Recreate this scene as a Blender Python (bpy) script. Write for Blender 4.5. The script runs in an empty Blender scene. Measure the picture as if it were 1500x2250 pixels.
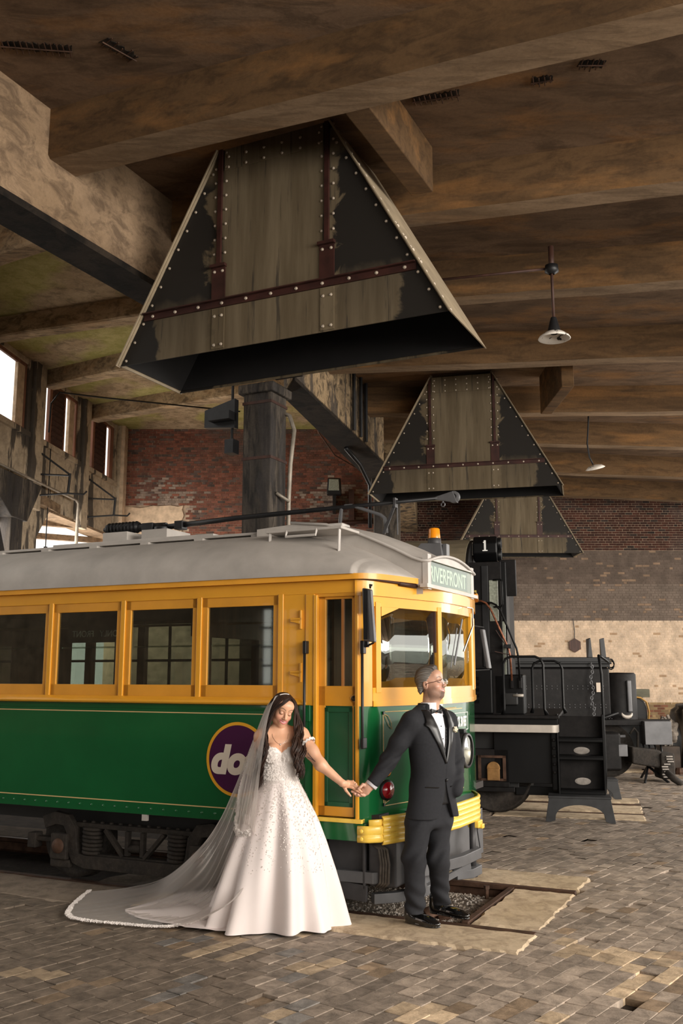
import bpy, bmesh, math, random
import numpy as np
from mathutils import Vector, Matrix
random.seed(7); rng=np.random.default_rng(7)
S=bpy.context.scene; COL=S.collection
# ---------------------------------------------------------------- camera
FPX=2080.; CAMH=1.8; TH=math.atan(357/FPX)
cd=bpy.data.cameras.new('camera'); cam=bpy.data.objects.new('camera',cd); COL.objects.link(cam)
cam.location=(0,0,CAMH); cam.rotation_euler=(math.pi/2+TH,0,0)
cd.sensor_fit='HORIZONTAL'; cd.sensor_width=36; cd.lens=36*FPX/1500; cd.clip_end=300
S.camera=cam
S.view_settings.view_transform='Standard'; S.view_settings.look='None'
S.view_settings.gamma=1; S.view_settings.use_curve_mapping=False
S.view_settings.exposure=0.58
# ---------------------------------------------------------------- sky and daylight
W=bpy.data.worlds.new('sky'); S.world=W; W.use_nodes=True
bg=W.node_tree.nodes['Background']; bg.inputs[0].default_value=(1.0,0.955,0.89,1); bg.inputs[1].default_value=1.15
def area(name,loc,target,sx,sy,power,col=(1,.93,.84)):
    d=bpy.data.lights.new(name,'AREA'); d.shape='RECTANGLE'; d.size=sx; d.size_y=sy; d.energy=power; d.color=col
    o=bpy.data.objects.new(name,d); COL.objects.link(o); o.location=loc
    o.rotation_euler=(Vector(target)-Vector(loc)).to_track_quat('-Z','Y').to_euler()
    return o
area('daylight_open_bays',(9.5,0.0,4.6),(0.2,8,1.0),8,4.5,1150)       # sky light through the open bays on the right
area('daylight_side_bay',(5.5,-5.5,3.6),(0,8,1.5),6,4,260)
area('daylight_left_bays',(-7.3,22.5,3.2),(0,24,5.0),8,3.5,420)
area('fill_far_right',(11.0,15.5,3.0),(4,20,1.5),7,4,420)  # added fill that brightens the back wall, standing for no known opening
# ---------------------------------------------------------------- helpers
CT,ST=math.cos(TH),math.sin(TH)
def _ray(x,y):
    vx=(x-750)/FPX; vy=(1125-y)/FPX
    return (vx,CT-vy*ST,ST+vy*CT)
def atz(x,y,z=0.):
    r=_ray(x,y); t=(z-CAMH)/r[2]; return (r[0]*t,r[1]*t,z)
def aty(x,y,Y):
    r=_ray(x,y); t=Y/r[1]; return (r[0]*t,Y,CAMH+r[2]*t)
F1=(.9035,-.4286); N1=(-.4286,-.9035); Q1=7.85       # tram track: forward, near side, distance
def tw(u,v,z=0.):                                     # tram frame -> world
    q=Q1-v; return (u*F1[0]-q*N1[0],u*F1[1]-q*N1[1],z)
F2=(.9682,-.25); N2=(-.25,-.9682); Q2=13.9            # second track
def lw(u,v,z=0.):
    q=Q2-v; return (u*F2[0]-q*N2[0],u*F2[1]-q*N2[1],z)
def link(o,parent=None,inv=None):
    COL.objects.link(o)
    if parent is not None:
        o.parent=parent
        if inv is not None: o.matrix_parent_inverse=inv
    return o
def tag(o,label=None,cat=None,group=None,kind=None):
    if label: o['label']=label
    if cat: o['category']=cat
    if group: o['group']=group
    if kind: o['kind']=kind
    return o
def thing(name,label,cat,loc=(0,0,0),rz=0,group=None):
    o=bpy.data.objects.new(name,None); COL.objects.link(o); o.location=loc; o.rotation_euler=(0,0,rz)
    o.empty_display_size=.2
    return tag(o,label,cat,group)
def unit(a): 
    a=np.asarray(a,float); return a/(np.linalg.norm(a)+1e-12)
class MB:
    def __init__(s,T=None): s.v=[];s.f=[];s.T=T;s.c=[];s.cur=None;s.m=[];s.mi=0
    def add(s,vs,fs):
        n=len(s.v)
        if s.T: vs=[s.T(*p) for p in vs]
        s.v.extend([tuple(p) for p in vs]); s.f.extend([tuple(i+n for i in f) for f in fs])
        s.c.extend([s.cur]*len(vs)); s.m.extend([s.mi]*len(fs)); return s
    def box(s,x0,x1,y0,y1,z0,z1):
        s.add([(x0,y0,z0),(x1,y0,z0),(x1,y1,z0),(x0,y1,z0),(x0,y0,z1),(x1,y0,z1),(x1,y1,z1),(x0,y1,z1)],
          [(0,3,2,1),(4,5,6,7),(0,1,5,4),(1,2,6,5),(2,3,7,6),(3,0,4,7)]); return s
    def hexa(s,p8):
        s.add(p8,[(0,3,2,1),(4,5,6,7),(0,1,5,4),(1,2,6,5),(2,3,7,6),(3,0,4,7)]); return s
    def prism(s,poly,h0,h1,ax='z'):   # poly 2d, extruded along ax
        n=len(poly)
        def P(a,b,h):
            return {'z':(a,b,h),'y':(a,h,b),'x':(h,a,b)}[ax]
        vs=[P(a,b,h0) for a,b in poly]+[P(a,b,h1) for a,b in poly]
        fs=[tuple(range(n))[::-1],tuple(range(n,2*n))]+[(i,(i+1)%n,(i+1)%n+n,i+n) for i in range(n)]
        s.add(vs,fs); return s
    def cyl(s,p0,p1,r0,r1=None,n=12,caps=True):
        r1=r0 if r1 is None else r1
        p0=np.array(p0,float);p1=np.array(p1,float);d=unit(p1-p0)
        a=unit(np.cross(d,(0,0,1) if abs(d[2])<.9 else (1,0,0)));b=np.cross(d,a)
        vs=[]
        for p,r in((p0,r0),(p1,r1)):
            for i in range(n):
                t=2*math.pi*i/n; vs.append(tuple(p+r*(math.cos(t)*a+math.sin(t)*b)))
        fs=[(i,(i+1)%n,(i+1)%n+n,i+n) for i in range(n)]
        if caps: fs+=[tuple(range(n))[::-1],tuple(range(n,2*n))]
        s.add(vs,fs); return s
    def lathe(s,c,prof,n=24,ax=(0,0,1),closed=False):  # prof [(r,h)]
        d=unit(ax);a=unit(np.cross(d,(0,0,1) if abs(d[2])<.9 else (1,0,0)));b=np.cross(d,a);c=np.array(c,float)
        vs=[];fs=[];m=len(prof)
        for r,h in prof:
            for i in range(n):
                t=2*math.pi*i/n; vs.append(tuple(c+d*h+max(r,1e-4)*(math.cos(t)*a+math.sin(t)*b)))
        for j in range(m-1):
            for i in range(n):
                fs.append((j*n+i,j*n+(i+1)%n,(j+1)*n+(i+1)%n,(j+1)*n+i))
        if closed: fs+=[tuple(range(n))[::-1],tuple(range((m-1)*n,m*n))]
        s.add(vs,fs); return s
    def tube(s,pts,r,n=8,caps=True,sq=None,up=None):
        pts=[np.array(p,float) for p in pts];m=len(pts);rs=r if hasattr(r,'__len__') else [r]*m
        vs=[];fs=[];a=None
        for i,p in enumerate(pts):
            d=unit(pts[min(i+1,m-1)]-pts[max(i-1,0)])
            if a is None:
                a=unit(np.cross(d,(0,0,1) if abs(d[2])<.9 else (1,0,0))) if up is None else unit(np.cross(d,up))
            else: a=unit(a-d*np.dot(a,d)) if up is None else unit(np.cross(d,up))
            b=np.cross(d,a)
            for k in range(n):
                t=2*math.pi*(k+.5)/n; x,y=math.cos(t),math.sin(t)
                if sq: x*=sq[0];y*=sq[1]
                vs.append(tuple(p+rs[i]*(x*a+y*b)))
        for j in range(m-1):
            for k in range(n): fs.append((j*n+k,j*n+(k+1)%n,(j+1)*n+(k+1)%n,(j+1)*n+k))
        if caps: fs+=[tuple(range(n))[::-1],tuple(range((m-1)*n,m*n))]
        s.add(vs,fs); return s
    def bar(s,p0,p1,w,t,up=(0,0,1)):  # rectangular bar, w along up-ish, t across
        p0=np.array(p0,float);p1=np.array(p1,float);d=unit(p1-p0);a=unit(np.cross(d,up));b=np.cross(a,d)
        vs=[]
        for p in(p0,p1):
            for x,y in((-1,-1),(1,-1),(1,1),(-1,1)): vs.append(tuple(p+a*x*t/2+b*y*w/2))
        s.add(vs,[(0,1,2,3),(7,6,5,4),(0,4,5,1),(1,5,6,2),(2,6,7,3),(3,7,4,0)]); return s
    def dome(s,c,n,r,h=None,k=6):
        h=h or r*.6; s.lathe(c,[(r,0),(r*.75,h*.65),(r*.05,h)],n=k,ax=n); return s
    def grid(s,fn,nu,nv,closeu=False):
        vs=[fn(i/(nu if closeu else nu-1),j/(nv-1)) for j in range(nv) for i in range(nu)]
        fs=[]
        for j in range(nv-1):
            for i in range(nu if closeu else nu-1):
                fs.append((j*nu+i,j*nu+(i+1)%nu,(j+1)*nu+(i+1)%nu,(j+1)*nu+i))
        s.add(vs,fs); return s
    def build(s,name,mat,parent=None,smooth=False,inv=None,bevel=0,thick=0,recalc=True,sub=0):
        me=bpy.data.meshes.new(name); me.from_pydata(s.v,[],s.f)
        if recalc:
            bm=bmesh.new(); bm.from_mesh(me); bmesh.ops.recalc_face_normals(bm,faces=bm.faces); bm.to_mesh(me); bm.free()
        for m in (mat if isinstance(mat,(list,tuple)) else [mat]): me.materials.append(m)
        if any(s.m): me.polygons.foreach_set('material_index',s.m)
        if smooth: me.polygons.foreach_set('use_smooth',[True]*len(me.polygons))
        if s.cur is not None or any(c is not None for c in s.c):
            at=me.color_attributes.new('tint','FLOAT_COLOR','POINT')
            at.data.foreach_set('color',np.array([c or (1,1,1,1) for c in s.c],dtype=np.float32).ravel())
        o=bpy.data.objects.new(name,me); link(o,parent,inv)
        if thick: md=o.modifiers.new('thick','SOLIDIFY'); md.thickness=thick; md.offset=0
        if sub: md=o.modifiers.new('sub','SUBSURF'); md.levels=sub; md.render_levels=sub
        if bevel:
            md=o.modifiers.new('bevel','BEVEL'); md.width=bevel; md.segments=2; md.limit_method='ANGLE'; md.angle_limit=math.radians(40)
            if not smooth:
                me.polygons.foreach_set('use_smooth',[True]*len(me.polygons))
                wn=o.modifiers.new('wn','WEIGHTED_NORMAL'); wn.keep_sharp=True
        elif smooth=='auto':
            pass
        return o
def rootinv(root):
    return (Matrix.Translation(root.location)@Matrix.Rotation(root.rotation_euler.z,4,'Z')).inverted()
def copy_tree(o,parent=None):
    c=o.copy(); COL.objects.link(c)
    if parent is not None: c.parent=parent
    for ch in [x for x in COL.objects if x.parent==o]: copy_tree(ch,c)
    return c
# ---------------------------------------------------------------- materials
class NT:
    def __init__(s,name):
        s.m=bpy.data.materials.new(name); s.m.use_nodes=True; s.t=s.m.node_tree; s.n=s.t.nodes; s.b=s.n['Principled BSDF']; s.o=s.n['Material Output']
    def N(s,ty,**k):
        x=s.n.new('ShaderNode'+ty)
        for a,b in k.items():
            if hasattr(x,a): setattr(x,a,b)
            else: x.inputs[a].default_value=b
        return x
    def L(s,a,b): s.t.links.new(a,b)
    def coord(s,scale=(1,1,1),rot=(0,0,0),src='Object'):
        tc=s.N('TexCoord'); mp=s.N('Mapping'); mp.inputs['Scale'].default_value=scale; mp.inputs['Rotation'].default_value=rot
        s.L(tc.outputs[src],mp.inputs[0]); return mp.outputs[0]
    def noise(s,v,scale,detail=4,rough=.55,dist=0):
        x=s.N('TexNoise'); x.inputs['Scale'].default_value=scale; x.inputs['Detail'].default_value=detail; x.inputs['Roughness'].default_value=rough; x.inputs['Distortion'].default_value=dist
        if v is not None: s.L(v,x.inputs['Vector'])
        return x.outputs['Fac']
    def ramp(s,fac,stops,interp='LINEAR'):
        x=s.N('ValToRGB'); cr=x.color_ramp; cr.interpolation=interp
        while len(cr.elements)<len(stops): cr.elements.new(.5)
        for e,(p,c) in zip(cr.elements,stops):
            e.position=p; e.color=(c if hasattr(c,'__len__') else (c,c,c)) [:3] and tuple(c if hasattr(c,'__len__') else (c,c,c))[:3]+(1,)
        s.L(fac,x.inputs[0]); return x.outputs[0]
    def mix(s,fac,a,b,mode='MIX'):
        x=s.N('Mix'); x.data_type='RGBA'; x.blend_type=mode
        for val,i in((fac,0),(a,6),(b,7)):
            if hasattr(val,'is_linked'): s.L(val,x.inputs[i])
            elif i==0: x.inputs[0].default_value=val
            else: x.inputs[i].default_value=tuple(val)[:3]+(1,)
        return x.outputs[2]
    def math(s,op,a,b=0,c=0):
        x=s.N('Math'); x.operation=op
        for i,v in enumerate((a,b,c)):
            if hasattr(v,'is_linked'): s.L(v,x.inputs[i])
            else: x.inputs[i].default_value=v
        return x.outputs[0]
    def bump(s,h,strength=.3,dist=.01):
        x=s.N('Bump'); x.inputs['Strength'].default_value=strength; x.inputs['Distance'].default_value=dist; s.L(h,x.inputs['Height']); s.L(x.outputs[0],s.b.inputs['Normal'])
    def col(s,c):
        if hasattr(c,'is_linked'): s.L(c,s.b.inputs['Base Color'])
        else: s.b.inputs['Base Color'].default_value=tuple(c)[:3]+(1,)
    def set(s,**k):
        for a,b in k.items():
            a={'rough':'Roughness','metal':'Metallic','spec':'Specular IOR Level','coat':'Coat Weight','crough':'Coat Roughness','sub':'Subsurface Weight','trans':'Transmission Weight','sheen':'Sheen Weight','emit':'Emission Strength','alpha':'Alpha'}[a]
            if hasattr(b,'is_linked'): s.L(b,s.b.inputs[a])
            else: s.b.inputs[a].default_value=b
        return s
def simple(name,c,rough=.5,metal=0,var=.0,vs=6,bump=0,bs=60,coat=0,spec=.5,dust=0,stretch=(1,1,1)):
    t=NT(name); co=t.coord(stretch)
    if var:
        n=t.noise(co,vs,5); lo=tuple(x*(1-var) for x in c); hi=tuple(min(1,x*(1+var)) for x in c)
        out=t.ramp(n,[(.3,lo),(.7,hi)])
        if dust:
            n2=t.noise(co,vs*3.3,6,.7); out=t.mix(t.math('MULTIPLY',t.ramp(n2,[(.45,0),(.75,1)]),dust),out,(.42,.36,.3))
        t.col(out)
    else: t.col(c)
    if bump: t.bump(t.noise(co,bs,4),bump,.004)
    return t.set(rough=rough,metal=metal,coat=coat,spec=spec).m
def concrete(name,ca,cb,dark,rz=0,st=(1,1,1),sc=1.,amt=.6,rust=0,moss=0,vstreak=False,ncut=.45,vsc=1.15,bd=.03):
    t=NT(name); co=t.coord(st,(0,0,rz)); co1=t.coord((1,1,1))
    n1=t.noise(co,1.3*sc,8,.62,.4); n2=t.noise(co,5*sc,6,.7,.6); n3=t.noise(co1,28,5,.7)
    c=t.ramp(n1,[(.3,ca),(.68,cb)])
    c=t.mix(t.math('MULTIPLY',t.ramp(n2,[(ncut,0),(ncut+.17,1)]),amt),c,dark)
    c=t.mix(t.math('MULTIPLY',t.ramp(t.noise(co,.55*sc,4,.6,.8),[(.52,0),(.66,1)]),amt*.75),c,dark)
    if rust: c=t.mix(t.math('MULTIPLY',t.ramp(t.noise(co,2.1*sc,5,.6),[(.52,0),(.66,1)]),rust),c,(.34,.16,.05))
    if moss: c=t.mix(t.math('MULTIPLY',t.ramp(t.noise(co1,.55,3,.5),[(.42,0),(.52,1)]),moss),c,(.30,.31,.03))
    if vstreak:
        cs=t.coord((1.9,1.9,.42)); c=t.mix(t.ramp(t.noise(cs,vsc,5,.55),[(.54,0),(.57,vstreak)]),c,(.045,.040,.038))
    c=t.mix(t.math('MULTIPLY',t.ramp(n3,[(.4,0),(.7,1)]),.22),c,tuple(x*.55 for x in dark))
    t.col(c); h=t.math('ADD',t.math('MULTIPLY',n2,.7),t.math('MULTIPLY',n3,.25)); t.bump(h,.5,bd)
    return t.set(rough=.92,spec=.25).m
# ================================================================ MATERIALS (setting)
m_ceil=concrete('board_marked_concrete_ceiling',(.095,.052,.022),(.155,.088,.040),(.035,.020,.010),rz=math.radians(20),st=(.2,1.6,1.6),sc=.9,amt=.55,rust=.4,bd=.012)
m_soff=concrete('bounce_lit_beam_soffit',(.21,.135,.075),(.34,.235,.145),(.09,.055,.03),rz=math.radians(20),st=(.35,1.6,1.6),sc=.9,amt=.5,rust=.2,bd=.012)  # paler than the beam faces: floor bounce light put into the colour
m_slab=concrete('ceiling_slab_concrete',(.135,.082,.046),(.22,.142,.088),(.055,.034,.02),rz=math.radians(20),st=(.5,1.3,1.3),sc=.7,amt=.6,rust=.45,bd=.012)
m_gird=concrete('girder_concrete',(.235,.155,.088),(.37,.255,.16),(.085,.055,.035),st=(1,1,1.6),sc=.8,amt=.65)
m_gird_dark=concrete('dark_girder_underside',(.012,.009,.007),(.045,.032,.022),(.006,.005,.004),sc=.8,amt=.9)  # near-black tone for girder undersides and spalled strips
m_gird2=concrete('stained_girder_concrete',(.30,.21,.12),(.46,.33,.19),(.03,.022,.016),sc=1.2,amt=.9,vstreak=.8)
m_lceil=concrete('high_ceiling_concrete',(.26,.17,.09),(.50,.36,.22),(.08,.055,.035),rz=math.radians(25),st=(.5,1.6,1.6),amt=.7,rust=.25)
m_moss=concrete('mossy_slab_concrete',(.26,.175,.095),(.46,.33,.20),(.09,.06,.03),amt=.55,moss=.42)
m_span=concrete('soot_streaked_wall_concrete',(.42,.33,.23),(.62,.50,.36),(.16,.13,.10),amt=.4,vstreak=.88)
m_colm=concrete('blackened_column_concrete',(.07,.055,.042),(.15,.125,.10),(.015,.014,.014),st=(2.2,2.2,.35),amt=.85,vstreak=.7)
m_strip=concrete('dusty_concrete_strip',(.22,.17,.13),(.36,.29,.22),(.09,.07,.055),sc=.9,amt=.5,bd=.008)
m_thresh=concrete('worn_tan_concrete',(.50,.385,.25),(.68,.545,.385),(.24,.17,.11),sc=1.3,amt=.55,bd=.006)
m_dirt=concrete('dark_floor_grit',(.03,.022,.016),(.07,.052,.04),(.015,.012,.01),sc=4,amt=.5)
m_rust=simple('rusty_rail_steel',(.085,.045,.028),.65,.5,.5,9,.5,50)
m_black=simple('black_painted_iron',(.012,.012,.013),.45,.2,.4,8)
m_pipe=simple('grey_conduit',(.30,.26,.21),.5,.3,.3,6)
m_brown=simple('brown_painted_iron',(.055,.022,.014),.6,.2,.35,8)
m_wood=simple('reddish_window_wood',(.23,.10,.06),.7,0,.35,7,.3,30,stretch=(1,1,.15))
m_jamb=simple('pale_window_jamb',(.55,.40,.27),.8,0,.25,7)
m_rivet=simple('bare_rivet_steel',(.50,.42,.33),.45,.4,.2,20)
def tinted(name,vary,rough=.85,sc=7,bumpd=.012,stretch=(1,1,1),dark=(.3,.3,.3),extra=None):
    t=NT(name); a=t.N('Attribute'); a.attribute_name='tint'
    co=t.coord(stretch); n=t.noise(co,sc,6,.65,.3); n2=t.noise(co,sc*6,4,.7)
    k=t.ramp(n,[(.28,1-vary),(.7,1+vary*.45)]); c=t.mix(1.0,a.outputs['Color'],k,'MULTIPLY')
    if extra: c=t.mix(t.math('MULTIPLY',t.ramp(t.noise(t.coord((.35,.35,.5)),1.1,6,.65,.9),[(.5,0),(.64,1)]),extra[0]),c,extra[1])
    t.col(c); t.bump(t.math('ADD',n,t.math('MULTIPLY',n2,.4)),.6,bumpd)
    return t.set(rough=rough,spec=.3).m
m_block=tinted('end_grain_wood_block',.55,.8,9,.01)
m_brick=tinted('old_brick',.45,.9,5,.02,extra=(.62,(.10,.075,.065)))
m_paintbrick=tinted('painted_old_brick',.4,.85,3,.03)
m_mortar=simple('pale_mortar',(.42,.31,.22),.95,0,.35,5,.4,40)
m_mortar_d=simple('painted_mortar',(.15,.11,.08),.95,0,.35,5,.4,40)

def struct(mb,name,mat,parent=None,**k):
    o=mb.build(name,mat,parent,**k)
    if parent is None: o['kind']='structure'
    return o
# ================================================================ FLOOR
fl=MB()
def quadT(mb,T,u0,u1,v0,v1,z0,z1):
    p=[T(u0,v0,z0),T(u1,v0,z0),T(u1,v1,z0),T(u0,v1,z0),T(u0,v0,z1),T(u1,v0,z1),T(u1,v1,z1),T(u0,v1,z1)]
    mb.hexa(p)
# base in the tram frame with the open track pit left out (u<-2.33, -.49<v<.86)
quadT(fl,tw,-26,22,.93,18,-.3,-.04); quadT(fl,tw,-2.30,22,-24,.93,-.3,-.04); quadT(fl,tw,-26,-2.30,-24,-.56,-.3,-.04)
quadT(fl,tw,-26,-2.30,-.56,.93,-.3,-.125)
floor=struct(fl,'floor',m_dirt)
def slab(name,T,u0,u1,v0,v1,z0,z1,mat,jag=.013,n=40,parent=None):
    # broken edged slab: jittered outline, slightly uneven top
    r=random.Random(name+str(u0)+str(v0)); out=[]
    def edge(a,b,k,last=False):
        for i in range(k): 
            t=i/k; out.append((a[0]+(b[0]-a[0])*t,a[1]+(b[1]-a[1])*t))
    L=abs(u1-u0); kk=max(6,min(90,int(L/.06))); kv=max(4,int(abs(v1-v0)/.06))
    edge((u0,v0),(u1,v0),kk); edge((u1,v0),(u1,v1),kv); edge((u1,v1),(u0,v1),kk); edge((u0,v1),(u0,v0),kv)
    out=[(a+r.uniform(-jag,jag),b+r.uniform(-jag,jag)) for a,b in out]
    cu,cv=(u0+u1)/2,(v0+v1)/2
    mb=MB(T); m=len(out)
    vs=[(a,b,z0) for a,b in out]+[(a,b,z1-.018) for a,b in out]+[(a+(.02 if a<cu else -.02),b+(.02 if b<cv else -.02),z1) for a,b in out]
    fs=[(i,(i+1)%m,(i+1)%m+m,i+m) for i in range(m)]+[(i+m,(i+1)%m+m,(i+1)%m+2*m,i+2*m) for i in range(m)]+[tuple(range(2*m,3*m))]
    mb.add(vs,fs); return mb.build(name,mat,parent,recalc=True)
slab('concrete_slab',tw,-4.9,-1.77,.93,1.44,-.06,.012,m_thresh,parent=floor)
slab('concrete_slab',tw,-26,-4.92,.93,1.56,-.06,.006,m_strip,parent=floor)
slab('concrete_slab',tw,-2.30,-1.78,-.44,.80,-.06,.010,m_thresh,parent=floor)
slab('concrete_slab',tw,-3.4,-1.79,-1.14,-.57,-.06,.014,m_thresh,parent=floor)
slab('concrete_slab',tw,-26,-3.42,-1.14,-.57,-.06,.010,m_strip,parent=floor)
# track 2 planks / slabs
for a,b in((1.10,.62),(.40,-.28),(-.62,-1.12)):
    slab('concrete_slab',lw,-1.3,.61,b,a,-.05,.012,m_thresh,parent=floor,jag=.012); slab('concrete_slab',lw,-9,-1.32,b,a,-.05,.008,m_strip,parent=floor,jag=.012)
slab('concrete_slab',lambda x,y,z:(x,y,z),4.6,5.75,18.3,18.75,-.05,.012,m_thresh,parent=floor)
# rails
def rail(T,u0,u1,v,z=0.0):
    mb=MB(T); mb.prism([(v-.035,z),(v+.035,z),(v+.035,z-.04),(v+.009,z-.05),(v+.009,z-.13),(v+.06,z-.15),(v-.06,z-.15),(v-.009,z-.13),(v-.009,z-.05),(v-.035,z-.04)],u0,u1,'x')
    return mb
def rail_thing(mb,lab): tag(mb.build('rail',m_rust,bevel=.004),lab,'rail')
rail_thing(rail(tw,-26,-1.80,.87,.004),'long brown steel rail behind the groom\'s shoes, edging the tan slab')
rail_thing(rail(tw,-26,-1.80,-.50,.018),'brown steel rail running out from under the tram on its far side')
rail_thing(rail(lw,-12,.62,.52,.006),'nearer steel rail under the black locomotive between the planks')
rail_thing(rail(lw,-12,.62,-.45,.006),'farther steel rail under the black locomotive between the planks')
ab=MB(tw); ab.box(-2.36,-2.31,-.46,.82,-.12,.012); ab.box(-2.36,-2.28,-.46,.82,-.13,-.10)
tag(ab.build('edge_bar',m_rust,bevel=.004),'rusty steel angle bar closing the end of the gravel pit','bar')
bl=MB(tw); bl.cyl((-2.52,-.34,-.12),(-2.52,-.34,.02),.018,n=8); bl.cyl((-2.52,-.34,.0),(-2.52,-.34,.03),.026,n=6)
tag(bl.build('bolt',m_rust),'upright rusty bolt standing at the corner of the gravel pit','bolt')
# gravel
def stones(mb,T,n,u0,u1,v0,v1,z,s0,s1,r):
    oc=[(1,0,0),(0,1,0),(-1,0,0),(0,-1,0),(0,0,1),(0,0,-1)]; of=[(0,1,4),(1,2,4),(2,3,4),(3,0,4),(1,0,5),(2,1,5),(3,2,5),(0,3,5)]
    for i in range(n):
        u,v=r.uniform(u0,u1),r.uniform(v0,v1); s=r.uniform(s0,s1); a=r.uniform(0,6.28)
        k=r.uniform(.55,1.35); mb.cur=(.30*k,.255*k,.21*k,1) if r.random()<.8 else (.52,.47,.42,1)
        c,sn=math.cos(a),math.sin(a); q=[r.uniform(.6,1.2) for _ in range(6)]
        zz=z+.03*math.sin(u*5)*math.sin(v*7)
        mb.add([(u+s*q[j]*(x*c-y*sn),v+s*q[j]*(x*sn+y*c),zz+s*q[j]*.7*w) for j,(x,y,w) in enumerate(oc)],of)
m_stone=tinted('gravel_stone',.4,.9,30,.004)
g=MB(tw); r0=random.Random(3); stones(g,tw,5200,-5.2,-2.37,-.44,.80,-.085,.006,.019,r0)
tag(g.build('gravel',m_stone),'loose grey gravel filling the pit between the tram rails','gravel',kind='stuff')
gb=MB(tw)
gb.grid(lambda a,b:(-6+3.63*a,-.47+1.30*b,-.095+.02*math.sin(9*a*3)*math.sin(8*b)+.01*math.sin(40*a+13*b)),60,24)
o=gb.build('gravel_bed',simple('pit_sand',(.24,.19,.145),.95,0,.35,14,.8,60),floor,smooth=True)
st=MB(tw); st.cyl((-2.78,.42,-.10),(-2.70,.36,-.045),.085,.06,n=9); st.cyl((-2.66,.45,-.10),(-2.58,.42,-.06),.05,.04,n=7)
tag(st.build('rock',m_rust,bevel=.01),'rusty brown lump lying in the gravel behind the groom\'s right shoe','rock')
# ---- wood block paving
e1=(.62,.7846); e2=(.7846,-.62); BW,BL=.118,.185
tan=[(480,2078,75,26),(600,2058,70,16),(600,2225,34,10),(1240,2085,60,14),(1400,2120,90,40),(1290,2085,40,14),(1330,2180,70,20),(1180,2230,60,12),(60,2150,50,25),(700,2120,60,20),(930,2225,60,12),(770,2110,50,14)]
def to_px(x,y,z=0.):
    z-=CAMH; d=y*CT+z*ST; up=-y*ST+z*CT; return (750+FPX*x/d,1125-FPX*up/d,d)
def ulv(x,y): s=x*F1[0]+y*F1[1]; q=-(x*N1[0]+y*N1[1]); return s,Q1-q
def ull(x,y): s=x*F2[0]+y*F2[1]; q=-(x*N2[0]+y*N2[1]); return s,Q2-q
blocks=[]; rb=random.Random(11)
for i in range(-150,150):
    off=rb.random()*BL
    for j in range(-60,130):
        a=j*BL+off; b=i*BW; x=e1[0]*a+e2[0]*b; y=e1[1]*a+e2[1]*b
        if not 3.0<y<21 : continue
        px,py,d=to_px(x,y)
        if px<-350 or px>1850 or py>2650: continue
        u,v=ulv(x,y)
        if u<-1.82 and -1.09<v<1.39+ (.11 if u<-4.9 else 0): continue
        if u<-3.3 and -2.3<v<.9: continue              # behind and under the tram, out of sight
        u2,v2=ull(x,y)
        if u2<.56 and -1.07<v2<1.05: continue
        if 4.5<x<5.85 and 18.2<y<18.85: continue
        blocks.append((d,x,y,px,py))
blocks.sort(key=lambda t:t[0])
def block(mb,x,y,px,py,far):
    k=rb.uniform(.72,1.25); base=[.275,.222,.175]
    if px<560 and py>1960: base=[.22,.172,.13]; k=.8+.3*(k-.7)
    for cx,cy,rx,ry in tan:
        if ((px-cx)/rx)**2+((py-cy)/ry)**2<1.3 and rb.random()<.62: base=[.45,.34,.225]
    if px>900 and py>1900: base=[c*1.28 for c in base]  # daylight from the right put into the block tint
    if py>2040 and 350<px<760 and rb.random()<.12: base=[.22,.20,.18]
    if rb.random()<.05: base=[.30,.215,.14]
    mb.cur=(base[0]*k,base[1]*k,base[2]*k,1)
    dz=rb.uniform(-.003,.003) if rb.random()>.006 else -.015
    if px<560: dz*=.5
    h=(BL/2-.0018,BW/2-.0015); c=.0025; tilt=(rb.uniform(-.002,.002),rb.uniform(-.002,.002)); vs=[]
    for zz,ins in((-.055,0),(-c,0),(0,c)):
        for sa,sb in((-1,-1),(1,-1),(1,1),(-1,1)):
            a=sa*(h[0]-ins); b=sb*(h[1]-ins)
            vs.append((x+e1[0]*a+e2[0]*b,y+e1[1]*a+e2[1]*b,zz+dz+(tilt[0]*sa+tilt[1]*sb if zz>-.02 else 0)))
    if far: mb.add(vs[4:8]+vs[8:],[(0,1,5,4),(1,2,6,5),(2,3,7,6),(3,0,4,7),(4,5,6,7)])
    else: mb.add(vs,[(0,1,5,4),(1,2,6,5),(2,3,7,6),(3,0,4,7),(4,5,9,8),(5,6,10,9),(6,7,11,10),(7,4,8,11),(8,9,10,11)])
far=MB(); nn=0
for d,x,y,px,py in blocks:
    if 1375<px<1420 and 2195<py<2225: continue      # the missing block, bottom right
    inside= 0<px<1500 and 1600<py<2245
    if inside and nn<300:
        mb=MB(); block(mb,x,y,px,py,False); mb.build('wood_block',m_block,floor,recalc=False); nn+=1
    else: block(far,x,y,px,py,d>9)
o=far.build('wood_block_paving',m_block,floor,recalc=False); o['kind']='stuff'
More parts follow.
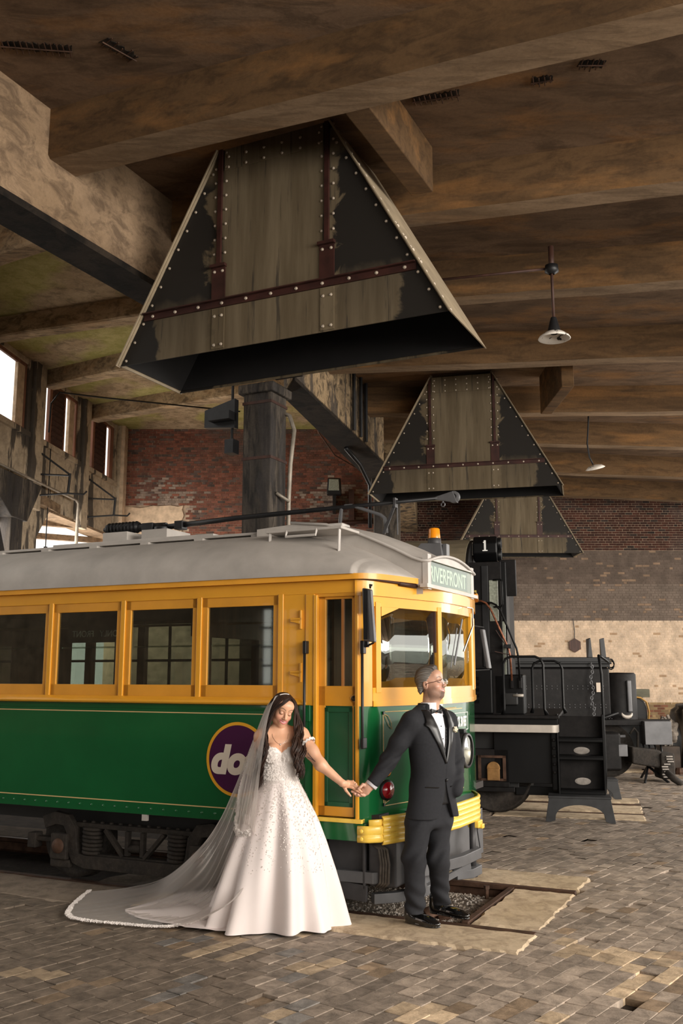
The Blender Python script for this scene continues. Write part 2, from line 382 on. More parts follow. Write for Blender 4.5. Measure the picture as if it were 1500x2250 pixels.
# ================================================================ BACK WALL
WY=27.0
wb=MB(); wb.box(-6.6,11.5,WY,WY+.3,0,6.98); wb.box(-6.6,1.3,WY,WY+.3,6.98,9.3)
wall=struct(wb,'wall_back',m_mortar)
for _z0,_z1,_c in((3.27,5.3,(.155,.115,.088)),(.98,3.27,(.70,.53,.37)),(-.02,.98,(.27,.19,.11))):
    wb=MB(); wb.box(1.3,11.5,WY-.004,WY,_z0,_z1); wb.build('paint_coat',simple('paint_coat_%d'%int(_z0*10),_c,.9,0,.15,3),wall)
rbk=random.Random(5); bw,bh=.205,.069; nb=0
allb=MB(); pb=MB(); cand=[]
for j in range(int(9.2/bh)):
    z=j*bh
    header=(j%6==3)
    w=bw/2 if header else bw
    x=-6.35-(w/2 if j%2 else 0)
    while x<11.3:
        x0=x; x+=w
        if x0<1.3:
            if z<4.9 or z>9.05: continue
            if x0< -4.55 and 5.6<z<6.62: continue
        else:
            if z>6.9 or (x0<3.2 and z<4.4): continue
        cand.append((x0,x0+w,z))
def bcol(x,z):
    r=rbk.random(); k=rbk.uniform(.7,1.25)
    if x<1.3 or z>5.30:
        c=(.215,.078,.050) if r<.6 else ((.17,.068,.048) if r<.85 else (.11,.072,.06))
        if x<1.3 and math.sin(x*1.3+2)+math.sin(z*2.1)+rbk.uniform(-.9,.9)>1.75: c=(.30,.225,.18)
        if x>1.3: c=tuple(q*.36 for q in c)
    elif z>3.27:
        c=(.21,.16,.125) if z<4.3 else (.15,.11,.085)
        if r<.05: c=(.30,.20,.13)
        k=1+(k-1)*.35
    elif z>.98: c=(.80,.61,.44) if r<.97 else (.5,.33,.2); k=1+(k-1)*.10
    else: c=(.30,.20,.10) if r<.7 else (.22,.09,.05)
    return (c[0]*k,c[1]*k,c[2]*k,1)
def brk(mb,x0,x1,z,dy):
    g=.0045; mb.cur=bcol(x0,z); y=WY-dy; jj=lambda:rbk.uniform(-.003,.003)
    a,b,c,d=x0+g+jj(),x1-g+jj(),z+g+jj()*.4,z+bh-g+jj()*.4
    mb.add([(a,WY,c),(b,WY,c),(b,WY,d),(a,WY,d),(a+.003,y,c+.002),(b-.003,y,c+.002),(b-.003,y,d-.002),(a+.003,y,d-.002)],[(4,5,6,7),(0,1,5,4),(1,2,6,5),(2,3,7,6),(3,0,4,7)])
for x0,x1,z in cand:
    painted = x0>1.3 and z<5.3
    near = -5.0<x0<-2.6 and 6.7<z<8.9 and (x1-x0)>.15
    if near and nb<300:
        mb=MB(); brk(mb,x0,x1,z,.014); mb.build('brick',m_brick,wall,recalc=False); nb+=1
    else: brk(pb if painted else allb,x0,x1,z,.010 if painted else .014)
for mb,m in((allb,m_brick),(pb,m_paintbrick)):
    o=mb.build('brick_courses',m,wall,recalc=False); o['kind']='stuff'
pp=MB(); rr=random.Random(8); out=[]
for a,b in(((-6.35,5.2),(-4.62,5.2)),((-4.62,5.2),(-4.58,6.6)),((-4.58,6.6),(-6.35,6.55)),((-6.35,6.55),(-6.35,5.2))):
    for i in range(10): out.append((a[0]+(b[0]-a[0])*i/10+rr.uniform(-.04,.04),a[1]+(b[1]-a[1])*i/10+rr.uniform(-.04,.04)))
pp.prism(out,WY-.05,WY,'y'); pp.build('plaster_patch',m_jamb,wall)
# ================================================================ LEFT CLERESTORY WALL
def lx(Y): return -6.45-.11*(27-Y)
def Lw(a,b,z): return (lx(a)+b*.994,a-b*.11,z)     # a = depth along wall, b = into the room
wl=MB(Lw); wl.box(12,27,-.14,0,5.66,7.12)
wl.box(12,27,-.14,0,8.78,9.3)
for a0,a1 in((15.6,16.4),(20.75,21.6),(23.75,24.45),(26.45,27)):
    wl.box(a0,a1,-.14,.04,5.66,9.3); wl.box(a0+.14,a1-.14,0,.14,5.5,9.2)
wallL=struct(wl,'wall_left',m_span,bevel=.02)
sb=MB(Lw); sb.box(12,27,-.16,.08,7.10,7.22); sb.build('sill',m_span,wallL)
sb=MB(Lw); sb.box(12,27,-.6,.0,5.62,5.68); sb.build('soffit',m_gird,wallL)
def lwin(n,a0,a1,seq):
    fr=MB(Lw); z0,z1=7.22,8.8
    fr.box(a0,a1,-.10,-.03,z1-.10,z1); fr.box(a0,a1,-.10,-.03,z0,z0+.08); fr.box(a0,a0+.07,-.1,-.03,z0,z1); fr.box(a1-.08,a1,-.1,-.03,z0,z1)
    w=fr.build('window_%d'%n,m_wood,bevel=.01); w['kind']='structure'
    for kind,p,q in seq:
        b0=a0+(a1-a0)*p; b1=a0+(a1-a0)*q
        if kind=='m': mm=MB(Lw); mm.box(b0,b1,-.10,-.02,z0,z1); mm.build('mullion',m_wood,w,bevel=.008)
        if kind=='j': mm=MB(Lw); mm.box(b0,b1,-.12,-.04,z0,z1); mm.build('jamb',m_jamb,w,bevel=.008)
        if kind=='l':
            k=10
            for i in range(k):
                zz=z0+.12+(z1-z0-.22)*(i+.5)/k
                mm=MB(Lw); mm.hexa([(b0,-.08,zz-.085),(b1,-.08,zz-.085),(b1,-.065,zz-.09),(b0,-.065,zz-.09),(b0,-.02,zz+.06),(b1,-.02,zz+.06),(b1,-.005,zz+.055),(b0,-.005,zz+.055)])
                mm.build('louvre_slat',m_brown,w)
            mm=MB(Lw); mm.box(b0,b1,-.10,-.09,z0,z1); mm.build('backing_board',m_black,w)
lwin(1,16.4,20.75,[('l',.05,.62),('m',.62,.66),('j',.90,.98)])
lwin(2,21.6,23.75,[('m',.20,.27),('l',.27,.60),('m',.60,.64),('j',.78,.92)])
lwin(3,24.45,26.45,[('m',.20,.27),('l',.27,.66),('m',.66,.70),('m',.86,.95)])
# lower columns of that wall, things outside
lc=MB(Lw); lc.box(20.75,21.6,-.45,.02,0,5.7); lc.hexa([(21.6,-.4,4.9),(21.6,0,4.9),(21.6,0,5.66),(21.6,-.4,5.66),(21.62,-.4,4.9),(21.62,0,4.9),(22.3,0,5.66),(22.3,-.4,5.66)])
tag(lc.build('column',m_span,bevel=.02),'grey streaked concrete column under the left clerestory wall','column')
lc=MB(Lw); lc.box(19.3,19.85,.15,.5,0,5.15); lc.hexa([(19.2,.1,5.0),(19.95,.1,5.0),(19.95,.55,5.0),(19.2,.55,5.0),(17.6,.1,5.9),(20.6,.1,5.9),(20.6,.55,5.9),(17.6,.55,5.9)])
tag(lc.build('column',m_colm,bevel=.02),'dark column with spreading bracket head at the left edge','column')
lc=MB(); lc.box(-16,-6.9,21.5,24.6,5.68,5.9); a=lc.build('ceiling_outside',m_gird); a['kind']='structure'
lc=MB(); lc.bar(aty(60,1176,24),aty(222,1188,27),.15,.2); lc.build('beam',m_gird,a)
lc=MB(); lc.bar(aty(60,1147,23),aty(215,1160,26),.12,.25); lc.build('beam',m_gird,a)
# end pier of the wall against the brick
lc=MB(); lc.box(-6.62,-6.25,26.6,27.0,0,9.0); a=struct(lc,'trim_1',m_jamb,bevel=.02)
# iron brackets on the wall
def bracket(a,z,lab):
    mb=MB(Lw); m=.95
    mb.tube([(a,.04,z+.55),(a+.02,.12,z+.5),(a+.25,.75,z+.02)],.022,6); mb.tube([(a,.04,z),(a+.25,.75,z)],.022,6); mb.tube([(a+.25,.75,z+.05),(a+.25,.72,z-.42)],.03,6)
    mb.tube([(a,.04,z-.5),(a+.25,.72,z-.42),(a+.5,1.0,z-.40),(a+.55,1.05,z-.32)],.022,6)
    for zz in(z+.55,z,z-.5): mb.box(a-.05,a+.05,.02,.10,zz-.07,zz+.07)
    tag(mb.build('wall_bracket',m_black,smooth=False),lab,'bracket')
bracket(21.35,6.35,'black iron bracket with curled foot on the streaked left wall, nearer one'); bracket(24.4,6.35,'black iron bracket on the left wall below the farthest louvred window')
mb=MB(Lw); mb.tube([(15,.16,6.15),(20.6,.18,6.12),(23.4,.18,6.12),(23.55,.18,6.05),(23.55,.18,4.95)],[.03,.03,.03,.035,.045],8)
tag(mb.build('wall_pipe',m_pipe,smooth=True),'grey pipe running along the left wall and turning down','pipe')
mb=MB(Lw); mb.cyl((22.0,.07,7.15),(22.0,.07,4.75),.014,n=5); mb.cyl((22.0,.07,4.75),(22.0,.07,4.65),.05,n=6)
tag(mb.build('pull_chain',m_black),'thin black chain hanging from the second left window','chain')
mb=MB(Lw); mb.tube([(21.6,.18,7.4),(21.6,.2,8.1),(21.7,.35,8.4),(22.3,1.2,8.42),(24,4.2,8.46)],.02,6)
tag(mb.build('cable',m_black,smooth=True),'thin cable rising up the left pilaster and along the high beam','cable')
# ================================================================ CEILING
ZS,ZB=6.93,6.45
def inter(p,q,a,b):
    # intersection of line p-q with line a-b
    d=(q[0]-p[0],q[1]-p[1]); e=(b[0]-a[0],b[1]-a[1]); den=d[0]*e[1]-d[1]*e[0]
    t=((a[0]-p[0])*e[1]-(a[1]-p[1])*e[0])/den; return (p[0]+d[0]*t,p[1]+d[1]*t)
G=[tw(-5.83,9)[:2],tw(-5.83,-3.3)[:2],atz(843,1017,5.84)[:2]]
G.append((G[2][0]+.3*(G[2][0]-(-.65))/5.3*1.0+.35,27.0))
right=10.5
cl=MB(); poly=[G[0],G[1],(-.65,12.6),G[2],G[3],(right+1,27),(right+1,-3.5),(G[0][0],-3.5)]
# slab with the two hood openings is left whole; the hood necks reach its underside
cl.prism(poly,ZS,ZS+.25,'z'); ceil=struct(cl,'ceiling',m_slab)
mb=MB(); mb.add([(-8.5,9,9.0),(3,9,9.0),(3,27.2,9.0),(-6.5,27.2,9.0)],[(0,1,2,3)]); mb.build('high_slab',m_moss,ceil,thick=.2)
mb=MB(); 
for a,b in zip(G[:-1],G[1:]): mb.add([(a[0],a[1],ZS+.14),(b[0],b[1],ZS+.14),(b[0],b[1],9.2),(a[0],a[1],9.2)],[(0,1,2,3)])
mb.build('upper_wall',m_lceil,ceil,thick=.2)
def beam(p,q,w,left_cut,mat=m_ceil,zb=ZB,zt=ZS+.02,rx=None):
    # p,q on the front-bottom edge; runs from the girder line to the right end
    l=inter(p,q,*left_cut) if left_cut else p
    rx=right if rx is None else rx
    t=(rx-p[0])/(q[0]-p[0]); r=(rx,p[1]+(q[1]-p[1])*t)
    d=unit((r[0]-l[0],r[1]-l[1],0)); n=np.array((-d[1],d[0],0))*w
    n=n if n[1]>0 else -n
    mb=MB(); ns=14; rj=random.Random(int(p[0]*100))
    rows=[]
    for i in range(ns+1):
        t=i/ns; x=l[0]+(r[0]-l[0])*t; y=l[1]+(r[1]-l[1])*t; z=zb+rj.uniform(-.008,.008)
        c=.03; N=n/w
        rows.append([(x,y,zt),(x,y,z+c),(x+N[0]*c,y+N[1]*c,z),(x+n[0]-N[0]*c,y+n[1]-N[1]*c,z),(x+n[0],y+n[1],z+c),(x+n[0],y+n[1],zt)])
    vs=[v for row in rows for v in row]; fs=[]
    for i in range(ns):
        for k in range(5): fs.append((i*6+k,i*6+k+1,(i+1)*6+k+1,(i+1)*6+k))
    fs+=[(0,1,2,3,4,5),tuple(ns*6+k for k in(5,4,3,2,1,0))]
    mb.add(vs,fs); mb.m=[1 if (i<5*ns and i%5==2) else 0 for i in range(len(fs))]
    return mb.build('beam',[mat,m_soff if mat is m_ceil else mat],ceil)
g1=(G[0],G[1]); g2=((-.65,12.6),G[2]); g3=(G[2],G[3])
A=((0.0,6.838),(2.388,5.92)); Bm=((.698,9.021),(3.255,8.362)); Cm=((1.418,11.169),(4.067,10.647)); D=((1.042,13.866),(5.041,13.386)); E_=((3.68,16.458),(6.133,16.40)); Fm=((4.163,18.80),(7.12,19.1)); H_=((5.764,21.729),(8.191,22.15)); I_=((5.9,24.5),(8.3,25.0))
a_=tw(-5.83,1.805)[:2]
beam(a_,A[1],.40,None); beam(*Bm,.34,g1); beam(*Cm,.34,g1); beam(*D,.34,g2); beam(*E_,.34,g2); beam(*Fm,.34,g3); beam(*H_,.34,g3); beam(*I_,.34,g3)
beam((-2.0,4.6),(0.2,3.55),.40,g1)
for (u0,u1) in((-3.10,-2.87),):
    mb=MB(tw); mb.box(u0,u1,-.55 if u0<-4 else -.30,1.42,ZB,ZS); mb.build('trimmer_beam',m_ceil,ceil,bevel=.015)
mb=MB(); mb.box(3.45,3.65,14.3,15.9,ZB-.2,ZS); mb.build('trimmer_beam',m_ceil,ceil,bevel=.015)
# spalled strips with bare bars on the slab
for (x0,y0),(x1,y1),k in(((905,222),(1010,206),9),((1165,180),(1215,172),4),((1270,140),(1330,140),5),((0,98),(160,110),12),((225,88),(300,130),5)):
    p=atz(x0,y0,ZS-.01);q=atz(x1,y1,ZS-.01)
    mb=MB(); rj=random.Random(x0); out=[]
    d=np.array(q)-np.array(p); L=np.linalg.norm(d); d/=L; n=np.array((-d[1],d[0],0))
    for i in range(k*3): 
        t=i/(k*3); out.append(np.array(p)+d*L*t+n*rj.uniform(.03,.07))
    for i in range(k*3): 
        t=1-i/(k*3); out.append(np.array(p)+d*L*t-n*rj.uniform(.02,.06))
    mb.prism([(o_[0],o_[1]) for o_ in out],ZS-.006,ZS+.002,'z'); mb.build('spall',m_gird_dark,ceil)
    for i in range(k):
        c=np.array(p)+d*L*(i+.5)/k; mb=MB(); mb.cyl(tuple(c-n*rj.uniform(.04,.09)-(0,0,.012)),tuple(c+n*rj.uniform(.04,.09)-(0,0,.012)),.006,n=5); mb.build('bare_bar',m_rust,ceil)
    mb=MB(); mb.cyl(tuple(np.array(p)-(0,0,.018)),tuple(np.array(q)-(0,0,.018)),.007,n=5); mb.build('bare_bar',m_rust,ceil)
# girders
mb=MB(tw); mb.box(-6.24,-5.83,-3.2,9,5.845,ZS+.1); mb.build('girder',m_gird,ceil,bevel=.03)
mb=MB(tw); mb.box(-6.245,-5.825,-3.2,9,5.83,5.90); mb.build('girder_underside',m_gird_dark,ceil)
mb=MB(tw); mb.box(-5.86,-5.72,.62,.80,5.9,ZS); mb.hexa([(-5.84,-3.2,5.85),(-5.60,-3.2,5.85),(-5.60,-.05,5.85),(-5.84,-.35,5.85),(-5.84,-3.2,ZS),(-5.6,-3.2,ZS),(-5.6,-.05,ZS),(-5.84,-.35,ZS)])
q=[atz(647,832,5.84),atz(843,1017,5.84),atz(817,1060,5.84),atz(623,870,5.84)]
mb=MB(); mb.hexa([tuple(c) for c in q]+[(c[0],c[1],ZS+.1) for c in q]); mb.build('girder',m_gird2,ceil,bevel=.02)
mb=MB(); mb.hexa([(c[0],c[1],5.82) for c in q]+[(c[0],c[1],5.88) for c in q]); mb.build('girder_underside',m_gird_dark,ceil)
mb=MB(); c2=(.95,19.3); mb.hexa([(c2[0]-.25,c2[1]-.3,5.84),(c2[0]+.45,c2[1]-.3,5.84),(2.2,27,5.84),(1.5,27,5.84),(c2[0]-.25,c2[1]-.3,ZS),(c2[0]+.45,c2[1]-.3,ZS),(2.2,27,ZS),(1.5,27,ZS)]); mb.build('girder',m_gird2,ceil)
# pilaster strips with downpipes on girder 2
for k,x in enumerate((755,772,785)):
    p=atz(x,925-12*k,5.9); t=(x-647)/(843-647); a=np.array(q[0])+(np.array(q[1])-np.array(q[0]))*t
    mb=MB(); mb.cyl((a[0]+.05,a[1]-.03,5.86),(a[0]+.05,a[1]-.03,6.95),.035,n=6); mb.build('downpipe',m_black,ceil)
# columns
def col(name,T,u,v,h,z1,lab,mat=m_colm):
    mb=MB(T); mb.box(u-h,u+h,v-h,v+h,0,z1); mb.box(u-h-.06,u+h+.06,v-h-.06,v+h+.06,z1-.14,z1)
    c=mb.build(name,mat,bevel=.02); tag(c,lab,'column'); return c
c1=col('column',tw,-6.58,-3.48,.225,5.84,'thick blackened concrete column behind the tram, holding the girder')
mb=MB(tw)
for z in(5.55,4.75): mb.box(-6.58-.235,-6.58+.235,-3.48-.235,-3.48+.235,z,z+.04)
mb.build('steel_band',m_brown,c1)
mb=MB(tw); mb.tube([(-6.25,-3.60,0),(-6.25,-3.60,4.2),(-6.20,-3.55,4.7),(-6.17,-3.60,5.2),(-6.30,-3.7,5.45),(-6.4,-3.65,5.5)],.03,8); mb.tube([(-6.34,-3.4,4.28),(-6.23,-3.58,4.18)],.025,6)
tag(mb.build('conduit',m_pipe,smooth=True),'grey conduit pipe bending up the right side of the thick column','conduit')
col('column',lambda x,y,z:(x,y,z),.95,19.6,.27,5.84,'far dark column half hidden by the second smoke hood')
mb=MB(tw); mb.box(-7.2,-6.85,-3.15,-2.95,5.30,5.42); mb.cyl((-6.95,-3.2,6.2),(-6.95,-3.2,4.95),.02,n=6); mb.box(-7.02,-6.88,-3.28,-3.12,4.85,5.05); mb.hexa([(-7.35,-3.2,5.25),(-6.85,-3.2,5.2),(-6.85,-3.1,5.2),(-7.35,-3.1,5.25),(-7.35,-3.2,5.5),(-6.85,-3.2,5.62),(-6.85,-3.1,5.62),(-7.35,-3.1,5.5)])
tag(mb.build('junction_box',m_black),'black junction box with short pole on the thick column\'s left side','box')
# left high beams
gl=(Lw(12,0,0)[:2],Lw(27,0,0)[:2])
for (x0,y0,x1,y1) in((0,556,90,525),(0,738,310,692),(95,850,285,808),(180,925,520,868)):
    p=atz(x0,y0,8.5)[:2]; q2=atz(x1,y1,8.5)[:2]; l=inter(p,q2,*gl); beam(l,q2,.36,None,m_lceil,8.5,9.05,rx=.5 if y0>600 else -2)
# ================================================================ SMOKE HOODS (local: x along track, y depth, z up)
def soot_mat():
    t=NT('sooty_hood_plate'); tc=t.N('TexCoord'); sx=t.N('SeparateXYZ'); t.L(tc.outputs['Object'],sx.inputs[0])
    co=t.coord((3.0,3.0,.25)); cs=t.coord((1,1,1))
    n=t.noise(co,2.2,6,.6); n1=t.noise(cs,3.0,5,.6,.5); n2=t.noise(t.coord((9,9,.4)),1.6,5,.7)
    c=t.ramp(n,[(.3,(.095,.070,.040)),(.7,(.18,.140,.088))])
    c=t.mix(t.math('MULTIPLY',t.ramp(n2,[(.56,0),(.63,1)]),.75),c,(.035,.03,.024))
    ax=t.math('ABSOLUTE',sx.outputs[0]); e=t.math('ADD',ax,t.math('MULTIPLY',t.math('SUBTRACT',n1,.5),.55))
    k=t.ramp(t.math('DIVIDE',e,2.0),[(.335,0),(.352,1)])
    zf=t.ramp(t.math('DIVIDE',t.math('ADD',sx.outputs[2],t.math('MULTIPLY',n1,.3)),2.3),[(.0,0.0),(.25,.35),(.32,1),(.80,1),(.86,0)])
    ends=t.ramp(t.math('DIVIDE',e,2.0),[(.63,0),(.66,1)])
    kk=t.math('MAXIMUM',t.math('MULTIPLY',k,zf),ends)
    c=t.mix(kk,c,(.022,.019,.016)); t.col(c); t.bump(n,.2,.01)
    return t.set(rough=t.ramp(kk,[(0,.7),(1,.6)]),metal=.0,spec=.18).m
m_hood=soot_mat(); m_hin=simple('soot_black_inside',(.006,.005,.005),.8,0,.4,4); m_band=simple('dark_red_iron_band',(.045,.014,.010),.55,.2,.4,7); m_end=simple('tan_end_plate',(.34,.27,.18),.6,.1,.2,5)
HL,HT,HZ,HD=1.74,.56,2.14,.52
def hood(name,lab,loc,rz,sc):
    r=thing(name,lab,'hood',loc,rz,None); r.scale=(sc,sc,sc) if sc!=1 else (1,1,1)
    def xw(z): return HL+(HT-HL)*z/HZ
    zb=.46
    for y,nm in((-HD,'front'),(HD,'back')):
        for x0a,x1a,x0b,x1b,z0,z1 in((-xw(zb),-.585,-xw(2.0),-.585,zb,2.0),(-.585,.585,-.585,.585,zb,HZ),(.585,xw(zb),.585,xw(2.0),zb,2.0),(-HL,-.585,-xw(zb),-.585,0,zb),(-.585,.585,-.585,.585,0,zb),(.585,HL,.585,xw(zb),0,zb)):
            mb=MB(); s=-1 if y<0 else 1
            if x0b>=x1b: x0b=x1b-.02
            mb.hexa([(x0a,y,z0),(x1a,y,z0),(x1a,y+.012*-s,z0),(x0a,y+.012*-s,z0),(x0b,y,z1),(x1b,y,z1),(x1b,y+.012*-s,z1),(x0b,y+.012*-s,z1)])
            mb.build(nm+'_plate',m_hood,r)
    for sx in(-1,1):
        mb=MB(); mb.hexa([(sx*HL,-HD-.03,0),(sx*(HL+.012),-HD-.03,0),(sx*(HL+.012),HD+.03,0),(sx*HL,HD+.03,0),(sx*HT,-HD-.03,HZ),(sx*(HT+.012),-HD-.03,HZ),(sx*(HT+.012),HD+.03,HZ),(sx*HT,HD+.03,HZ)])
        mb.build('end_plate',m_end,r)
        mb=MB(); mb.bar((sx*(HL+.02),-HD-.02,-.005),(sx*(HT+.02),-HD-.02,HZ),.06,.01,up=(0,1,0)); mb.build('corner_angle',m_end,r)
        mb=MB()
        for i in range(17):
            t=i/16*.97+.01; x=HL+(HT-HL)*t; 
            for yy in(-HD+.035,-HD+.10) if 3<i<8 else (-HD+.035,): mb.dome((sx*(x+.012),yy,HZ*t),(sx,0,.6),.02,.018)
        for i in range(12): 
            t=i/11*.92+.02; x=HL+(HT-HL)*t-.05; mb.dome((sx*x,-HD-.004,HZ*t),(0,-1,0),.016,.014)
        mb.build('rivet_row',m_rivet,r)['kind']='stuff'
    mb=MB()                                                     # black inside lining
    mb.hexa([(-HL+.03,-HD+.03,.02),(HL-.03,-HD+.03,.02),(HL-.03,HD-.03,.02),(-HL+.03,HD-.03,.02),(-HT+.02,-HD+.03,HZ-.05),(HT-.02,-HD+.03,HZ-.05),(HT-.02,HD-.03,HZ-.05),(-HT+.02,HD-.03,HZ-.05)])
    mb.f=[f for f in mb.f if f!=(0,3,2,1)]; mb.build('inside_lining',m_hin,r,recalc=False)
    for y in(-HD-.012,HD):
        mb=MB(); mb.box(-xw(zb)+.03,xw(zb)-.03,y-.006,y+.02,zb-.035,zb+.035); mb.box(-xw(zb)+.03,xw(zb)-.03,y-.045,y,zb+.025,zb+.037); mb.build('angle_band',m_band,r)
    for s in(-1,1):
        x=s*.585
        mb=MB(); mb.box(x-.075,x+.075,-HD-.018,-HD-.004,zb+.03,.86); mb.box(x-.085,x+.085,-HD-.05,-HD-.004,.83,.86); mb.build('strap_foot',m_band,r)
        mb=MB(); mb.box(x-.022,x+.022,-HD-.03,-HD-.002,.86,HZ); mb.build('strap',m_band,r)
        mb=MB(); mb.box(x-.07,x+.07,-HD-.010,-HD-.001,0.01,zb-.04); mb.build('joint_plate',m_hood,r)
        mb=MB()
        for zz in(.05,.34):
            for dx in(-.04,.04): mb.dome((x+dx,-HD-.008,zz),(0,-1,0),.018,.016)
        for i in range(8):
            zz=.98+i*.15
            for dx in(-.06,.06): mb.dome((x+dx,-HD-.004,zz),(0,-1,0),.016,.014)
        for dx in(-.045,.045): mb.dome((x+dx,-HD-.016,.79),(0,-1,0),.018,.016)
        mb.build('rivet_row',m_rivet,r)['kind']='stuff'
    for k in range(11):
        x=-1.35+k*.27
        if abs(x)>xw(zb)-.05: continue
        mb=MB(); mb.dome((x,-HD-.015,zb),(0,-1,0),.019,.018,8); mb.build('bolt_head',m_rivet,r)
    mb=MB(); mb.box(-.545,.545,-HD-.012,-HD-.001,1.84,HZ); mb.build('top_plate',m_hood,r)
    mb=MB()
    for i in range(6):
        for zz in(1.87,1.98,2.08): mb.dome((-.5+.2*i,-HD-.010,zz),(0,-1,0),.017,.015)
    mb.build('rivet_row',m_rivet,r)['kind']='stuff'
    for s in(-1,1):
        mb=MB(); mb.box(s*HT-.02,s*HT+.02,-HD,HD,1.75,HZ+.05); mb.build('neck_plate',m_hood,r)
    mb=MB()
    for s in(-1,1):
        for i in range(7):
            for zz in(1.9,2.02,2.12): mb.dome((s*(HT+.02),-HD+.06+i*.15,zz),(s,0,0),.017,.016)
    mb.build('rivet_row',m_rivet,r)['kind']='stuff'
    return r
ang1=math.atan2(F1[1],F1[0])
hood('smoke_hood','nearest and largest riveted smoke hood, hanging above the tram',tw(-4.205,0,4.865),ang1,1)
a0=np.array(atz(810,1085,4.86)); b0=np.array(atz(1235,1065,4.86)); a1=np.array(atz(840,1105,4.86)); c=(a0+b0)/2; d=unit(b0-a0); nrm=np.array((-d[1],d[0],0))
c=c+nrm*.52; hood('smoke_hood','second smoke hood, in the middle distance above the black locomotive',(c[0],c[1],4.86),math.atan2(d[1],d[0]),np.linalg.norm(b0-a0)/3.48)
hood('smoke_hood','farthest and smallest smoke hood in front of the back wall',((2.907+6.163)/2,24.5,4.86),0.0,.935)
# ================================================================ LAMPS, PIPES ON THE BACK WALL
m_enam=NT('chipped_white_enamel'); _n=m_enam.noise(m_enam.coord(),11,4,.6); m_enam.col(m_enam.ramp(_n,[(.60,(.80,.74,.66)),(.62,(.03,.025,.02))])); m_enam=m_enam.set(rough=.35).m
lp=thing('pendant_lamp','white chipped enamel pendant lamp hanging from a conduit, nearer one','lamp',(2.26,9.6,5.31))
iv=rootinv(lp); ztop=6.2
mb=MB(); mb.cyl((2.26,9.6,6.36),(2.26,9.6,5.52),.016,n=8); mb.cyl((2.26,9.6,6.36),(2.26,9.6,6.05),.03,n=8); mb.build('rod',m_brown,lp,inv=iv,smooth=True)
mb=MB(); mb.lathe((2.26,9.6,6.10),[(.02,.06),(.07,.04),(.075,-.03),(.03,-.06)],16); mb.build('junction_box',m_black,lp,inv=iv,smooth=True)
mb=MB(); mb.lathe((2.26,9.6,5.4),[(.03,.15),(.045,.10),(.07,.0),(.075,-.03)],20); mb.build('neck',m_black,lp,inv=iv,smooth=True)
mb=MB(); mb.lathe((2.26,9.6,5.315),[(.05,.08),(.10,.065),(.155,.025),(.17,0),(.163,-.004),(.10,.045),(.04,.055)],32); mb.build('shade',m_enam,lp,inv=iv,smooth=True)
cz=MB(); cz.cyl((2.26,9.6,6.11),(.9,10.0,6.13),.014,n=6); cz.cyl((.9,10.0,6.13),(.86,10.02,6.5),.014,n=6)
tag(cz.build('conduit',m_brown,smooth=True),'thin dark conduit running from the pendant lamp to the big smoke hood','conduit')
lp=thing('pendant_lamp','small tilted white disc lamp farther back on a bent wire','lamp',(4.66,17,5.52)); iv=rootinv(lp)
mb=MB(); mb.tube([(4.60,17,6.95),(4.57,17,6.4),(4.53,17,6.0),(4.56,17,5.75),(4.62,17,5.6)],.015,6); mb.build('wire',m_black,lp,inv=iv,smooth=True)
mb=MB(); mb.lathe((4.66,17,5.53),[(.02,.07),(.12,.05),(.18,.0),(.17,-.005),(.02,.04)],28,ax=(-.25,-.25,.93)); mb.build('shade',m_enam,lp,inv=iv,smooth=True)
fp=aty(733,1067,26.3)
fr=thing('floodlight','square floodlight mounted on the red brick wall','light',fp); iv=rootinv(fr)
m_glassy=simple('floodlight_glass',(.30,.32,.26),.15,.0,.3,30,coat=.6)
mb=MB(); mb.prism([(fp[0]-.2,fp[2]-.24),(fp[0]+.22,fp[2]-.24),(fp[0]+.2,fp[2]+.22),(fp[0]-.17,fp[2]+.23)],26.3,26.6,'y'); mb.build('housing',m_black,fr,inv=iv,bevel=.03)
mb=MB(); mb.prism([(fp[0]-.15,fp[2]-.14),(fp[0]+.16,fp[2]-.14),(fp[0]+.14,fp[2]+.18),(fp[0]-.13,fp[2]+.19)],26.27,26.31,'y'); mb.build('lens',m_glassy,fr,inv=iv,bevel=.01)
mb=MB(); mb.box(fp[0]-.03,fp[0]+.06,26.5,26.985,fp[2]-.7,fp[2]-.2); mb.build('bracket',m_black,fr,inv=iv)
mb=MB(); p=aty(625,1158,26.7); q2=aty(830,1144,26.7); mb.cyl(p,q2,.06,n=8); mb.cyl((p[0]+1.9,26.7,p[2]+.1),(q2[0],26.7,q2[2]-.08),.02,n=6)
tag(mb.build('wall_pipe',m_brown,smooth=True),'brown horizontal pipe low on the red brick wall behind the column','pipe')
mb=MB(); p=aty(772,1085,26.8); mb.box(p[0]-.08,p[0]+.08,26.7,27,p[2]-.9,p[2]+.1); tag(mb.build('wall_hanger',m_brown,bevel=.01),'upright brown iron hanger on the brick wall right of the floodlight','hanger')
mb=MB(); mb.tube([aty(695,930,19),aty(700,950,20),aty(735,1000,21),aty(790,1032,22),aty(812,1035,22)],.016,6); tag(mb.build('cable',m_brown,smooth=True),'thin cable sagging beneath the second girder in front of brick','cable')
mb=MB(); mb.tube([aty(760,985,16.5),aty(790,1020,17.5),aty(812,1065,18.2),aty(813,1160,18.4)],.04,6); tag(mb.build('downpipe',m_black,smooth=True),'black pipe bending down from the second girder in front of brick','pipe')
hx=aty(1263,1418,26.9)
hs=thing('hexagonal_sign','brown hexagonal board hanging on the cream painted wall','sign',hx); iv=rootinv(hs)
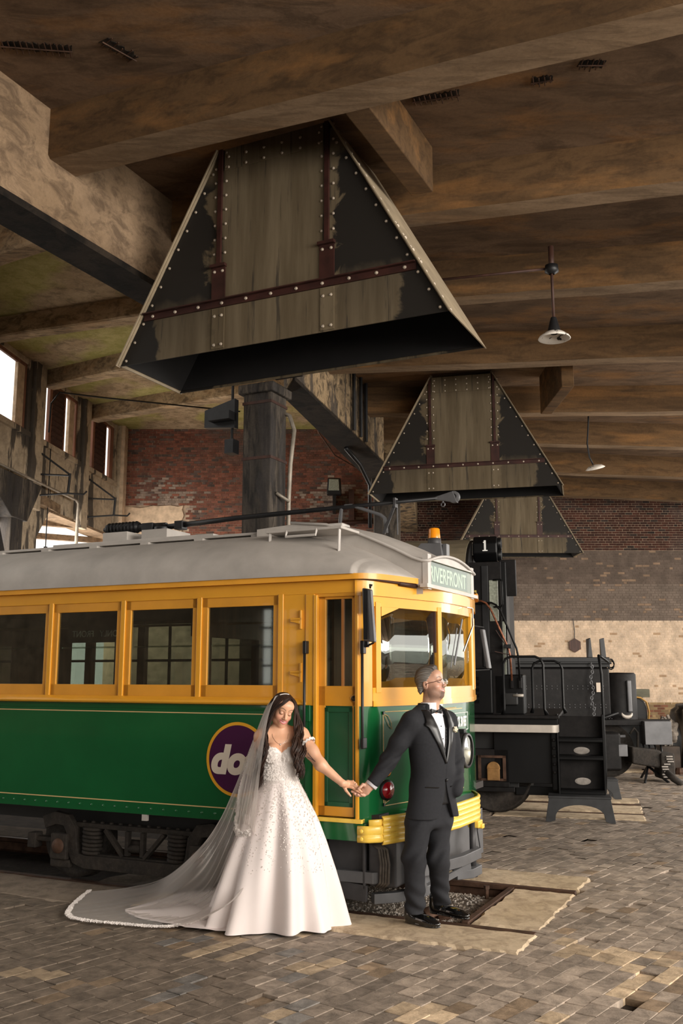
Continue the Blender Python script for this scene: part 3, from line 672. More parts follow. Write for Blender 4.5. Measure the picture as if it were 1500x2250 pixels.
mb=MB(); mb.prism([(hx[0]+.19*math.sin(k*math.pi/3)*.98,hx[2]+.20*math.cos(k*math.pi/3)) for k in range(6)],26.90,26.94,'y'); mb.build('board',simple('dark_brown_board',(.075,.032,.02),.6,0,.5,3,stretch=(8,8,.6)),hs,inv=iv,bevel=.004)
mb=MB(); mb.tube([(hx[0]-.02,26.93,hx[2]+.75),(hx[0]+.01,26.93,hx[2]+.4),(hx[0],26.93,hx[2]+.18)],.012,5); mb.build('cord',m_black,hs,inv=iv)
mb=MB(); p=aty(1405,1524,26.5); mb.box(p[0]-.45,p[0]+.26,26.45,27,p[2]-.10,p[2]+.12); tag(mb.build('timber',simple('grey_green_timber',(.17,.16,.11),.85,0,.3,6,stretch=(.3,1,1)),bevel=.01),'grey green timber board fixed low on the cream wall','timber')
# ================================================================ TRAM
m_yel=simple('amber_yellow_enamel',(.80,.37,.028),.28,0,.07,2.5,.05,12,coat=.35)
m_yel2=simple('sash_yellow_enamel',(.74,.33,.03),.35,0,.10,3,.05,12,coat=.2)
m_grn=simple('deep_green_enamel',(.007,.105,.030),.16,0,.10,2,.03,9,coat=.6)
m_grn2=simple('door_panel_green',(.012,.092,.038),.4,0,.10,2,.05,9,coat=.1)
m_roof=simple('grey_canvas_roof_paint',(.44,.405,.37),.6,0,.14,3.5,.35,18,dust=.15)
m_roofw=simple('pale_grey_sign_box_paint',(.50,.465,.43),.5,0,.10,5,.2,20)
m_stripe=simple('cream_lining_paint',(.72,.50,.22),.5)
m_cream=simple('cream_lettering',(.80,.70,.58),.45)
m_white=simple('white_lettering',(.85,.85,.82),.5)
m_purple=simple('purple_roundel_paint',(.060,.0015,.050),.3,coat=.4)
m_ring=simple('orange_ring_paint',(.86,.42,.02),.35,coat=.3)
m_dgrey=simple('dark_grey_steel_paint',(.050,.048,.050),.5,.15,.3,6,.2,20)
m_mgrey=simple('mid_grey_steel_paint',(.12,.12,.125),.45,.2,.2,5,.1,20)
m_rubber=simple('black_rubber',(.01,.01,.01),.5,0,.2,8)
m_truck=simple('dusty_truck_casting',(.020,.015,.011),.8,.1,.5,9,.5,30,dust=.07)
m_chrome=simple('bright_metal',(.75,.74,.72),.12,1)
m_bumper=simple('lemon_yellow_bumper',(.92,.60,.09),.35,0,.12,9,.05,12,coat=.25)
m_red=simple('red_lamp_lens',(.28,.004,.012),.18,coat=.6)
m_orange=simple('orange_lamp_lens',(.85,.28,.01),.2,coat=.6)
m_iwood=simple('brown_interior_wood',(.16,.06,.022),.5,0,.4,4,stretch=(4,4,.5))
m_idark=simple('dark_interior',(.02,.014,.011),.7,0,.3,4)
def glass(name,tint=(.62,.66,.62),refl=.35,ior=1.5):
    t=NT(name); t.n.remove(t.b)
    tr=t.N('BsdfTransparent'); tr.inputs[0].default_value=tint+(1,); gl=t.N('BsdfGlossy'); gl.inputs['Roughness'].default_value=.03; gl.inputs[0].default_value=(.9,.93,.9,1)
    fr=t.N('LayerWeight'); fr.inputs[0].default_value=.5; m=t.math('MINIMUM',t.math('MULTIPLY_ADD',t.math('POWER',fr.outputs['Facing'],4.0),.7,.04+refl*.25),1.0)
    mx=t.N('MixShader'); t.L(m,mx.inputs[0]); t.L(tr.outputs[0],mx.inputs[1]); t.L(gl.outputs[0],mx.inputs[2]); t.L(mx.outputs[0],t.o.inputs[0]); return t.m
m_glass=glass('window_glass',refl=.25)
m_fglass=glass('windscreen_glass',(.7,.74,.7),1.0)
m_sglass=glass('sign_glass',(.9,.94,.9),.1,1.12)
tram=thing('tram','green and amber tram with grey roof standing behind the couple','tram',tw(0,0,0),ang1)
TL=lambda u,v,z:(u,-v,z)
def TM(): return MB(TL)
CV=-.21                      # centre line of the body in v
def text_mesh(body,size,mat,parent,fn,name='lettering',shear=0,bold=0,ext=.002,align='CENTER',sx=1,mirror=False):
    cu=bpy.data.curves.new('t','FONT'); cu.body=body; cu.size=size; cu.shear=shear; cu.offset=bold; cu.align_x=align; cu.align_y='CENTER'; cu.resolution_u=8; cu.fill_mode='FRONT'
    o=bpy.data.objects.new('t',cu); COL.objects.link(o); dg=bpy.context.evaluated_depsgraph_get(); dg.update()
    me=bpy.data.meshes.new_from_object(o.evaluated_get(dg)); COL.objects.unlink(o); bpy.data.objects.remove(o)
    for v in me.vertices:
        x=v.co.x*sx*(-1 if mirror else 1); v.co=fn(x,v.co.y)
    me.polygons.foreach_set('use_smooth',[False]*len(me.polygons)); me.materials.clear(); me.materials.append(mat); me.name=name
    ob=bpy.data.objects.new(name,me); link(ob,parent); md=ob.modifiers.new('t','SOLIDIFY'); md.thickness=ext; md.offset=0
    return ob
# plan path of the body (near side, round the front, far side)
half=[(-3.06,1.15),(-3.0,1.135),(-2.95,1.08),(-2.92,1.0),(-2.86,.80),(-2.80,.58),(-2.745,.38),(-2.70,.21),(-2.685,0)]
path=half+[(-2.68,CV)]+[(u,2*CV-v) for u,v in half[::-1]]
full=[(-12.8,1.15)]+path+[(-12.8,2*CV-1.15)]
def offs(pts,o):
    out=[];n=len(pts)
    for i,(u,v) in enumerate(pts):
        a=pts[max(i-1,0)];b=pts[min(i+1,n-1)]
        d1=unit((u-a[0],v-a[1])) if i>0 else None; d2=unit((b[0]-u,b[1]-v)) if i<n-1 else None
        d=unit((d1 if d1 is not None else 0)+(d2 if d2 is not None else 0)) if (d1 is not None and d2 is not None) else (d1 if d1 is not None else d2)
        nn=(-d[1],d[0])    # left of travel = outward?
        out.append((u+nn[0]*o,v+nn[1]*o))
    return out
def strip(mb,pts,z0,z1,out,th):
    o=offs(pts,out); i_=offs(pts,out-th); n=len(pts)
    vs=[(u,v,z) for (u,v),z in [(p,z0) for p in o]+[(p,z1) for p in o]+[(p,z0) for p in i_]+[(p,z1) for p in i_]]
    fs=[]
    for k in range(n-1):
        fs+=[(k,k+1,n+k+1,n+k),(2*n+k,3*n+k,3*n+k+1,2*n+k+1),(n+k,n+k+1,3*n+k+1,3*n+k),(k,2*n+k,2*n+k+1,k+1)]
    fs+=[(0,n,3*n,2*n),(n-1,3*n-1,4*n-1,2*n-1)]
    mb.add(vs,fs); return mb
pathf=[(u-.012-.045*max(0,1-abs(v-CV)/1.0),v) for u,v in path]; side_l=[(-12.8,1.15),(-3.42,1.15)]; board_l=[(-12.8,1.15),(-3.04,1.15)]
# --- lower body
mb=TM(); strip(mb,side_l,.65,1.56,.0,.04); mb.build('side_panel',m_grn,tram,bevel=.004)
mb=TM(); strip(mb,pathf,.64,1.56,.0,.04); mb.build('front_panel',m_grn,tram,smooth=True).modifiers.new('e','EDGE_SPLIT').split_angle=.6
mb=TM(); mb.box(-3.45,-3.0,1.12,1.16,.575,.735); mb.box(-3.0,-2.98,1.10,1.155,.575,.70); mb.build('step_valance',m_grn,tram,bevel=.004)
mb=TM(); strip(mb,[(-12.8,2*CV-1.15),(-3.06,2*CV-1.15)],.65,1.56,.04,.04); mb.build('far_side_panel',m_grn,tram)
for z in(1.487,.748):
    mb=TM(); mb.box(-12.8,-3.62,1.151,1.154,z-.004,z+.004); mb.build('lining_stripe',m_stripe,tram)
mb=TM(); mb.box(-12.8,-3.53,1.15,1.156,1.515,1.56); mb.build('belt_strip',m_grn,tram,bevel=.003)
mb=TM()
for k in range(72): mb.dome((-12.3+k*.125,1.151,.700),(0,1,0),.011,.009,8)
mb.build('rivet_row',m_grn,tram)['kind']='stuff'
for s in(0,1):   # rocker strip
    pass
mb=TM(); mb.box(-3.53,-3.44,1.15,1.175,1.44,1.565); mb.build('corner_bracket',m_grn,tram,bevel=.004)
# --- sill moulding and posts
mb=TM(); mb.prism([(1.15,1.555),(1.215,1.563),(1.225,1.580),(1.205,1.598),(1.15,1.622)],-12.8,-3.60,'x'); mb.build('sill_moulding',m_yel,tram,bevel=.005)
mb=TM(); mb.hexa([(-3.60,1.15,1.555),(-3.47,1.15,1.555),(-3.5,1.20,1.57),(-3.60,1.22,1.57),(-3.60,1.15,1.62),(-3.47,1.15,1.60),(-3.50,1.18,1.60),(-3.60,1.20,1.60)]); mb.build('sill_end',m_yel,tram,bevel=.012)
mb=TM(); strip(mb,board_l,2.43,2.53,.0,.04); mb.build('letter_board',m_yel,tram,bevel=.003)
mb=TM(); strip(mb,offs(path,.018),2.405,2.535,.0,.03); mb.build('front_letter_board',m_yel,tram,smooth=True).modifiers.new('e','EDGE_SPLIT').split_angle=.6
mb=TM(); strip(mb,[(-12.8,1.15)]+half[:6],2.53,2.575,.055,.10); strip(mb,[(u,2*CV-v) for u,v in half[:6]][::-1]+[(-12.8,2*CV-1.15)],2.53,2.575,.055,.10); mb.build('gutter',m_yel2,tram,smooth=True).modifiers.new('e','EDGE_SPLIT').split_angle=.6
gp=offs([(-3.9,1.15),(-3.3,1.15)]+half[:6],.035)
mb=TM(); mb.tube([(u,v,2.545-(.03*i/len(gp))) for i,(u,v) in enumerate(gp)],.010,6); mb.tube([(gp[-2][0],gp[-2][1],2.518),(gp[-1][0],gp[-1][1],2.512)],.018,6); mb.build('drip_pipe',m_brown,tram,smooth=True)
posts=[-3.706,-4.486,-5.28,-6.095,-6.90,-7.70,-8.5,-9.3,-10.1,-10.9]
for i,p in enumerate(posts):
    mb=TM(); mb.box(p-.035,p+.012,1.10,1.158,1.60,2.44); mb.build('window_post',m_yel,tram,bevel=.004)
for i in range(len(posts)-1):
    a=posts[i+1]+.012; b=posts[i]-.035
    mb=TM(); zz=(1.612,1.715,2.352,2.432); w=.052
    mb.box(a,a+w,1.105,1.14,zz[0],zz[3]); mb.box(b-w,b,1.105,1.14,zz[0],zz[3]); mb.box(a,b,1.105,1.14,zz[0],zz[1]); mb.box(a,b,1.105,1.14,zz[2],zz[3])
    s=mb.build('window_sash',m_yel2,tram,bevel=.003)
    mb=TM(); mb.box(a+w-.01,b-w+.01,1.118,1.122,zz[1]-.01,zz[2]+.01); mb.build('pane',m_glass,s)
    if i<5:
        mb=TM(); mb.box(a+w,b-w,1.06,1.075,2.03,2.045); mb.build('half_drop_bar',m_glass,s)
mb=TM(); mb.box(-12.8,-10.9,1.10,1.15,1.56,2.44); mb.build('rear_panel',m_yel,tram)
# wall panel between last window and door, with hinges
mb=TM(); mb.box(-3.70,-3.49,1.10,1.150,1.56,2.43); mb.build('end_panel',m_yel,tram,bevel=.002)
mb=TM(); mb.box(-3.49,-3.41,1.10,1.162,1.56,2.43); mb.build('door_post',m_yel,tram,bevel=.006)
mb=TM(); mb.box(-3.49,-3.41,1.10,1.160,.735,1.56); mb.build('door_post_foot',m_grn,tram,bevel=.006)
mb=TM(); mb.box(-3.415,-3.385,1.12,1.170,.735,2.42); mb.build('door_edge_post',m_yel,tram,bevel=.004)
for z in(2.215,1.80):
    mb=TM(); mb.box(-3.535,-3.52,1.15,1.175,z-.06,z+.09); mb.box(-3.62,-3.52,1.155,1.175,z+.012,z+.028); mb.hexa([(-3.62,1.155,z-.0),(-3.535,1.155,z-.02),(-3.535,1.175,z-.02),(-3.62,1.175,z-.0),(-3.62,1.155,z+.01),(-3.535,1.155,z+.01),(-3.535,1.175,z+.01),(-3.62,1.175,z+.01)])
    mb.build('hinge_bracket',m_yel,tram,bevel=.003)
# --- door
door=TM(); d0,d1=-3.385,-3.055
door.box(d0,d0+.055,1.085,1.125,.74,2.405); door.box(d1-.045,d1,1.085,1.125,.74,2.405)
door.box(d0,d1,1.085,1.125,1.56,1.712); door.box(d0,d1,1.085,1.125,.74,.815); door.box(d0,d1,1.085,1.125,2.385,2.405)
dr=door.build('door',m_yel2,tram,bevel=.003)
mb=TM(); mb.box(d0+.05,d1-.04,1.092,1.118,.81,1.565); mb.build('door_panel',m_grn2,dr)
mb=TM(); z0,z1=.812,1.548; x0,x1=d0+.052,d1-.042
mb.box(x0,x1,1.118,1.130,z1-.035,z1); mb.box(x0,x1,1.118,1.130,z0,z0+.035); mb.box(x0,x0+.03,1.118,1.130,z0,z1); mb.box(x1-.03,x1,1.118,1.130,z0,z1); mb.build('panel_frame',m_grn2,dr,bevel=.004)
mb=TM(); mb.box(d0+.19,d0+.21,1.09,1.12,1.71,2.39); mb.build('glazing_bar',simple('varnished_bar',(.50,.20,.05),.4),dr,bevel=.002)
mb=TM(); mb.box(d0+.055,d0+.19,1.10,1.105,1.712,2.386); mb.build('pane',m_glass,dr)
mb=TM(); mb.box(d0+.21,d1-.045,1.10,1.105,1.712,2.386); mb.build('pane',m_glass,dr)
mb=TM(); mb.lathe((d1-.028,1.123,1.618),[(.030,0),(.030,.01),(.022,.014)],20,ax=(0,1,0)); mb.build('lock_ring',simple('brass',(.55,.36,.14),.3,.9),dr,smooth=True)
mb=TM(); mb.lathe((d1-.028,1.13,1.618),[(.021,0),(.02,.008),(.006,.010)],20,ax=(0,1,0)); mb.build('lock',m_black,dr,smooth=True)
# door header and lower step edge
mb=TM(); mb.box(-3.41,-3.05,1.10,1.145,2.405,2.43); mb.build('door_header',m_yel2,tram)
mb=TM(); mb.box(-3.45,-3.0,1.10,1.178,.705,.735); mb.build('step_edge',m_bumper,tram,bevel=.003)
# --- front windows: pillars, frames
def onp(k,t): # point between half-path nodes
    return None
def seg(a,b,t): return (a[0]+(b[0]-a[0])*t,a[1]+(b[1]-a[1])*t)
mb=TM(); strip(mb,half[:3],1.56,2.41,.0,.06); mb.build('corner_pillar',m_yel,tram,smooth=True).modifiers.new('e','EDGE_SPLIT').split_angle=.7
mb=TM(); mb.box(-3.06,-3.035,1.10,1.162,.70,2.41); mb.build('door_edge_post',m_yel,tram,bevel=.004)
fpath=[p for p in path if p[0]>-2.951]
mb=TM(); strip(mb,fpath,1.558,1.70,.004,.05); mb.build('front_waist_panel',m_yel,tram,smooth=True).modifiers.new('e','EDGE_SPLIT').split_angle=.6
mb=TM(); strip(mb,fpath,1.558,1.60,.012,.02); mb.build('waist_moulding',m_yel,tram,smooth=True).modifiers.new('e','EDGE_SPLIT').split_angle=.6
mb=TM(); strip(mb,fpath,2.325,2.41,.0,.05); mb.build('window_head',m_yel,tram,smooth=True).modifiers.new('e','EDGE_SPLIT').split_angle=.6
def pil(pt,dv,w,nm='front_pillar'):
    mb=TM(); d=unit(dv); n=(-d[1],d[0]); c=[]
    for a,b in((-w,-.045),(w,-.045),(w,.006),(-w,.006)): c.append((pt[0]+d[0]*a+n[0]*b,pt[1]+d[1]*a+n[1]*b))
    mb.hexa([(x,y,1.66) for x,y in c]+[(x,y,2.36) for x,y in c]); mb.build(nm,m_yel,tram,bevel=.003)
dv1=(-2.70+2.92,.21-1.0); dv1m=(2.70-2.92,.21-1.0)
pil((-2.925,1.02),dv1,.030); pil(seg((-2.92,1.0),(-2.70,.21),.985),dv1,.028); pil((-2.698,2*CV-.23),(-.02,-1),.032); pil((-2.925,2*CV-1.02),dv1m,.03)
# small corner gusset that rounds the top of the side window
a=seg((-2.92,1.0),(-2.70,.21),.03); b=seg((-2.92,1.0),(-2.70,.21),.30)
mb=TM(); mb.hexa([(a[0],a[1],2.25),(b[0],b[1],2.322),(b[0]-.01,b[1]-.003,2.322),(a[0]-.01,a[1]-.003,2.25),(a[0],a[1],2.34),(b[0],b[1],2.34),(b[0]-.01,b[1]-.003,2.34),(a[0]-.01,a[1]-.003,2.34)]); mb.build('window_head_fillet',m_yel,tram)
for pts in([p for p in half[3:8]],[(-2.70,.21),(-2.685,0),(-2.68,CV),(-2.685,2*CV),(-2.70,2*CV-.21)],[(u,2*CV-v) for u,v in half[3:8]][::-1]):
    mb=TM(); strip(mb,offs(pts,-.02),1.69,2.33,0,.004); mb.build('front_pane',m_fglass,tram,smooth=True)
# bright half drop rail and dark runner in the side window of the cab
a=seg((-2.92,1.0),(-2.70,.21),.04); b=seg((-2.92,1.0),(-2.70,.21),.90)
mb=TM(); mb.bar((a[0]-.03,a[1]-.01,2.005),(b[0]-.03,b[1]-.01,2.005),.018,.012); mb.build('drop_rail',m_white,tram)
c=seg((-2.92,1.0),(-2.70,.21),.93); mb=TM(); mb.box(c[0]-.03,c[0]-.005,c[1]-.012,c[1]+.012,1.98,2.32); mb.build('window_runner',m_brown,tram)
mb=TM(); mb.box(c[0]-.035,c[0]-.02,c[1]-.03,c[1]+.03,1.70,1.98); mb.build('window_runner',m_black,tram)
# --- roof
def ridge(u):
    xs=[-12.8,-4.4,-3.9,-3.6,-3.3,-3.0,-2.75]; zs=[3.05,3.10,3.155,3.13,3.05,2.93,2.80]; return float(np.interp(u,xs,zs))
def roof_pt(a,b):
    # a across 0..1 ; b along 0..1
    ub=[-12.8,-9,-6,-4.6,-4.2,-3.9,-3.7,-3.5,-3.35,-3.2,-3.1,-3.0,-2.92,-2.85,-2.78,-2.73]
    k=b*(len(ub)-1); i=min(int(k),len(ub)-2); u=ub[i]+(ub[i+1]-ub[i])*(k-i)
    hw=1.43
    # half width from the plan path
    if u>-3.06:
        vs=[p[1]-CV for p in half]+[0]; us=[p[0] for p in half]+[-2.68]; hw=float(np.interp(u-.04,us,vs))+.03
    s=max(0,(u+4.2)/1.47); top=3.07-(.50*s**2.1)*1.0 if s>0 else 3.07
    top=max(top,2.585)
    th=math.pi*(a); c=math.cos(th); sn=math.sin(th)
    x=math.copysign(abs(c)**.82,c)*hw; z=2.572+(top-2.572)*abs(sn)**.80
    return (u,CV+x,z)
mb=TM(); mb.grid(roof_pt,41,76); mb.build('roof',m_roof,tram,smooth=True)
# arched fore box carrying the destination sign
c0,c1=.56,-.66; cm=(c0+c1)/2; ch=(c0-c1)/2
us=[-4.3,-3.9,-3.6,-3.3,-3.1,-2.95,-2.80,-2.72]
def topz(u,v,ex=0): return ridge(u)-.085*((v-cm)/ch)**2*(.3+.7*min(1,(u+4.3)/1.3))+ex
mb=TM(); nv=13; vs=[];fs=[]
for u in us:
    for k in range(nv): v=c0+(c1-c0)*k/(nv-1); vs.append((u,v,topz(u,v)))
for i in range(len(us)-1):
    for k in range(nv-1): fs.append((i*nv+k,i*nv+k+1,(i+1)*nv+k+1,(i+1)*nv+k))
nb_=len(vs)
for u in us: vs.append((u,c0,2.45)); 
for u in us: vs.append((u,c1,2.45))
L=len(us)
for i in range(L-1):
    fs.append((i*nv,(i+1)*nv,nb_+i+1,nb_+i)); fs.append((i*nv+nv-1,(i+1)*nv+nv-1,nb_+L+i+1,nb_+L+i))
mb.add(vs,fs); mb.build('sign_box_hood',m_roof,tram,smooth=True).modifiers.new('e','EDGE_SPLIT').split_angle=.6
# brim round the top edge of the box
mb=TM(); pts=[(-3.95,c0+.01,topz(-3.9,c0,.012))]+[(u,c0+.012,topz(u,c0,.01)) for u in us[2:]]+[(-2.66,c0+(c1-c0)*k/12,topz(-2.72,c0+(c1-c0)*k/12,.008)) for k in range(13)]+[(u,c1-.012,topz(u,c1,.01)) for u in us[2:][::-1]]
mb.tube(pts,.013,6); mb.build('roof_brim',m_roofw,tram,smooth=True)
mb=TM(); poly=[(c0,2.49)]+[(c0+(c1-c0)*k/14,topz(-2.72,c0+(c1-c0)*k/14)) for k in range(15)]+[(c1,2.49)]
# face with an opening: frame pieces
mb.box(-2.72,-2.672,c0-.075,c0+.005,2.49,2.78); mb.box(-2.72,-2.672,c1-.005,c1+.075,2.49,2.78); mb.box(-2.72,-2.655,c1-.07,c0+.07,2.50,2.53)
vs=[];fs=[]
for u in(-2.72,-2.672):
    for k in range(15):
        v=c0+(c1-c0)*k/14; vs+= [(u,v,2.735),(u,v,topz(-2.72,v,.0))]
for k in range(14):
    a=2*k; fs+=[(a,a+2,a+3,a+1),(a+30,a+31,a+33,a+32),(a,a+30,a+32,a+2),(a+1,a+3,a+33,a+31)]
mb.add(vs,fs); mb.build('sign_frame',m_roofw,tram)
mb=TM(); mb.box(-2.668,-2.655,c1+.06,c0-.06,2.728,2.742); mb.build('sign_moulding',m_roofw,tram)
mb=TM(); mb.box(-2.74,-2.71,c1+.06,c0-.06,2.52,2.74); sg=mb.build('sign_blind',simple('dark_green_blind',(.02,.065,.05),.6),tram)
text_mesh('RIVERFRONT',.185,simple('pale_green_letters',(.62,.72,.60),.5),sg,lambda x,y:TL(-2.705,cm-x-.0,2.628+y),sx=.90,bold=.002)
mb=TM(); mb.box(-2.675,-2.672,c1+.06,c0-.06,2.52,2.738); mb.build('sign_pane',m_sglass,tram)
# roof fittings
mb=TM()
for u in(-3.95,-3.30): 
    mb.bar((u,1.02,2.66),(u,.95,2.70),.03,.012); mb.bar((u,.95,2.69),(u,.93,2.99),.035,.012,up=(0,1,0)); mb.bar((u,1.1,2.625),(u,1.0,2.68),.045,.012)
mb.build('ladder_bracket',m_roofw,tram,bevel=.003)
mb=TM(); mb.box(-3.98,-3.27,.60,.96,2.975,3.0); mb.build('roof_step_board',m_roof,tram,bevel=.006)
mb=TM(); mb.tube([(-3.78,.95,2.99),(-3.78,.97,2.935),(-3.50,.97,2.935),(-3.50,.95,2.99)],.012,6); mb.build('roof_step_loop',m_roofw,tram)
mb=TM(); mb.tube([(-3.86,1.10,2.60),(-3.86,1.17,2.66),(-3.82,1.18,2.675),(-3.73,1.18,2.675),(-3.69,1.17,2.66),(-3.69,1.10,2.60)],.012,6); mb.build('grab_hoop',m_roof,tram,smooth=True)
mb=TM()
for v in(.42,.20): mb.box(-12,-4.1,v-.05,v+.05,3.055,3.078)
mb.build('walkway_board',m_roof,tram)['kind']='stuff'
for k in range(11):
    mb=TM(); mb.box(-10.6+k*.62,-10.5+k*.62,.12,.50,3.0,3.055); mb.build('walkway_bearer',m_roof,tram,bevel=.004)
mb=TM(); mb.box(-7.0,-5.0,-.55,.0,3.11,3.14); mb.build('trolley_plank',m_roof,tram,bevel=.005)
mb=TM(); mb.box(-7.0,-5.0,.02,.20,3.11,3.145); mb.build('trolley_plank',m_roof,tram,bevel=.005)
mb=TM()
for u in(-6.35,-5.85): mb.box(u-.16,u+.16,-.42,.0,3.14,3.27)
mb.box(-6.7,-5.3,-.40,-.34,3.05,3.12); mb.build('trolley_base',m_roof,tram,bevel=.005)
tp=mb
mb=TM(); mb.cyl((-6.62,CV,3.345),(-6.2,CV,3.345),.052,n=14)
for k in range(9): mb.lathe((-6.60+k*.045,CV,3.345),[(.05,0),(.066,.012),(.05,.024)],14,ax=(1,0,0))
mb.cyl((-6.66,CV,3.34),(-6.62,CV,3.34),.025,n=8); mb.build('trolley_spring',m_black,tram,smooth=True)
mb=TM(); mb.cyl((-6.2,CV,3.335),(-5.85,CV,3.32),.042,.05,n=10); mb.box(-6.12,-5.98,CV-.07,CV+.07,3.29,3.37); mb.lathe((-5.9,CV,3.26),[(.09,0),(.09,.06),(.05,.09)],12); mb.box(-5.72,-5.62,CV-.05,CV+.05,3.28,3.37); mb.build('trolley_head_casting',m_black,tram,bevel=.006)
mb=TM(); mb.tube([(-5.88,CV,3.32),(-5.0,CV,3.355),(-3.9,CV,3.375),(-2.85,CV,3.388)],[.030,.026,.022,.016],10); mb.build('trolley_pole',m_black,tram,smooth=True)
mb=TM(); mb.hexa([(-2.88,CV-.012,3.375),(-2.66,CV-.022,3.33),(-2.66,CV+.022,3.33),(-2.88,CV+.012,3.375),(-2.88,CV-.012,3.40),(-2.70,CV-.022,3.44),(-2.70,CV+.022,3.44),(-2.88,CV+.012,3.40)]); mb.lathe((-2.695,CV-.02,3.385),[(.03,0),(.058,.004),(.045,.02),(.058,.036),(.03,.04)],20,ax=(0,1,0)); mb.build('trolley_wheel_harp',m_mgrey,tram,bevel=.006)
mb=TM(); mb.lathe((-2.80,CV,3.325),[(.016,-.006),(.024,0),(.016,.006)],12,ax=(0,1,0)); mb.cyl((-2.80,CV,3.34),(-2.80,CV,3.37),.006,n=6); mb.build('rope_eye',m_mgrey,tram)
mb=TM(); mb.box(-3.93,-3.77,CV-.09,CV+.09,3.165,3.215); mb.build('hook_base',m_roofw,tram,bevel=.015)
mb=TM(); mb.tube([(-3.84,CV,3.21),(-3.825,CV,3.36),(-3.78,CV,3.39),(-3.71,CV,3.385),(-3.42,CV,3.275),(-3.375,CV,3.24),(-3.36,CV,3.10)],.017,8); mb.build('pole_guard',m_mgrey,tram,smooth=True)
mb=TM(); mb.bar((-3.38,CV+.02,3.09),(-3.265,CV+.02,3.36),.028,.012); mb.box(-3.275,-3.255,CV-.03,CV+.04,3.33,3.42); mb.cyl((-3.262,CV-.03,3.08),(-3.262,CV-.03,3.40),.007,n=6); mb.build('pole_hook_stay',m_dgrey,tram)
mb=TM(); mb.hexa([(-3.05,CV-.10,2.90),(-2.78,CV-.10,2.80),(-2.78,CV+.10,2.80),(-3.05,CV+.10,2.90),(-3.0,CV-.06,2.975),(-2.81,CV-.06,2.965),(-2.81,CV+.06,2.965),(-3.0,CV+.06,2.975)]); mb.box(-2.80,-2.76,CV-.04,CV+.04,2.84,2.96); mb.build('beacon_bracket',m_mgrey,tram,bevel=.005)
mb=TM(); mb.lathe((-2.89,CV+.0,2.97),[(.062,0),(.060,.045),(.056,.048)],20); mb.build('beacon_base',m_dgrey,tram,smooth=True)
mb=TM(); mb.lathe((-2.89,CV+.0,3.015),[(.056,0),(.050,.085),(.044,.095),(.001,.097)],20); mb.build('beacon_lens',m_orange,tram,smooth=True)
mb=TM(); mb.box(-12,-6.28,1.19,1.21,2.575,2.64); mb.build('side_name_board',m_yel2,tram,bevel=.012)
# --- handrails, mirrors, lamps, wiper
for u,z0,z1 in((-3.475,1.35,1.99),(-2.985,1.30,1.985)):
    mb=TM(); v=1.20 if u<-3.2 else 1.19; mb.tube([(u,1.15,z0-.03),(u,v,z0),(u,v,z1)],.011,8); mb.build('hand_rail',m_rubber,tram,smooth=True)
    mb=TM(); mb.box(u-.012,u+.018,1.15,v+.014,z1-.03,z1+.07); mb.build('rail_clamp',m_black,tram,bevel=.006)
    mb=TM(); mb.box(u-.012,u+.012,1.13,v+.01,z0-.05,z0+.03); mb.build('rail_clamp',m_black,tram,bevel=.006)
def mirror(u,v,z0,z1,dx,lab=None):
    mb=TM(); mb.hexa([(u-.01,v,z0),(u+.105,v+.05,z0-.015),(u+.115,v+.02,z0-.015),(u,v-.04,z0),(u-.02,v,z1),(u+.075,v+.05,z1-.02),(u+.085,v+.02,z1-.02),(u-.01,v-.04,z1)])
    m=mb.build('mirror',m_mgrey,tram,bevel=.012); return m
m1=mirror(-2.945,1.24,2.05,2.455,0)
mb=TM(); mb.box(-2.935,-2.91,1.262,1.278,2.06,2.44); mb.build('mirror_groove',m_black,m1)
mb=TM(); mb.box(-2.975,-2.95,1.14,1.20,2.27,2.44); mb.build('mirror_mount',m_black,tram,bevel=.004)
mb=TM(); mb.box(-2.972,-2.945,1.14,1.175,2.005,2.16); mb.tube([(-2.955,1.16,2.015),(-2.88,1.22,2.035),(-2.86,1.23,2.06)],.009,6); mb.build('mirror_arm',m_black,tram,bevel=.004)
mb=TM(); mb.tube([(-2.91,1.20,2.455),(-2.90,1.23,2.475),(-2.885,1.22,2.47)],.009,6); mb.build('mirror_knob',m_black,tram)
# far side mirror
fu,fv=-2.90,-1.86
mb=TM(); mb.hexa([(fu-.02,fv-.03,1.86),(fu+.02,fv-.03,1.86),(fu+.02,fv+.05,1.86),(fu-.02,fv+.05,1.86),(fu-.08,fv-.03,2.27),(fu-.04,fv-.03,2.27),(fu-.04,fv+.05,2.27),(fu-.08,fv+.05,2.27)]); mb.build('mirror',m_mgrey,tram,bevel=.01)
mb=TM(); mb.cyl((-2.95,-1.5,2.29),(fu-.05,fv,2.29),.006,n=6); mb.cyl((-2.95,-1.5,1.84),(fu,fv,1.85),.006,n=6); mb.build('mirror_arm',m_black,tram)
mb=TM(); mb.tube([(-2.66,-.42,2.40),(-2.62,-.44,2.39),(-2.60,-.38,2.23),(-2.62,-.16,2.0)],.007,6); mb.build('wiper_arm',m_chrome,tram)
mb=TM(); mb.bar((-2.64,-.20,2.28),(-2.66,-.02,1.88),.018,.010); mb.bar((-2.655,-.10,2.2),(-2.665,.06,1.86),.008,.006); mb.build('wiper_blade',m_mgrey,tram)
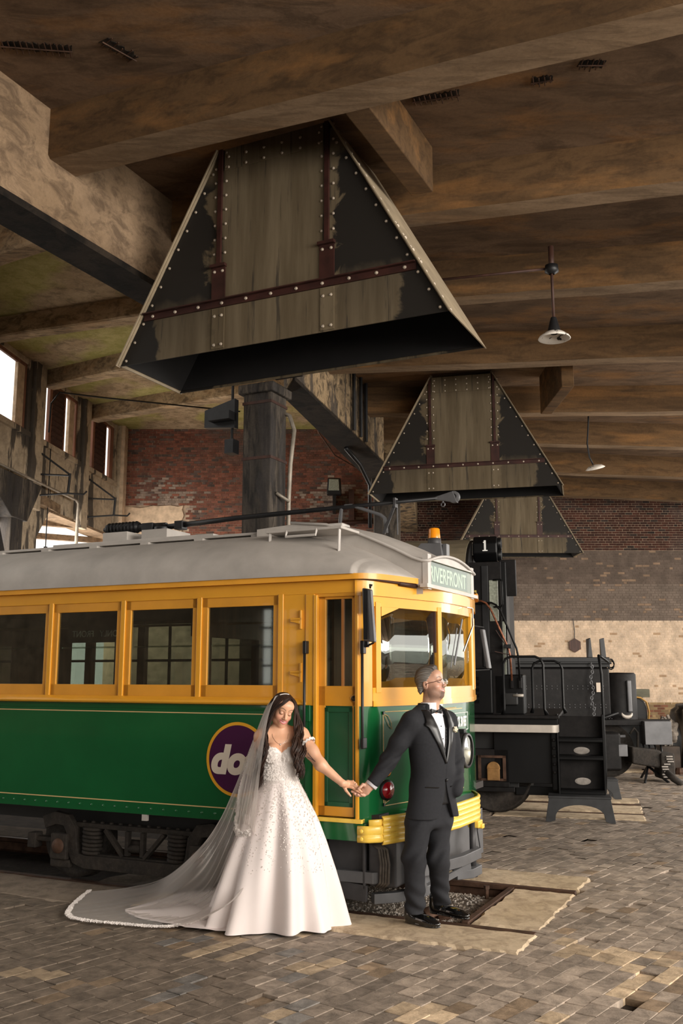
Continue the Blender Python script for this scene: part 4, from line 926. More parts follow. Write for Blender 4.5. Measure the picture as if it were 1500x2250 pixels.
# headlamp
hl=(-2.60,CV+.02,1.155)
mb=TM(); mb.lathe((-2.75,CV+.02,1.155),[(.10,-.02),(.135,.0),(.150,.06),(.150,.115),(.138,.125)],32,ax=(1,0,0)); h=mb.build('headlamp',m_black,tram,smooth=True)
mb=TM(); mb.lathe((-2.62,CV+.02,1.155),[(.128,-.004),(.150,0),(.146,.018),(.128,.018)],32,ax=(1,0,0)); mb.build('lamp_rim',m_dgrey,h,smooth=True)
mb=TM(); mb.lathe((-2.625,CV+.02,1.155),[(.130,.0),(.09,-.035),(.04,-.055),(.001,-.06)],32,ax=(1,0,0)); mb.build('reflector',simple('lamp_reflector',(.55,.53,.48),.28,.85,.2,14,stretch=(1,6,1)),h,smooth=True)
mb=TM(); mb.lathe((-2.615,CV+.02,1.155),[(.130,.0),(.08,.012),(.001,.018)],32,ax=(1,0,0)); mb.build('lamp_glass',glass('lamp_glass',(.9,.9,.86),.5),h,smooth=True)
mb=TM(); mb.box(-2.71,-2.63,CV-.01,CV+.05,1.30,1.335); mb.box(-2.75,-2.67,CV-.06,CV+.10,.96,1.02); mb.build('lamp_bracket',m_black,tram,bevel=.005)
# tail lamp discs on the near front quarter
q=(-2.925,.99)
mb=TM(); n=(.96,.28,0)
def fq(v,z,out=0): # point on the near front quarter at given v
    us_=[p[0] for p in pathf][::-1]; vs_=[p[1] for p in pathf][::-1]; return (float(np.interp(v,vs_,us_))+.002+out,v,z)
p=fq(.93,.93,.0); mb.lathe(p,[(.075,0),(.078,.02),(.055,.03)],24,ax=(.93,.36,0)); mb.build('lamp_base',m_black,tram,smooth=True)
mb=TM(); p=fq(.94,.93,.026); mb.lathe(p,[(.062,0),(.060,.010),(.001,.026)],24,ax=(.93,.36,0)); mb.build('red_reflector',m_red,tram,smooth=True)
mb=TM(); p=fq(.93,1.07,.0); mb.lathe(p,[(.045,0),(.045,.02)],20,ax=(.93,.36,0)); mb.build('lamp_base',m_black,tram,smooth=True)
mb=TM(); p=fq(.94,1.07,.02); mb.lathe(p,[(.04,0),(.035,.012),(.001,.02)],20,ax=(.93,.36,0)); mb.build('amber_reflector',m_orange,tram,smooth=True)
# lining frame and leaf scrolls on the front panel
def lin(pts,r=.0035,nm='lining_stripe'):
    mb=TM(); mb.tube([fq(v,z,.006) for v,z in pts],r,5); mb.build(nm,m_stripe,tram)
lin([(.96,.83),(.96,1.50)]); lin([(.94,1.515),(.6,1.515),(.2,1.515),(-.25+.0,1.515)]) ; lin([(.94,.815),(.6,.815),(.2,.815),(0,.815)])
for z,s in((1.50,-1),(.83,1)):
    lin([(.95,z),(.90,z+s*.02),(.865,z+s*.07),(.86,z+s*.12),(.895,z+s*.09),(.925,z+s*.04),(.95,z)],.0028)
    mb=TM(); p=fq(.955,z-s*.006,.006); mb.box(p[0]-.003,p[0]+.004,p[1]-.012,p[1]+.012,p[2]-.012,p[2]+.012); mb.build('corner_stud',m_black,tram)
mb=TM(); strip(mb,offs([p for p in pathf if -.6<p[1]<.45],.003),1.50,1.507,0,.004); mb.build('lining_stripe',m_stripe,tram)
mb=TM(); strip(mb,offs([p for p in pathf if -.6<p[1]<.45],.003),.815,.822,0,.004); mb.build('lining_stripe',m_stripe,tram)
# "KEEP BACK 30 FEET" style plate
def arcv(x): # distance along the front from centre -> (u,v)
    v=CV-x*0+(-x); return v
def front_u(v):
    P=pathf; vv=[p[1] for p in P][::-1]; uu=[p[0] for p in P][::-1]; return float(np.interp(v,vv,uu))+.002
text_mesh('KEEP BACK 30 FEET',.088,m_white,tram,lambda x,y:TL(front_u(-.53-x)+.006,-.53-x,1.385+y*1.35),bold=.003,sx=.58,align='RIGHT',name='front_lettering',ext=.003)
for z in(1.465,1.315):
    mb=TM(); mb.tube([(front_u(v)+.006,v,z) for v in (.50,.36,.2,0,-.15,-.38,-.5,-.57)],.0035,5); mb.build('plate_border',m_white,tram)
mb=TM(); v=-.57; mb.cyl((front_u(v)+.006,v,1.318),(front_u(v)+.006,v,1.46),.0035,n=5); mb.build('plate_border',m_white,tram)
mb=TM(); mb.box(-2.70,-2.68,.30,.34,.63,.86); mb.build('rubbing_strip',m_black,tram)
# --- roundel
mb=TM(); cu_,cz_,R=-4.10,1.13,.292
mb.lathe((cu_,1.150,cz_),[(R,0),(R,.004),(R*.915,.0045)],64,ax=(0,1,0)); mb.build('roundel_ring',m_ring,tram)
mb=TM(); mb.lathe((cu_,1.150,cz_),[(R*.92,.002),(R*.92,.0035),(.001,.0036)],64,ax=(0,1,0)); mb.build('roundel_disc',m_purple,tram)
text_mesh('dot',.30,m_cream,tram,lambda x,y:TL(cu_-.045+x,1.1555,cz_-.015+y),shear=.22,bold=.016,name='roundel_lettering',sx=1.0)
# --- bumper
bh=[(-3.03,1.20),(-2.93,1.18),(-2.875,1.09),(-2.81,.93),(-2.735,.70),(-2.66,.42),(-2.61,.10),(-2.60,CV)]
bpath=bh+[(-2.60,-.38),(-2.645,-.55),(-2.72,-.70),(-2.83,-.84),(-2.95,-.95),(-3.0,-1.0)]
def ribs(mb,pts,zs,bul):
    prof=[]
    for a,b in zip(zs[:-1],zs[1:]):
        for k in range(6): t=k/6; prof.append((a+(b-a)*t,bul*math.sin(math.pi*t)**.6 if t>0 else 0))
    prof.append((zs[-1],0)); rows=[[(u,v,z) for (u,v) in offs(pts,o)] for z,o in prof]
    n=len(pts); vs=[p for r in rows for p in r]; fs=[(j*n+i,j*n+i+1,(j+1)*n+i+1,(j+1)*n+i) for j in range(len(rows)-1) for i in range(n-1)]
    mb.add(vs,fs)
mb=TM(); fb=[p for p in bpath if p[0]>-2.70]; ribs(mb,bpath[2:-2],[.555,.595,.635,.675,.715,.755],.018); mb.build('bumper',m_bumper,tram,smooth=True,thick=.012)
mb=TM(); ribs(mb,[(-3.035,1.175),(-2.95,1.165),(-2.885,1.11),(-2.84,1.02)],[.575,.625,.69],.008); mb.build('bumper_end_plate',m_bumper,tram,smooth=True,thick=.012)
mb=TM(); ribs(mb,[(-2.95,1.16),(-2.89,1.10),(-2.84,1.0)],[.69,.735],.004); mb.build('bumper_top_plate',m_bumper,tram,smooth=True,thick=.012)
mb=TM()
for z in(.655,.60): mb.dome((-3.0,1.186,z),(0,1,0),.016,.010,12)
mb.build('bumper_bolt',m_bumper,tram)['kind']='stuff'
inner=offs(bpath[2:-2],-.03); mb=TM(); n=len(inner)
bi=offs(path,-.06); inner=inner[2:]; n=len(inner); mb.add([(u,v,.745) for u,v in inner]+[(front_u(v)-.02,v,.745) for u,v in inner],[(k,k+1,n+k+1,n+k) for k in range(n-1)]); mb.build('bumper_deck',simple('grey_bumper_deck',(.10,.105,.115),.5,0,.3,5),tram,thick=.01)
mb=TM(); mb.box(-2.66,-2.56,CV-.2,CV-.08,.50,.56); mb.box(-2.60,-2.54,CV-.19,CV-.13,.49,.53); mb.build('coupler_bracket',m_bumper,tram,bevel=.008)
# --- lifeguard and aprons
mb=TM(); mb.box(-2.80,-2.775,-1.1,.78,.16,.56); mb.build('apron_plate',m_mgrey,tram,bevel=.004)
def bar_path(pts,w,t,nm,mat):
    mb=TM(); 
    rows=[]
    for i,(u,v,z) in enumerate(pts):
        o=offs([(p[0],p[1]) for p in pts],0); oi=offs([(p[0],p[1]) for p in pts],-t); rows.append([(o[i][0],o[i][1],z-w/2),(o[i][0],o[i][1],z+w/2),(oi[i][0],oi[i][1],z+w/2),(oi[i][0],oi[i][1],z-w/2)])
    vs=[p for r in rows for p in r]; fs=[(4*i+k,4*i+(k+1)%4,4*i+4+(k+1)%4,4*i+4+k) for i in range(len(pts)-1) for k in range(4)]+[(0,1,2,3),(4*len(pts)-1,4*len(pts)-2,4*len(pts)-3,4*len(pts)-4)]
    mb.add(vs,fs); mb.build(nm,mat,tram,bevel=.006)
bar_path([(-3.45,1.0,.285),(-3.0,.98,.285),(-2.86,.84,.285),(-2.68,.40,.285),(-2.58,.05,.29),(-2.56,-.35,.29),(-2.62,-.42,.29)],.085,.07,'guard_bar',m_mgrey)
bar_path([(-3.0,.95,.13),(-2.86,.82,.13),(-2.74,.55,.13),(-2.72,.35,.13),(-2.82,.30,.13)],.075,.07,'guard_bar',m_mgrey)
bar_path([(-2.66,-.0,.16),(-2.57,-.15,.155),(-2.56,-.36,.155),(-2.64,-.42,.155),(-2.85,-.45,.155)],.075,.07,'guard_bar',m_mgrey)
mb=TM(); mb.bar((-2.78,.45,.12),(-2.60,-.15,.22),.05,.02); mb.bar((-2.80,.7,.5),(-2.74,.55,.16),.03,.03); mb.build('guard_brace',m_mgrey,tram)
for u,v in((-2.62,-.30),(-2.80,.62)):
    mb=TM(); mb.cyl((u,v,.16),(u,v,.56),.028,n=12); mb.cyl((u,v,.10),(u,v,.16),.036,n=12); mb.build('guard_spring_post',m_dgrey,tram,smooth=True)
mb=TM(); mb.bar((-2.60,-.36,.52),(-2.58,-.40,.30),.012,.012); mb.cyl((-2.62,-.36,.50),(-2.62,-.36,.56),.03,n=10); mb.build('guard_link',m_mgrey,tram)
# underside boxes behind the bride and between the legs
mb=TM(); mb.box(-3.05,-2.82,.6,.95,.22,.56); mb.box(-3.40,-3.08,.55,.93,.24,.55); mb.build('equipment_box',m_dgrey,tram,bevel=.02)
mb=TM(); mb.bar((-3.8,.97,.22),(-3.05,.97,.17),.12,.03); mb.bar((-3.07,.97,.60),(-3.07,.97,.2),.02,.03,up=(1,0,0)); mb.build('frame_plate',m_dgrey,tram,bevel=.004)
for k in range(4):
    mb=TM(); u=-2.93+k*.022; mb.tube([(u-.12,.94,.54),(u-.02,.97,.50),(u,.98,.40),(u-.01,.97,.26),(u-.06,.94,.22)],.010,6); mb.build('hose',simple('dusty_hose%d'%k,(.10,.085,.07),.7,0,.4,20),tram,smooth=True)
mb=TM(); mb.box(-12.6,-3.0,-1.4,.85,.50,.68); mb.build('underframe',m_rubber,tram)
# --- truck
tr=TM()
def tpath(pts,w,nm,mat=None):
    mb=TM(); n=len(pts); L_=[];R_=[]
    for i,(u,z) in enumerate(pts):
        a=pts[max(i-1,0)];b=pts[min(i+1,n-1)]; d=unit((b[0]-a[0],b[1]-a[1])); L_.append((u-d[1]*w/2,z+d[0]*w/2)); R_.append((u+d[1]*w/2,z-d[0]*w/2))
    mb.prism(L_+R_[::-1],.97,1.03,'y'); 
    mb2=TM(); mb2.v=[];
    return mb.build(nm,mat or m_truck,tram,bevel=.006)
def truck(c,full_=True):
    s=lambda u:c+u
    tpath([(s(-.95),.50),(s(-.82),.545),(s(-.70),.53),(s(-.64),.45),(s(-.62),.30),(s(-.58),.22),(s(-.48),.195),(s(.48),.195),(s(.58),.22),(s(.62),.30),(s(.64),.45),(s(.70),.53),(s(.82),.545),(s(.95),.50)],.11,'truck_side_frame')
    mb=TM(); mb.box(s(-.62),s(.62),.90,.99,.475,.515); mb.build('spring_plank',m_truck,tram,bevel=.005)
    mb=TM(); 
    for k in range(12): mb.dome((s(-.56+k*.1),.95,.515),(0,0,1),.02,.02)
    mb.build('bolt_row',m_truck,tram)['kind']='stuff'
    mb=TM(); mb.box(s(-.50),s(.50),.90,.99,.235,.262); mb.build('lower_spring_plank',m_truck,tram,bevel=.005)
    for q in(-.45,.45):
        mb=TM(); pts=[(s(q)+.075*math.cos(t*.5),.96+.075*math.sin(t*.5),.265+.21*t/80) for t in range(81)]; mb.tube(pts,.017,6); mb.build('coil_spring',m_truck,tram,smooth=True)
    for a,b in(((-.30,.47),(-.10,.26)),((.32,.47),(.12,.26)),((-.06,.47),(-.06,.27)),((.10,.47),(.10,.27))):
        mb=TM(); mb.bar((s(a[0]),.97,a[1]),(s(b[0]),.97,b[1]),.035,.05,up=(1,0,0)); mb.build('truss_bar',m_truck,tram,bevel=.004)
    mb=TM(); mb.cyl((s(-.07),.96,.33),(s(.07),.96,.335),.035,n=10); mb.cyl((s(-.07),.93,.37),(s(.07),.93,.37),.03,n=10); mb.build('brake_cylinder',m_truck,tram,smooth=True)
    for q in(-.73,.73):
        mb=TM(); mb.box(s(q-.11),s(q+.07),.98,1.06,.20,.42); mb.box(s(q-.13),s(q+.09),.97,1.03,.13,.20); ax=mb.build('axle_box',m_truck,tram,bevel=.012)
        mb=TM(); mb.lathe((s(q-.02),1.06,.315),[(.065,0),(.06,.012),(.02,.018),(.001,.018)],20,ax=(0,1,0)); mb.build('axle_cap',m_rust,ax,smooth=True)
        mb=TM(); mb.lathe((s(q-.02),.72,.355),[(.0,.10),(.20,.10),(.30,.11),(.34,.12),(.345,.02),(.36,.0),(.36,-.03),(0,-.03)],40,ax=(0,1,0)); mb.build('wheel',m_truck,tram,smooth=True)
    mb=TM(); mb.box(s(-1.12),s(-.86),.92,1.0,.33,.37); mb.box(s(-1.14),s(-1.05),.92,1.02,.27,.40); mb.build('brake_lever',m_truck,tram,bevel=.008)
truck(-5.23); truck(-10.6)
mb=TM(); mb.hexa([(-5.02,1.12,.60),(-4.97,1.12,.60),(-4.97,1.15,.60),(-5.02,1.15,.60),(-5.02,1.12,.65),(-4.97,1.12,.65),(-4.97,1.15,.65),(-5.02,1.15,.65)]); mb.build('drain_spout',m_roofw,tram)
# --- interior
mb=TM(); mb.box(-12.6,-2.9,-1.55,1.08,.70,.76); mb.build('cabin_floor',m_idark,tram)
mb=TM(); mb.box(-12.6,-3.45,-1.58,1.08,2.44,2.47); mb.build('cabin_ceiling',m_idark,tram)
mb=TM(); mb.box(-12.8,-3.0,-1.62,-1.58,.76,1.56); mb.box(-12.8,-3.0,-1.62,-1.58,2.40,2.52)
for k in range(12): mb.box(-12.0+k*.8,-11.9+k*.8,-1.64,-1.56,1.56,2.42)
mb.build('far_cabin_wall',m_iwood,tram)
for k in range(11):
    mb=TM(); a=-11.9+k*.8; mb.box(a+.33,a+.36,-1.61,-1.59,1.56,2.42); mb.box(a,a+.7,-1.61,-1.59,1.95,1.98); s=mb.build('far_window_bar',m_idark,tram)
    mb=TM(); mb.box(a,a+.7,-1.605,-1.60,1.56,2.42); mb.build('far_pane',m_glass,s)
for u in(-4.6,-8.2):
    mb=TM(); mb.box(u-.03,u,-1.55,-.55,.76,2.44); mb.box(u-.03,u,.35,1.08,.76,1.6); mb.box(u-.035,u+.005,.80,.86,1.6,2.44); mb.box(u-.03,u,-1.55,1.08,2.12,2.44); mb.build('bulkhead',m_iwood,tram,bevel=.004)
for u in(-5.2,-6.0,-6.8,-7.6,-9,-9.8):
    for v in(.35,-1.5):
        mb=TM(); mb.box(u,u+.4,v,v+.68,1.13,1.19); mb.box(u-.03,u+.03,v,v+.68,1.15,1.62); mb.build('seat',m_iwood,tram,bevel=.015)
mb=TM(); mb.box(-3.35,-3.0,-1.0,-.55,.76,1.75); mb.build('controller',m_idark,tram,bevel=.02)
mb=TM(); mb.box(-3.52,-3.50,.15,.62,.76,2.44); mb.box(-3.52,-3.50,-1.0,-.6,.76,2.44); mb.build('cab_partition',m_iwood,tram)
mb=TM(); mb.cyl((-12,.55,2.25),(-3.6,.55,2.25),.012,n=6); mb.build('strap_rail',simple('brass_rail',(.5,.33,.12),.3,.9),tram)
def mtext(body,size,u,z,v,mat,sx=1):
    text_mesh(body,size,mat,tram,lambda x,y:TL(u+x,v,z+y),mirror=True,sx=sx,name='reflected_lettering')  # window reflections painted as solid mirrored letters inside the tram
mb=TM(); mb.box(-6.36,-5.74,.62,.63,2.10,2.40); mb.build('reflection_backing',m_idark,tram)  # dark backing added behind the reflected letters
mtext('FRONT',.085,-6.17,2.18,.635,m_white,.95); mtext('ONLY',.085,-5.86,2.18,.635,m_white,.95)
mtext('15',.23,-3.98,2.20,.70,simple('reflected_numeral_yellow',(.30,.19,.03),.6),1.1)  # reflected numeral put in as dim yellow colour
# ================================================================ BLACK LOCOMOTIVE (second track)
m_lblk=simple('gloss_black_loco_paint',(.0045,.0045,.0048),.4,0,.3,3,.12,10,coat=0,spec=.22)
m_lblk2=simple('worn_black_loco_paint',(.0085,.0075,.0075),.55,0,.5,6,.25,18,dust=.015,spec=.18)
m_silv=simple('silver_stripe_paint',(.52,.47,.41),.45,.2,.12,5)
m_tanroof=simple('olive_tan_cab_roof',(.19,.155,.10),.6,0,.2,4)
m_scuff=simple('scuffed_step_patch',(.30,.27,.24),.55,.2,.3,14)
m_copper=simple('worn_copper_handrail',(.25,.09,.045),.35,.5,.5,8,stretch=(1,1,4))
ang2=math.atan2(F2[1],F2[0])
loco=thing('locomotive','black locomotive with silver stripe and number 1 lamp box, right behind the tram','locomotive',lw(0,0,0),ang2)
def K(): return MB(TL)
def kb(nm,m,x0,x1,v0,v1,z0,z1,par=None,bev=.006):
    mb=K(); mb.box(x0,x1,-v1,-v0,z0,z1); mb.T=None
    mb=K(); mb.box(x0,x1,v0,v1,z0,z1); return mb.build(nm,m,par or loco,bevel=bev)
kb('cab_body',m_lblk2,-3.9,-1.10,-1.1,1.08,1.28,3.30)
# cab roof
mb=K(); pts=[]
for k in range(17):
    a=math.pi*k/16; pts.append((1.22*math.cos(a),3.22+.52*math.sin(a)))
mb.prism(pts,-4.0,-1.56,'x'); mb.build('cab_roof',m_tanroof,loco,smooth=False)
mb=K(); mb.prism([(a*.97,b-.01) for a,b in pts]+[(-1.18,3.0),(1.18,3.0)],-1.60,-1.52,'x'); mb.build('cab_end',m_lblk2,loco,bevel=.01)
kb('door_recess',m_black,-1.36,-1.27,1.08,1.10,1.9,3.25)
kb('cab_end_post',m_lblk,-1.14,-1.04,.55,1.02,1.3,3.3)
kb('window_pane',m_glassy,-1.26,-1.14,1.08,1.10,2.5,3.05)
kb('window_pane',m_glassy,-1.20,-1.06,1.021,1.03,1.5,2.5)
kb('notice_plate',simple('yellow_notice',(.5,.38,.08),.5),-1.46,-1.43,1.08,1.09,2.78,2.92)
mb=K(); mb.tube([(-1.20,1.10,3.05),(-1.10,1.16,3.05),(-1.08,1.16,3.02),(-1.08,1.16,2.72),(-1.10,1.16,2.69),(-1.20,1.10,2.69)],.012,6); mb.build('grab_handle',m_lblk,loco,smooth=True)
mb=K(); mb.prism([(.85,3.35),(.70,3.36),(.68,2.9),(.78,2.85)],-1.14,-.92,'x'); mb.build('cab_visor',m_lblk2,loco,bevel=.01)
# lamp box with number
oc=[(.62+.19*math.cos(math.pi/8+k*math.pi/4),3.53+.19*math.sin(math.pi/8+k*math.pi/4)) for k in range(8)]
mb=K(); mb.prism(oc,-1.50,-1.17,'x'); nbx=mb.build('number_lamp_box',m_lblk,loco,bevel=.02)
for dz in(.075,-.085):
    mb=K(); mb.lathe((-1.17,.62,3.53+dz),[(.085,0),(.085,.05),(.065,.055),(.06,.03),(.001,.02)],20,ax=(1,0,0)); mb.build('lamp_rim',m_lblk,nbx,smooth=True)
text_mesh('1',.20,m_white,nbx,lambda x,y:TL(-1.33+x,.802,3.555+y),bold=.004,name='number')
mb=K(); mb.box(-1.365,-1.295,.80,.804,3.485,3.50); mb.box(-1.355,-1.33,.80,.804,3.60,3.615); mb.build('number_serif',m_white,nbx)
kb('edge_trim',m_silv,-1.515,-1.505,.66,.74,3.44,3.62,bev=.001)
# hood boxes in front of the cab
kb('tool_box',m_lblk,-3.6,-1.24,.75,1.13,1.28,1.88,bev=.03)
kb('tool_box',m_lblk,-1.23,-.84,.60,1.08,1.28,1.80,bev=.02)
for k in range(5):
    z=1.43+k*.075; mb=K(); mb.prism([(1.13,z),(1.155,z+.005),(1.13,z+.04)],-1.75,-1.42,'x'); mb.build('louvre',m_lblk,loco)
kb('rope_bundle',m_rubber,-1.10,-.92,1.08,1.13,1.40,1.57,bev=.02); mb=K(); mb.cyl((-.98,1.12,1.53),(-.85,1.16,1.53),.02,n=10); mb.build('pipe_stub',m_silv,loco,smooth=True)
# running board and stripe
kb('running_board',m_lblk2,-6,-.40,-1.3,1.32,1.24,1.285,bev=.01)
kb('valance',m_lblk,-6,-.42,1.10,1.25,1.16,1.24)
mb=K(); mb.prism([(1.10,-6),(1.305,-6),(1.305,-.50),(1.295,-.45),(1.26,-.42),(1.20,-.41),(1.10,-.41)],1.068,1.165,'z'); mb.T=None
mb2=MB(lambda a,b,z:(b,-a,z)); mb2.prism([(1.10,-6),(1.305,-6),(1.305,-.50),(1.295,-.45),(1.26,-.42),(1.10,-.41)],1.068,1.165,'z'); mb2.build('silver_stripe',m_silv,loco,bevel=.006)
kb('side_frame',m_rubber,-6,-.95,.85,1.0,.35,1.07); kb('skirt_plate',m_lblk,-1.25,-.46,1.02,1.10,.42,1.07); kb('stiffener',m_lblk,-.52,-.44,1.05,1.16,.34,1.07,bev=.015)
for k in range(5): kb('bolt_lug',m_lblk2,-.50,-.46,1.16,1.18,.55+k*.1,.59+k*.1,bev=.01)
# wheels, axle box
mb=K()
for q in(-1.26,-3.3):
    mb=K(); mb.lathe((q,.80,.50),[(0,.12),(.12,.12),(.16,.06),(.38,.05),(.44,.10),(.47,.11),(.475,.0),(.50,-.02),(.50,-.05),(0,-.05)],48,ax=(0,1,0)); w=mb.build('wheel',m_truck,loco,smooth=True)
mb=K(); mb.box(-1.50,-1.06,1.0,1.10,.36,.84); b=mb.build('axle_box_guide',m_lblk2,loco,bevel=.01)
fr=K()
for a in((-1.46,-1.42,.44,.76),(-1.14,-1.10,.44,.76),(-1.46,-1.10,.44,.47),(-1.46,-1.10,.73,.76)): fr.box(a[0],a[1],1.10,1.125,a[2],a[3])
fr.build('guide_frame',m_rust,loco)
mb=K(); mb.box(-1.34,-1.18,1.10,1.16,.45,.60); mb.cyl((-1.26,1.10,.60),(-1.26,1.15,.60),.085,n=16); mb.build('bronze_bearing',simple('bronze_bearing',(.30,.16,.055),.45,.4,.3,12),loco,bevel=.006)
kb('guide_bar',m_lblk2,-1.6,-1.0,1.0,1.08,.30,.36); kb('brake_beam',m_lblk,-1.0,-.42,.5,.9,.25,.36)
# steps
kb('step_back',m_lblk2,-.42,.13,1.02,1.06,.33,1.27)
for z,dz in((1.0,.0),(.78,0),(.36,0)):
    mb=K(); mb.box(-.42,.12,1.04,1.22,z-.02,z+.012); mb.box(-.42,.12,1.19,1.22,z-.045,z+.012); mb.build('step',m_lblk,loco,bevel=.006)
for z in(.84,.46):
    mb=K(); mb.lathe((-.14,1.065,z),[(.001,.004),(.07,.003),(.10,0)],20,ax=(0,1,0)); 
    mb.v=[(x if True else x,y,(zz-z)*.45+z) for x,y,zz in mb.v]; mb.build('scuff_mark',m_scuff,loco)
for x in(-.43,.13): kb('step_cheek',m_lblk,x-.012,x+.012,1.02,1.22,.31,1.30)
for x in(-.30,-.05):
    kb('hanger',m_lblk,x,x+.03,.9,.95,.2,.4)
def hoop(a,b,v,top,par=loco,m=m_lblk,nm='handrail_hoop'):
    mb=K(); r=.10
    mb.tube([(a-.02,v,1.285),(a,v,1.36),(a,v,top-r),(a+.03,v,top-.03),(a+r,v,top),(b-r,v,top),(b-.03,v,top-.03),(b,v,top-r),(b,v,1.36),(b+.03,v,1.285)],[.03,.017,.017,.017,.017,.017,.017,.017,.017,.03],8); mb.build(nm,m,par,smooth=True)
hoop(-1.09,-.58,1.22,2.03); hoop(-.76,-.36,.55,1.98)
for d in(0,.13):
    mb=K(); mb.tube([(-1.55,1.10,2.77-d*.2),(-1.36+d,1.14,2.77-d*.2),(-1.30+d,1.15,2.74-d*.2),(-1.24+d,1.16,2.66-d*.2),(-1.02+d*.8,1.16,2.14),(-1.0+d*.8,1.16,2.04),(-.99+d*.8,1.14,1.72)],.014,8); mb.build('handrail',m_copper if d==0 else m_lblk,loco,smooth=True)
    kb('rail_foot',m_lblk2,-1.01+d*.8,-.97+d*.8,1.08,1.15,1.62,1.76)
mb=K(); mb.tube([(.13,1.20,.34),(.145,1.20,.6),(.145,1.20,1.8),(.12,1.20,2.04)],.018,8); mb.tube([(.12,1.20,2.04),(.16,1.1,2.02),(.24,1.0,1.96)],.016,8); mb.build('tall_handrail',m_lblk,loco,smooth=True)
kb('horn_bracket',m_black,-1.08,-.98,1.1,1.2,2.14,2.19); 
mb=K(); mb.cyl((-1.18,1.15,2.38),(-.95,1.1,2.0),.006,n=5); mb.cyl((-1.2,1.15,2.1),(-.86,1.1,2.02),.006,n=5); mb.build('cable',m_brown,loco)
# ---- tender behind
td=thing('tender','black riveted tank tender standing behind the locomotive near the cream wall','tender',(4.0,17.2,0)); iv=rootinv(td)
def tb(nm,m,x0,x1,y0,y1,z0,z1,bev=.01,**k):
    mb=MB(); mb.box(x0,x1,y0,y1,z0,z1); return mb.build(nm,m,td,inv=iv,bevel=bev)
tb('tank',m_lblk2,1.6,4.72,16.9,18.6,1.02,1.92,.04)
tb('coal_board',m_lblk,1.6,4.72,16.86,17.0,1.92,2.10); tb('top_edge',m_lblk,1.6,4.74,16.82,16.9,1.98,2.02)
for x in(4.36,4.60): 
    mb=MB(); mb.hexa([(x,16.95,2.05),(x+.09,16.95,2.05),(x+.09,17.05,2.05),(x,17.05,2.05),(x+(-.02 if x>4.5 else .03),16.95,2.42),(x+.06,16.95,2.44),(x+.06,17.05,2.44),(x,17.05,2.42)]); mb.build('hand_lever',m_black,td,inv=iv,bevel=.005)
mb=MB()
for zz in(1.60,1.55,1.28,1.23):
    for k in range(22): mb.dome((2.7+k*.09+(.03 if zz<1.3 else 0),16.895,zz),(0,-1,0),.011,.008,6)
for k in range(46): mb.dome((2.6+k*.047,16.89,1.04),(0,-1,0),.009,.008,5)
mb.build('rivet_row',m_rivet if False else m_mgrey,td,inv=iv)['kind']='stuff'
mb=MB(); mb.lathe((4.95,17.3,1.0),[(.33,0),(.33,.80),(.30,.83),(.001,.835)],32); mb.build('round_tank_end',m_lblk2,td,inv=iv,smooth=True)
tb('tank_strap',m_mgrey,5.02,5.10,16.93,16.99,1.15,1.70,.02)
mb=MB(); mb.lathe((4.80,17.1,1.98),[(.05,-.0),(.07,0),(.05,.0)],12,ax=(0,1,0)); mb.tube([(4.80+.06*math.cos(t*.6),17.1,1.98+.09*math.sin(t*.6)) for t in range(11)],.014,6); mb.build('lifting_ring',m_lblk,td,inv=iv,smooth=True)
tb('frame_beam',m_lblk2,1.6,5.75,16.95,17.2,.92,1.02); tb('frame_beam',m_rubber,1.6,5.6,17.4,18.2,.5,1.0)
tb('battery_box',m_mgrey,5.25,5.72,16.8,17.1,.60,1.0,.01)
for k in range(4):
    mb=MB(); mb.tube([(5.25+k*.1,16.95,.62),(5.27+k*.1,16.93,.50),(5.25+k*.1,16.9,.42)],.015,6); mb.build('hose',m_black,td,inv=iv,smooth=True)
mb=MB(); mb.cyl((4.1,17.0,.85),(4.85,17.0,.70),.035,n=8); mb.tube([(4.1,16.95,.95),(4.55,16.95,.72),(4.95,16.95,.74)],.025,8); mb.build('brake_rod',m_mgrey,td,inv=iv,smooth=True)
mb=MB(); mb.tube([(4.1,16.9,.80),(4.45,16.85,1.02),(4.82,16.85,1.14)],.03,8); mb.build('lever_arm',m_lblk,td,inv=iv,smooth=True)
mb=MB(); mb.tube([(4.97+.09*math.cos(t),16.85,1.14-.07*math.sin(t)) for t in np.linspace(0,3.14,8)],[.01,.022,.03,.035,.035,.03,.022,.01],8); mb.build('shackle',m_silv,td,inv=iv,smooth=True)
mb=MB(); mb.tube([(5.02,16.9,.78),(5.10,16.9,.88),(5.16,16.9,.80),(5.14,16.9,.5)],.022,8); mb.build('hook_pipe',m_truck,td,inv=iv,smooth=True)
tb('draft_gear',m_lblk2,4.35,4.78,16.6,17.0,.18,.82,.05); tb('bracket_block',m_mgrey,4.72,4.88,16.6,16.8,.42,.62)
mb=MB(); mb.hexa([(4.95,16.6,.30),(5.45,16.6,.22),(5.45,17.1,.22),(4.95,17.1,.30),(4.95,16.6,.58),(5.45,16.6,.52),(5.45,17.1,.52),(4.95,17.1,.58)]); mb.build('coupler_shank',m_truck,td,inv=iv,bevel=.03)
mb=MB(); mb.box(5.42,5.66,16.55,16.95,.05,.48); mb.build('coupler_head',m_truck,td,inv=iv,bevel=.03)
mb=MB(); rr=random.Random(4)
for k in range(9):
    x=5.46+rr.uniform(0,.12); z=.08+k*.042; mb.box(x-.05,x+.06,16.52,16.56,z,z+.022)
mb.build('worn_casting_face',m_scuff,td,inv=iv,bevel=.004)['kind']='stuff'
mb=MB(); mb.lathe((4.72,17.3,.48),[(0,.1),(.1,.1),(.4,.06),(.46,.1),(.48,.0),(.48,-.05),(0,-.05)],40,ax=(0,-1,0)); mb.build('wheel',m_truck,td,inv=iv,smooth=True)
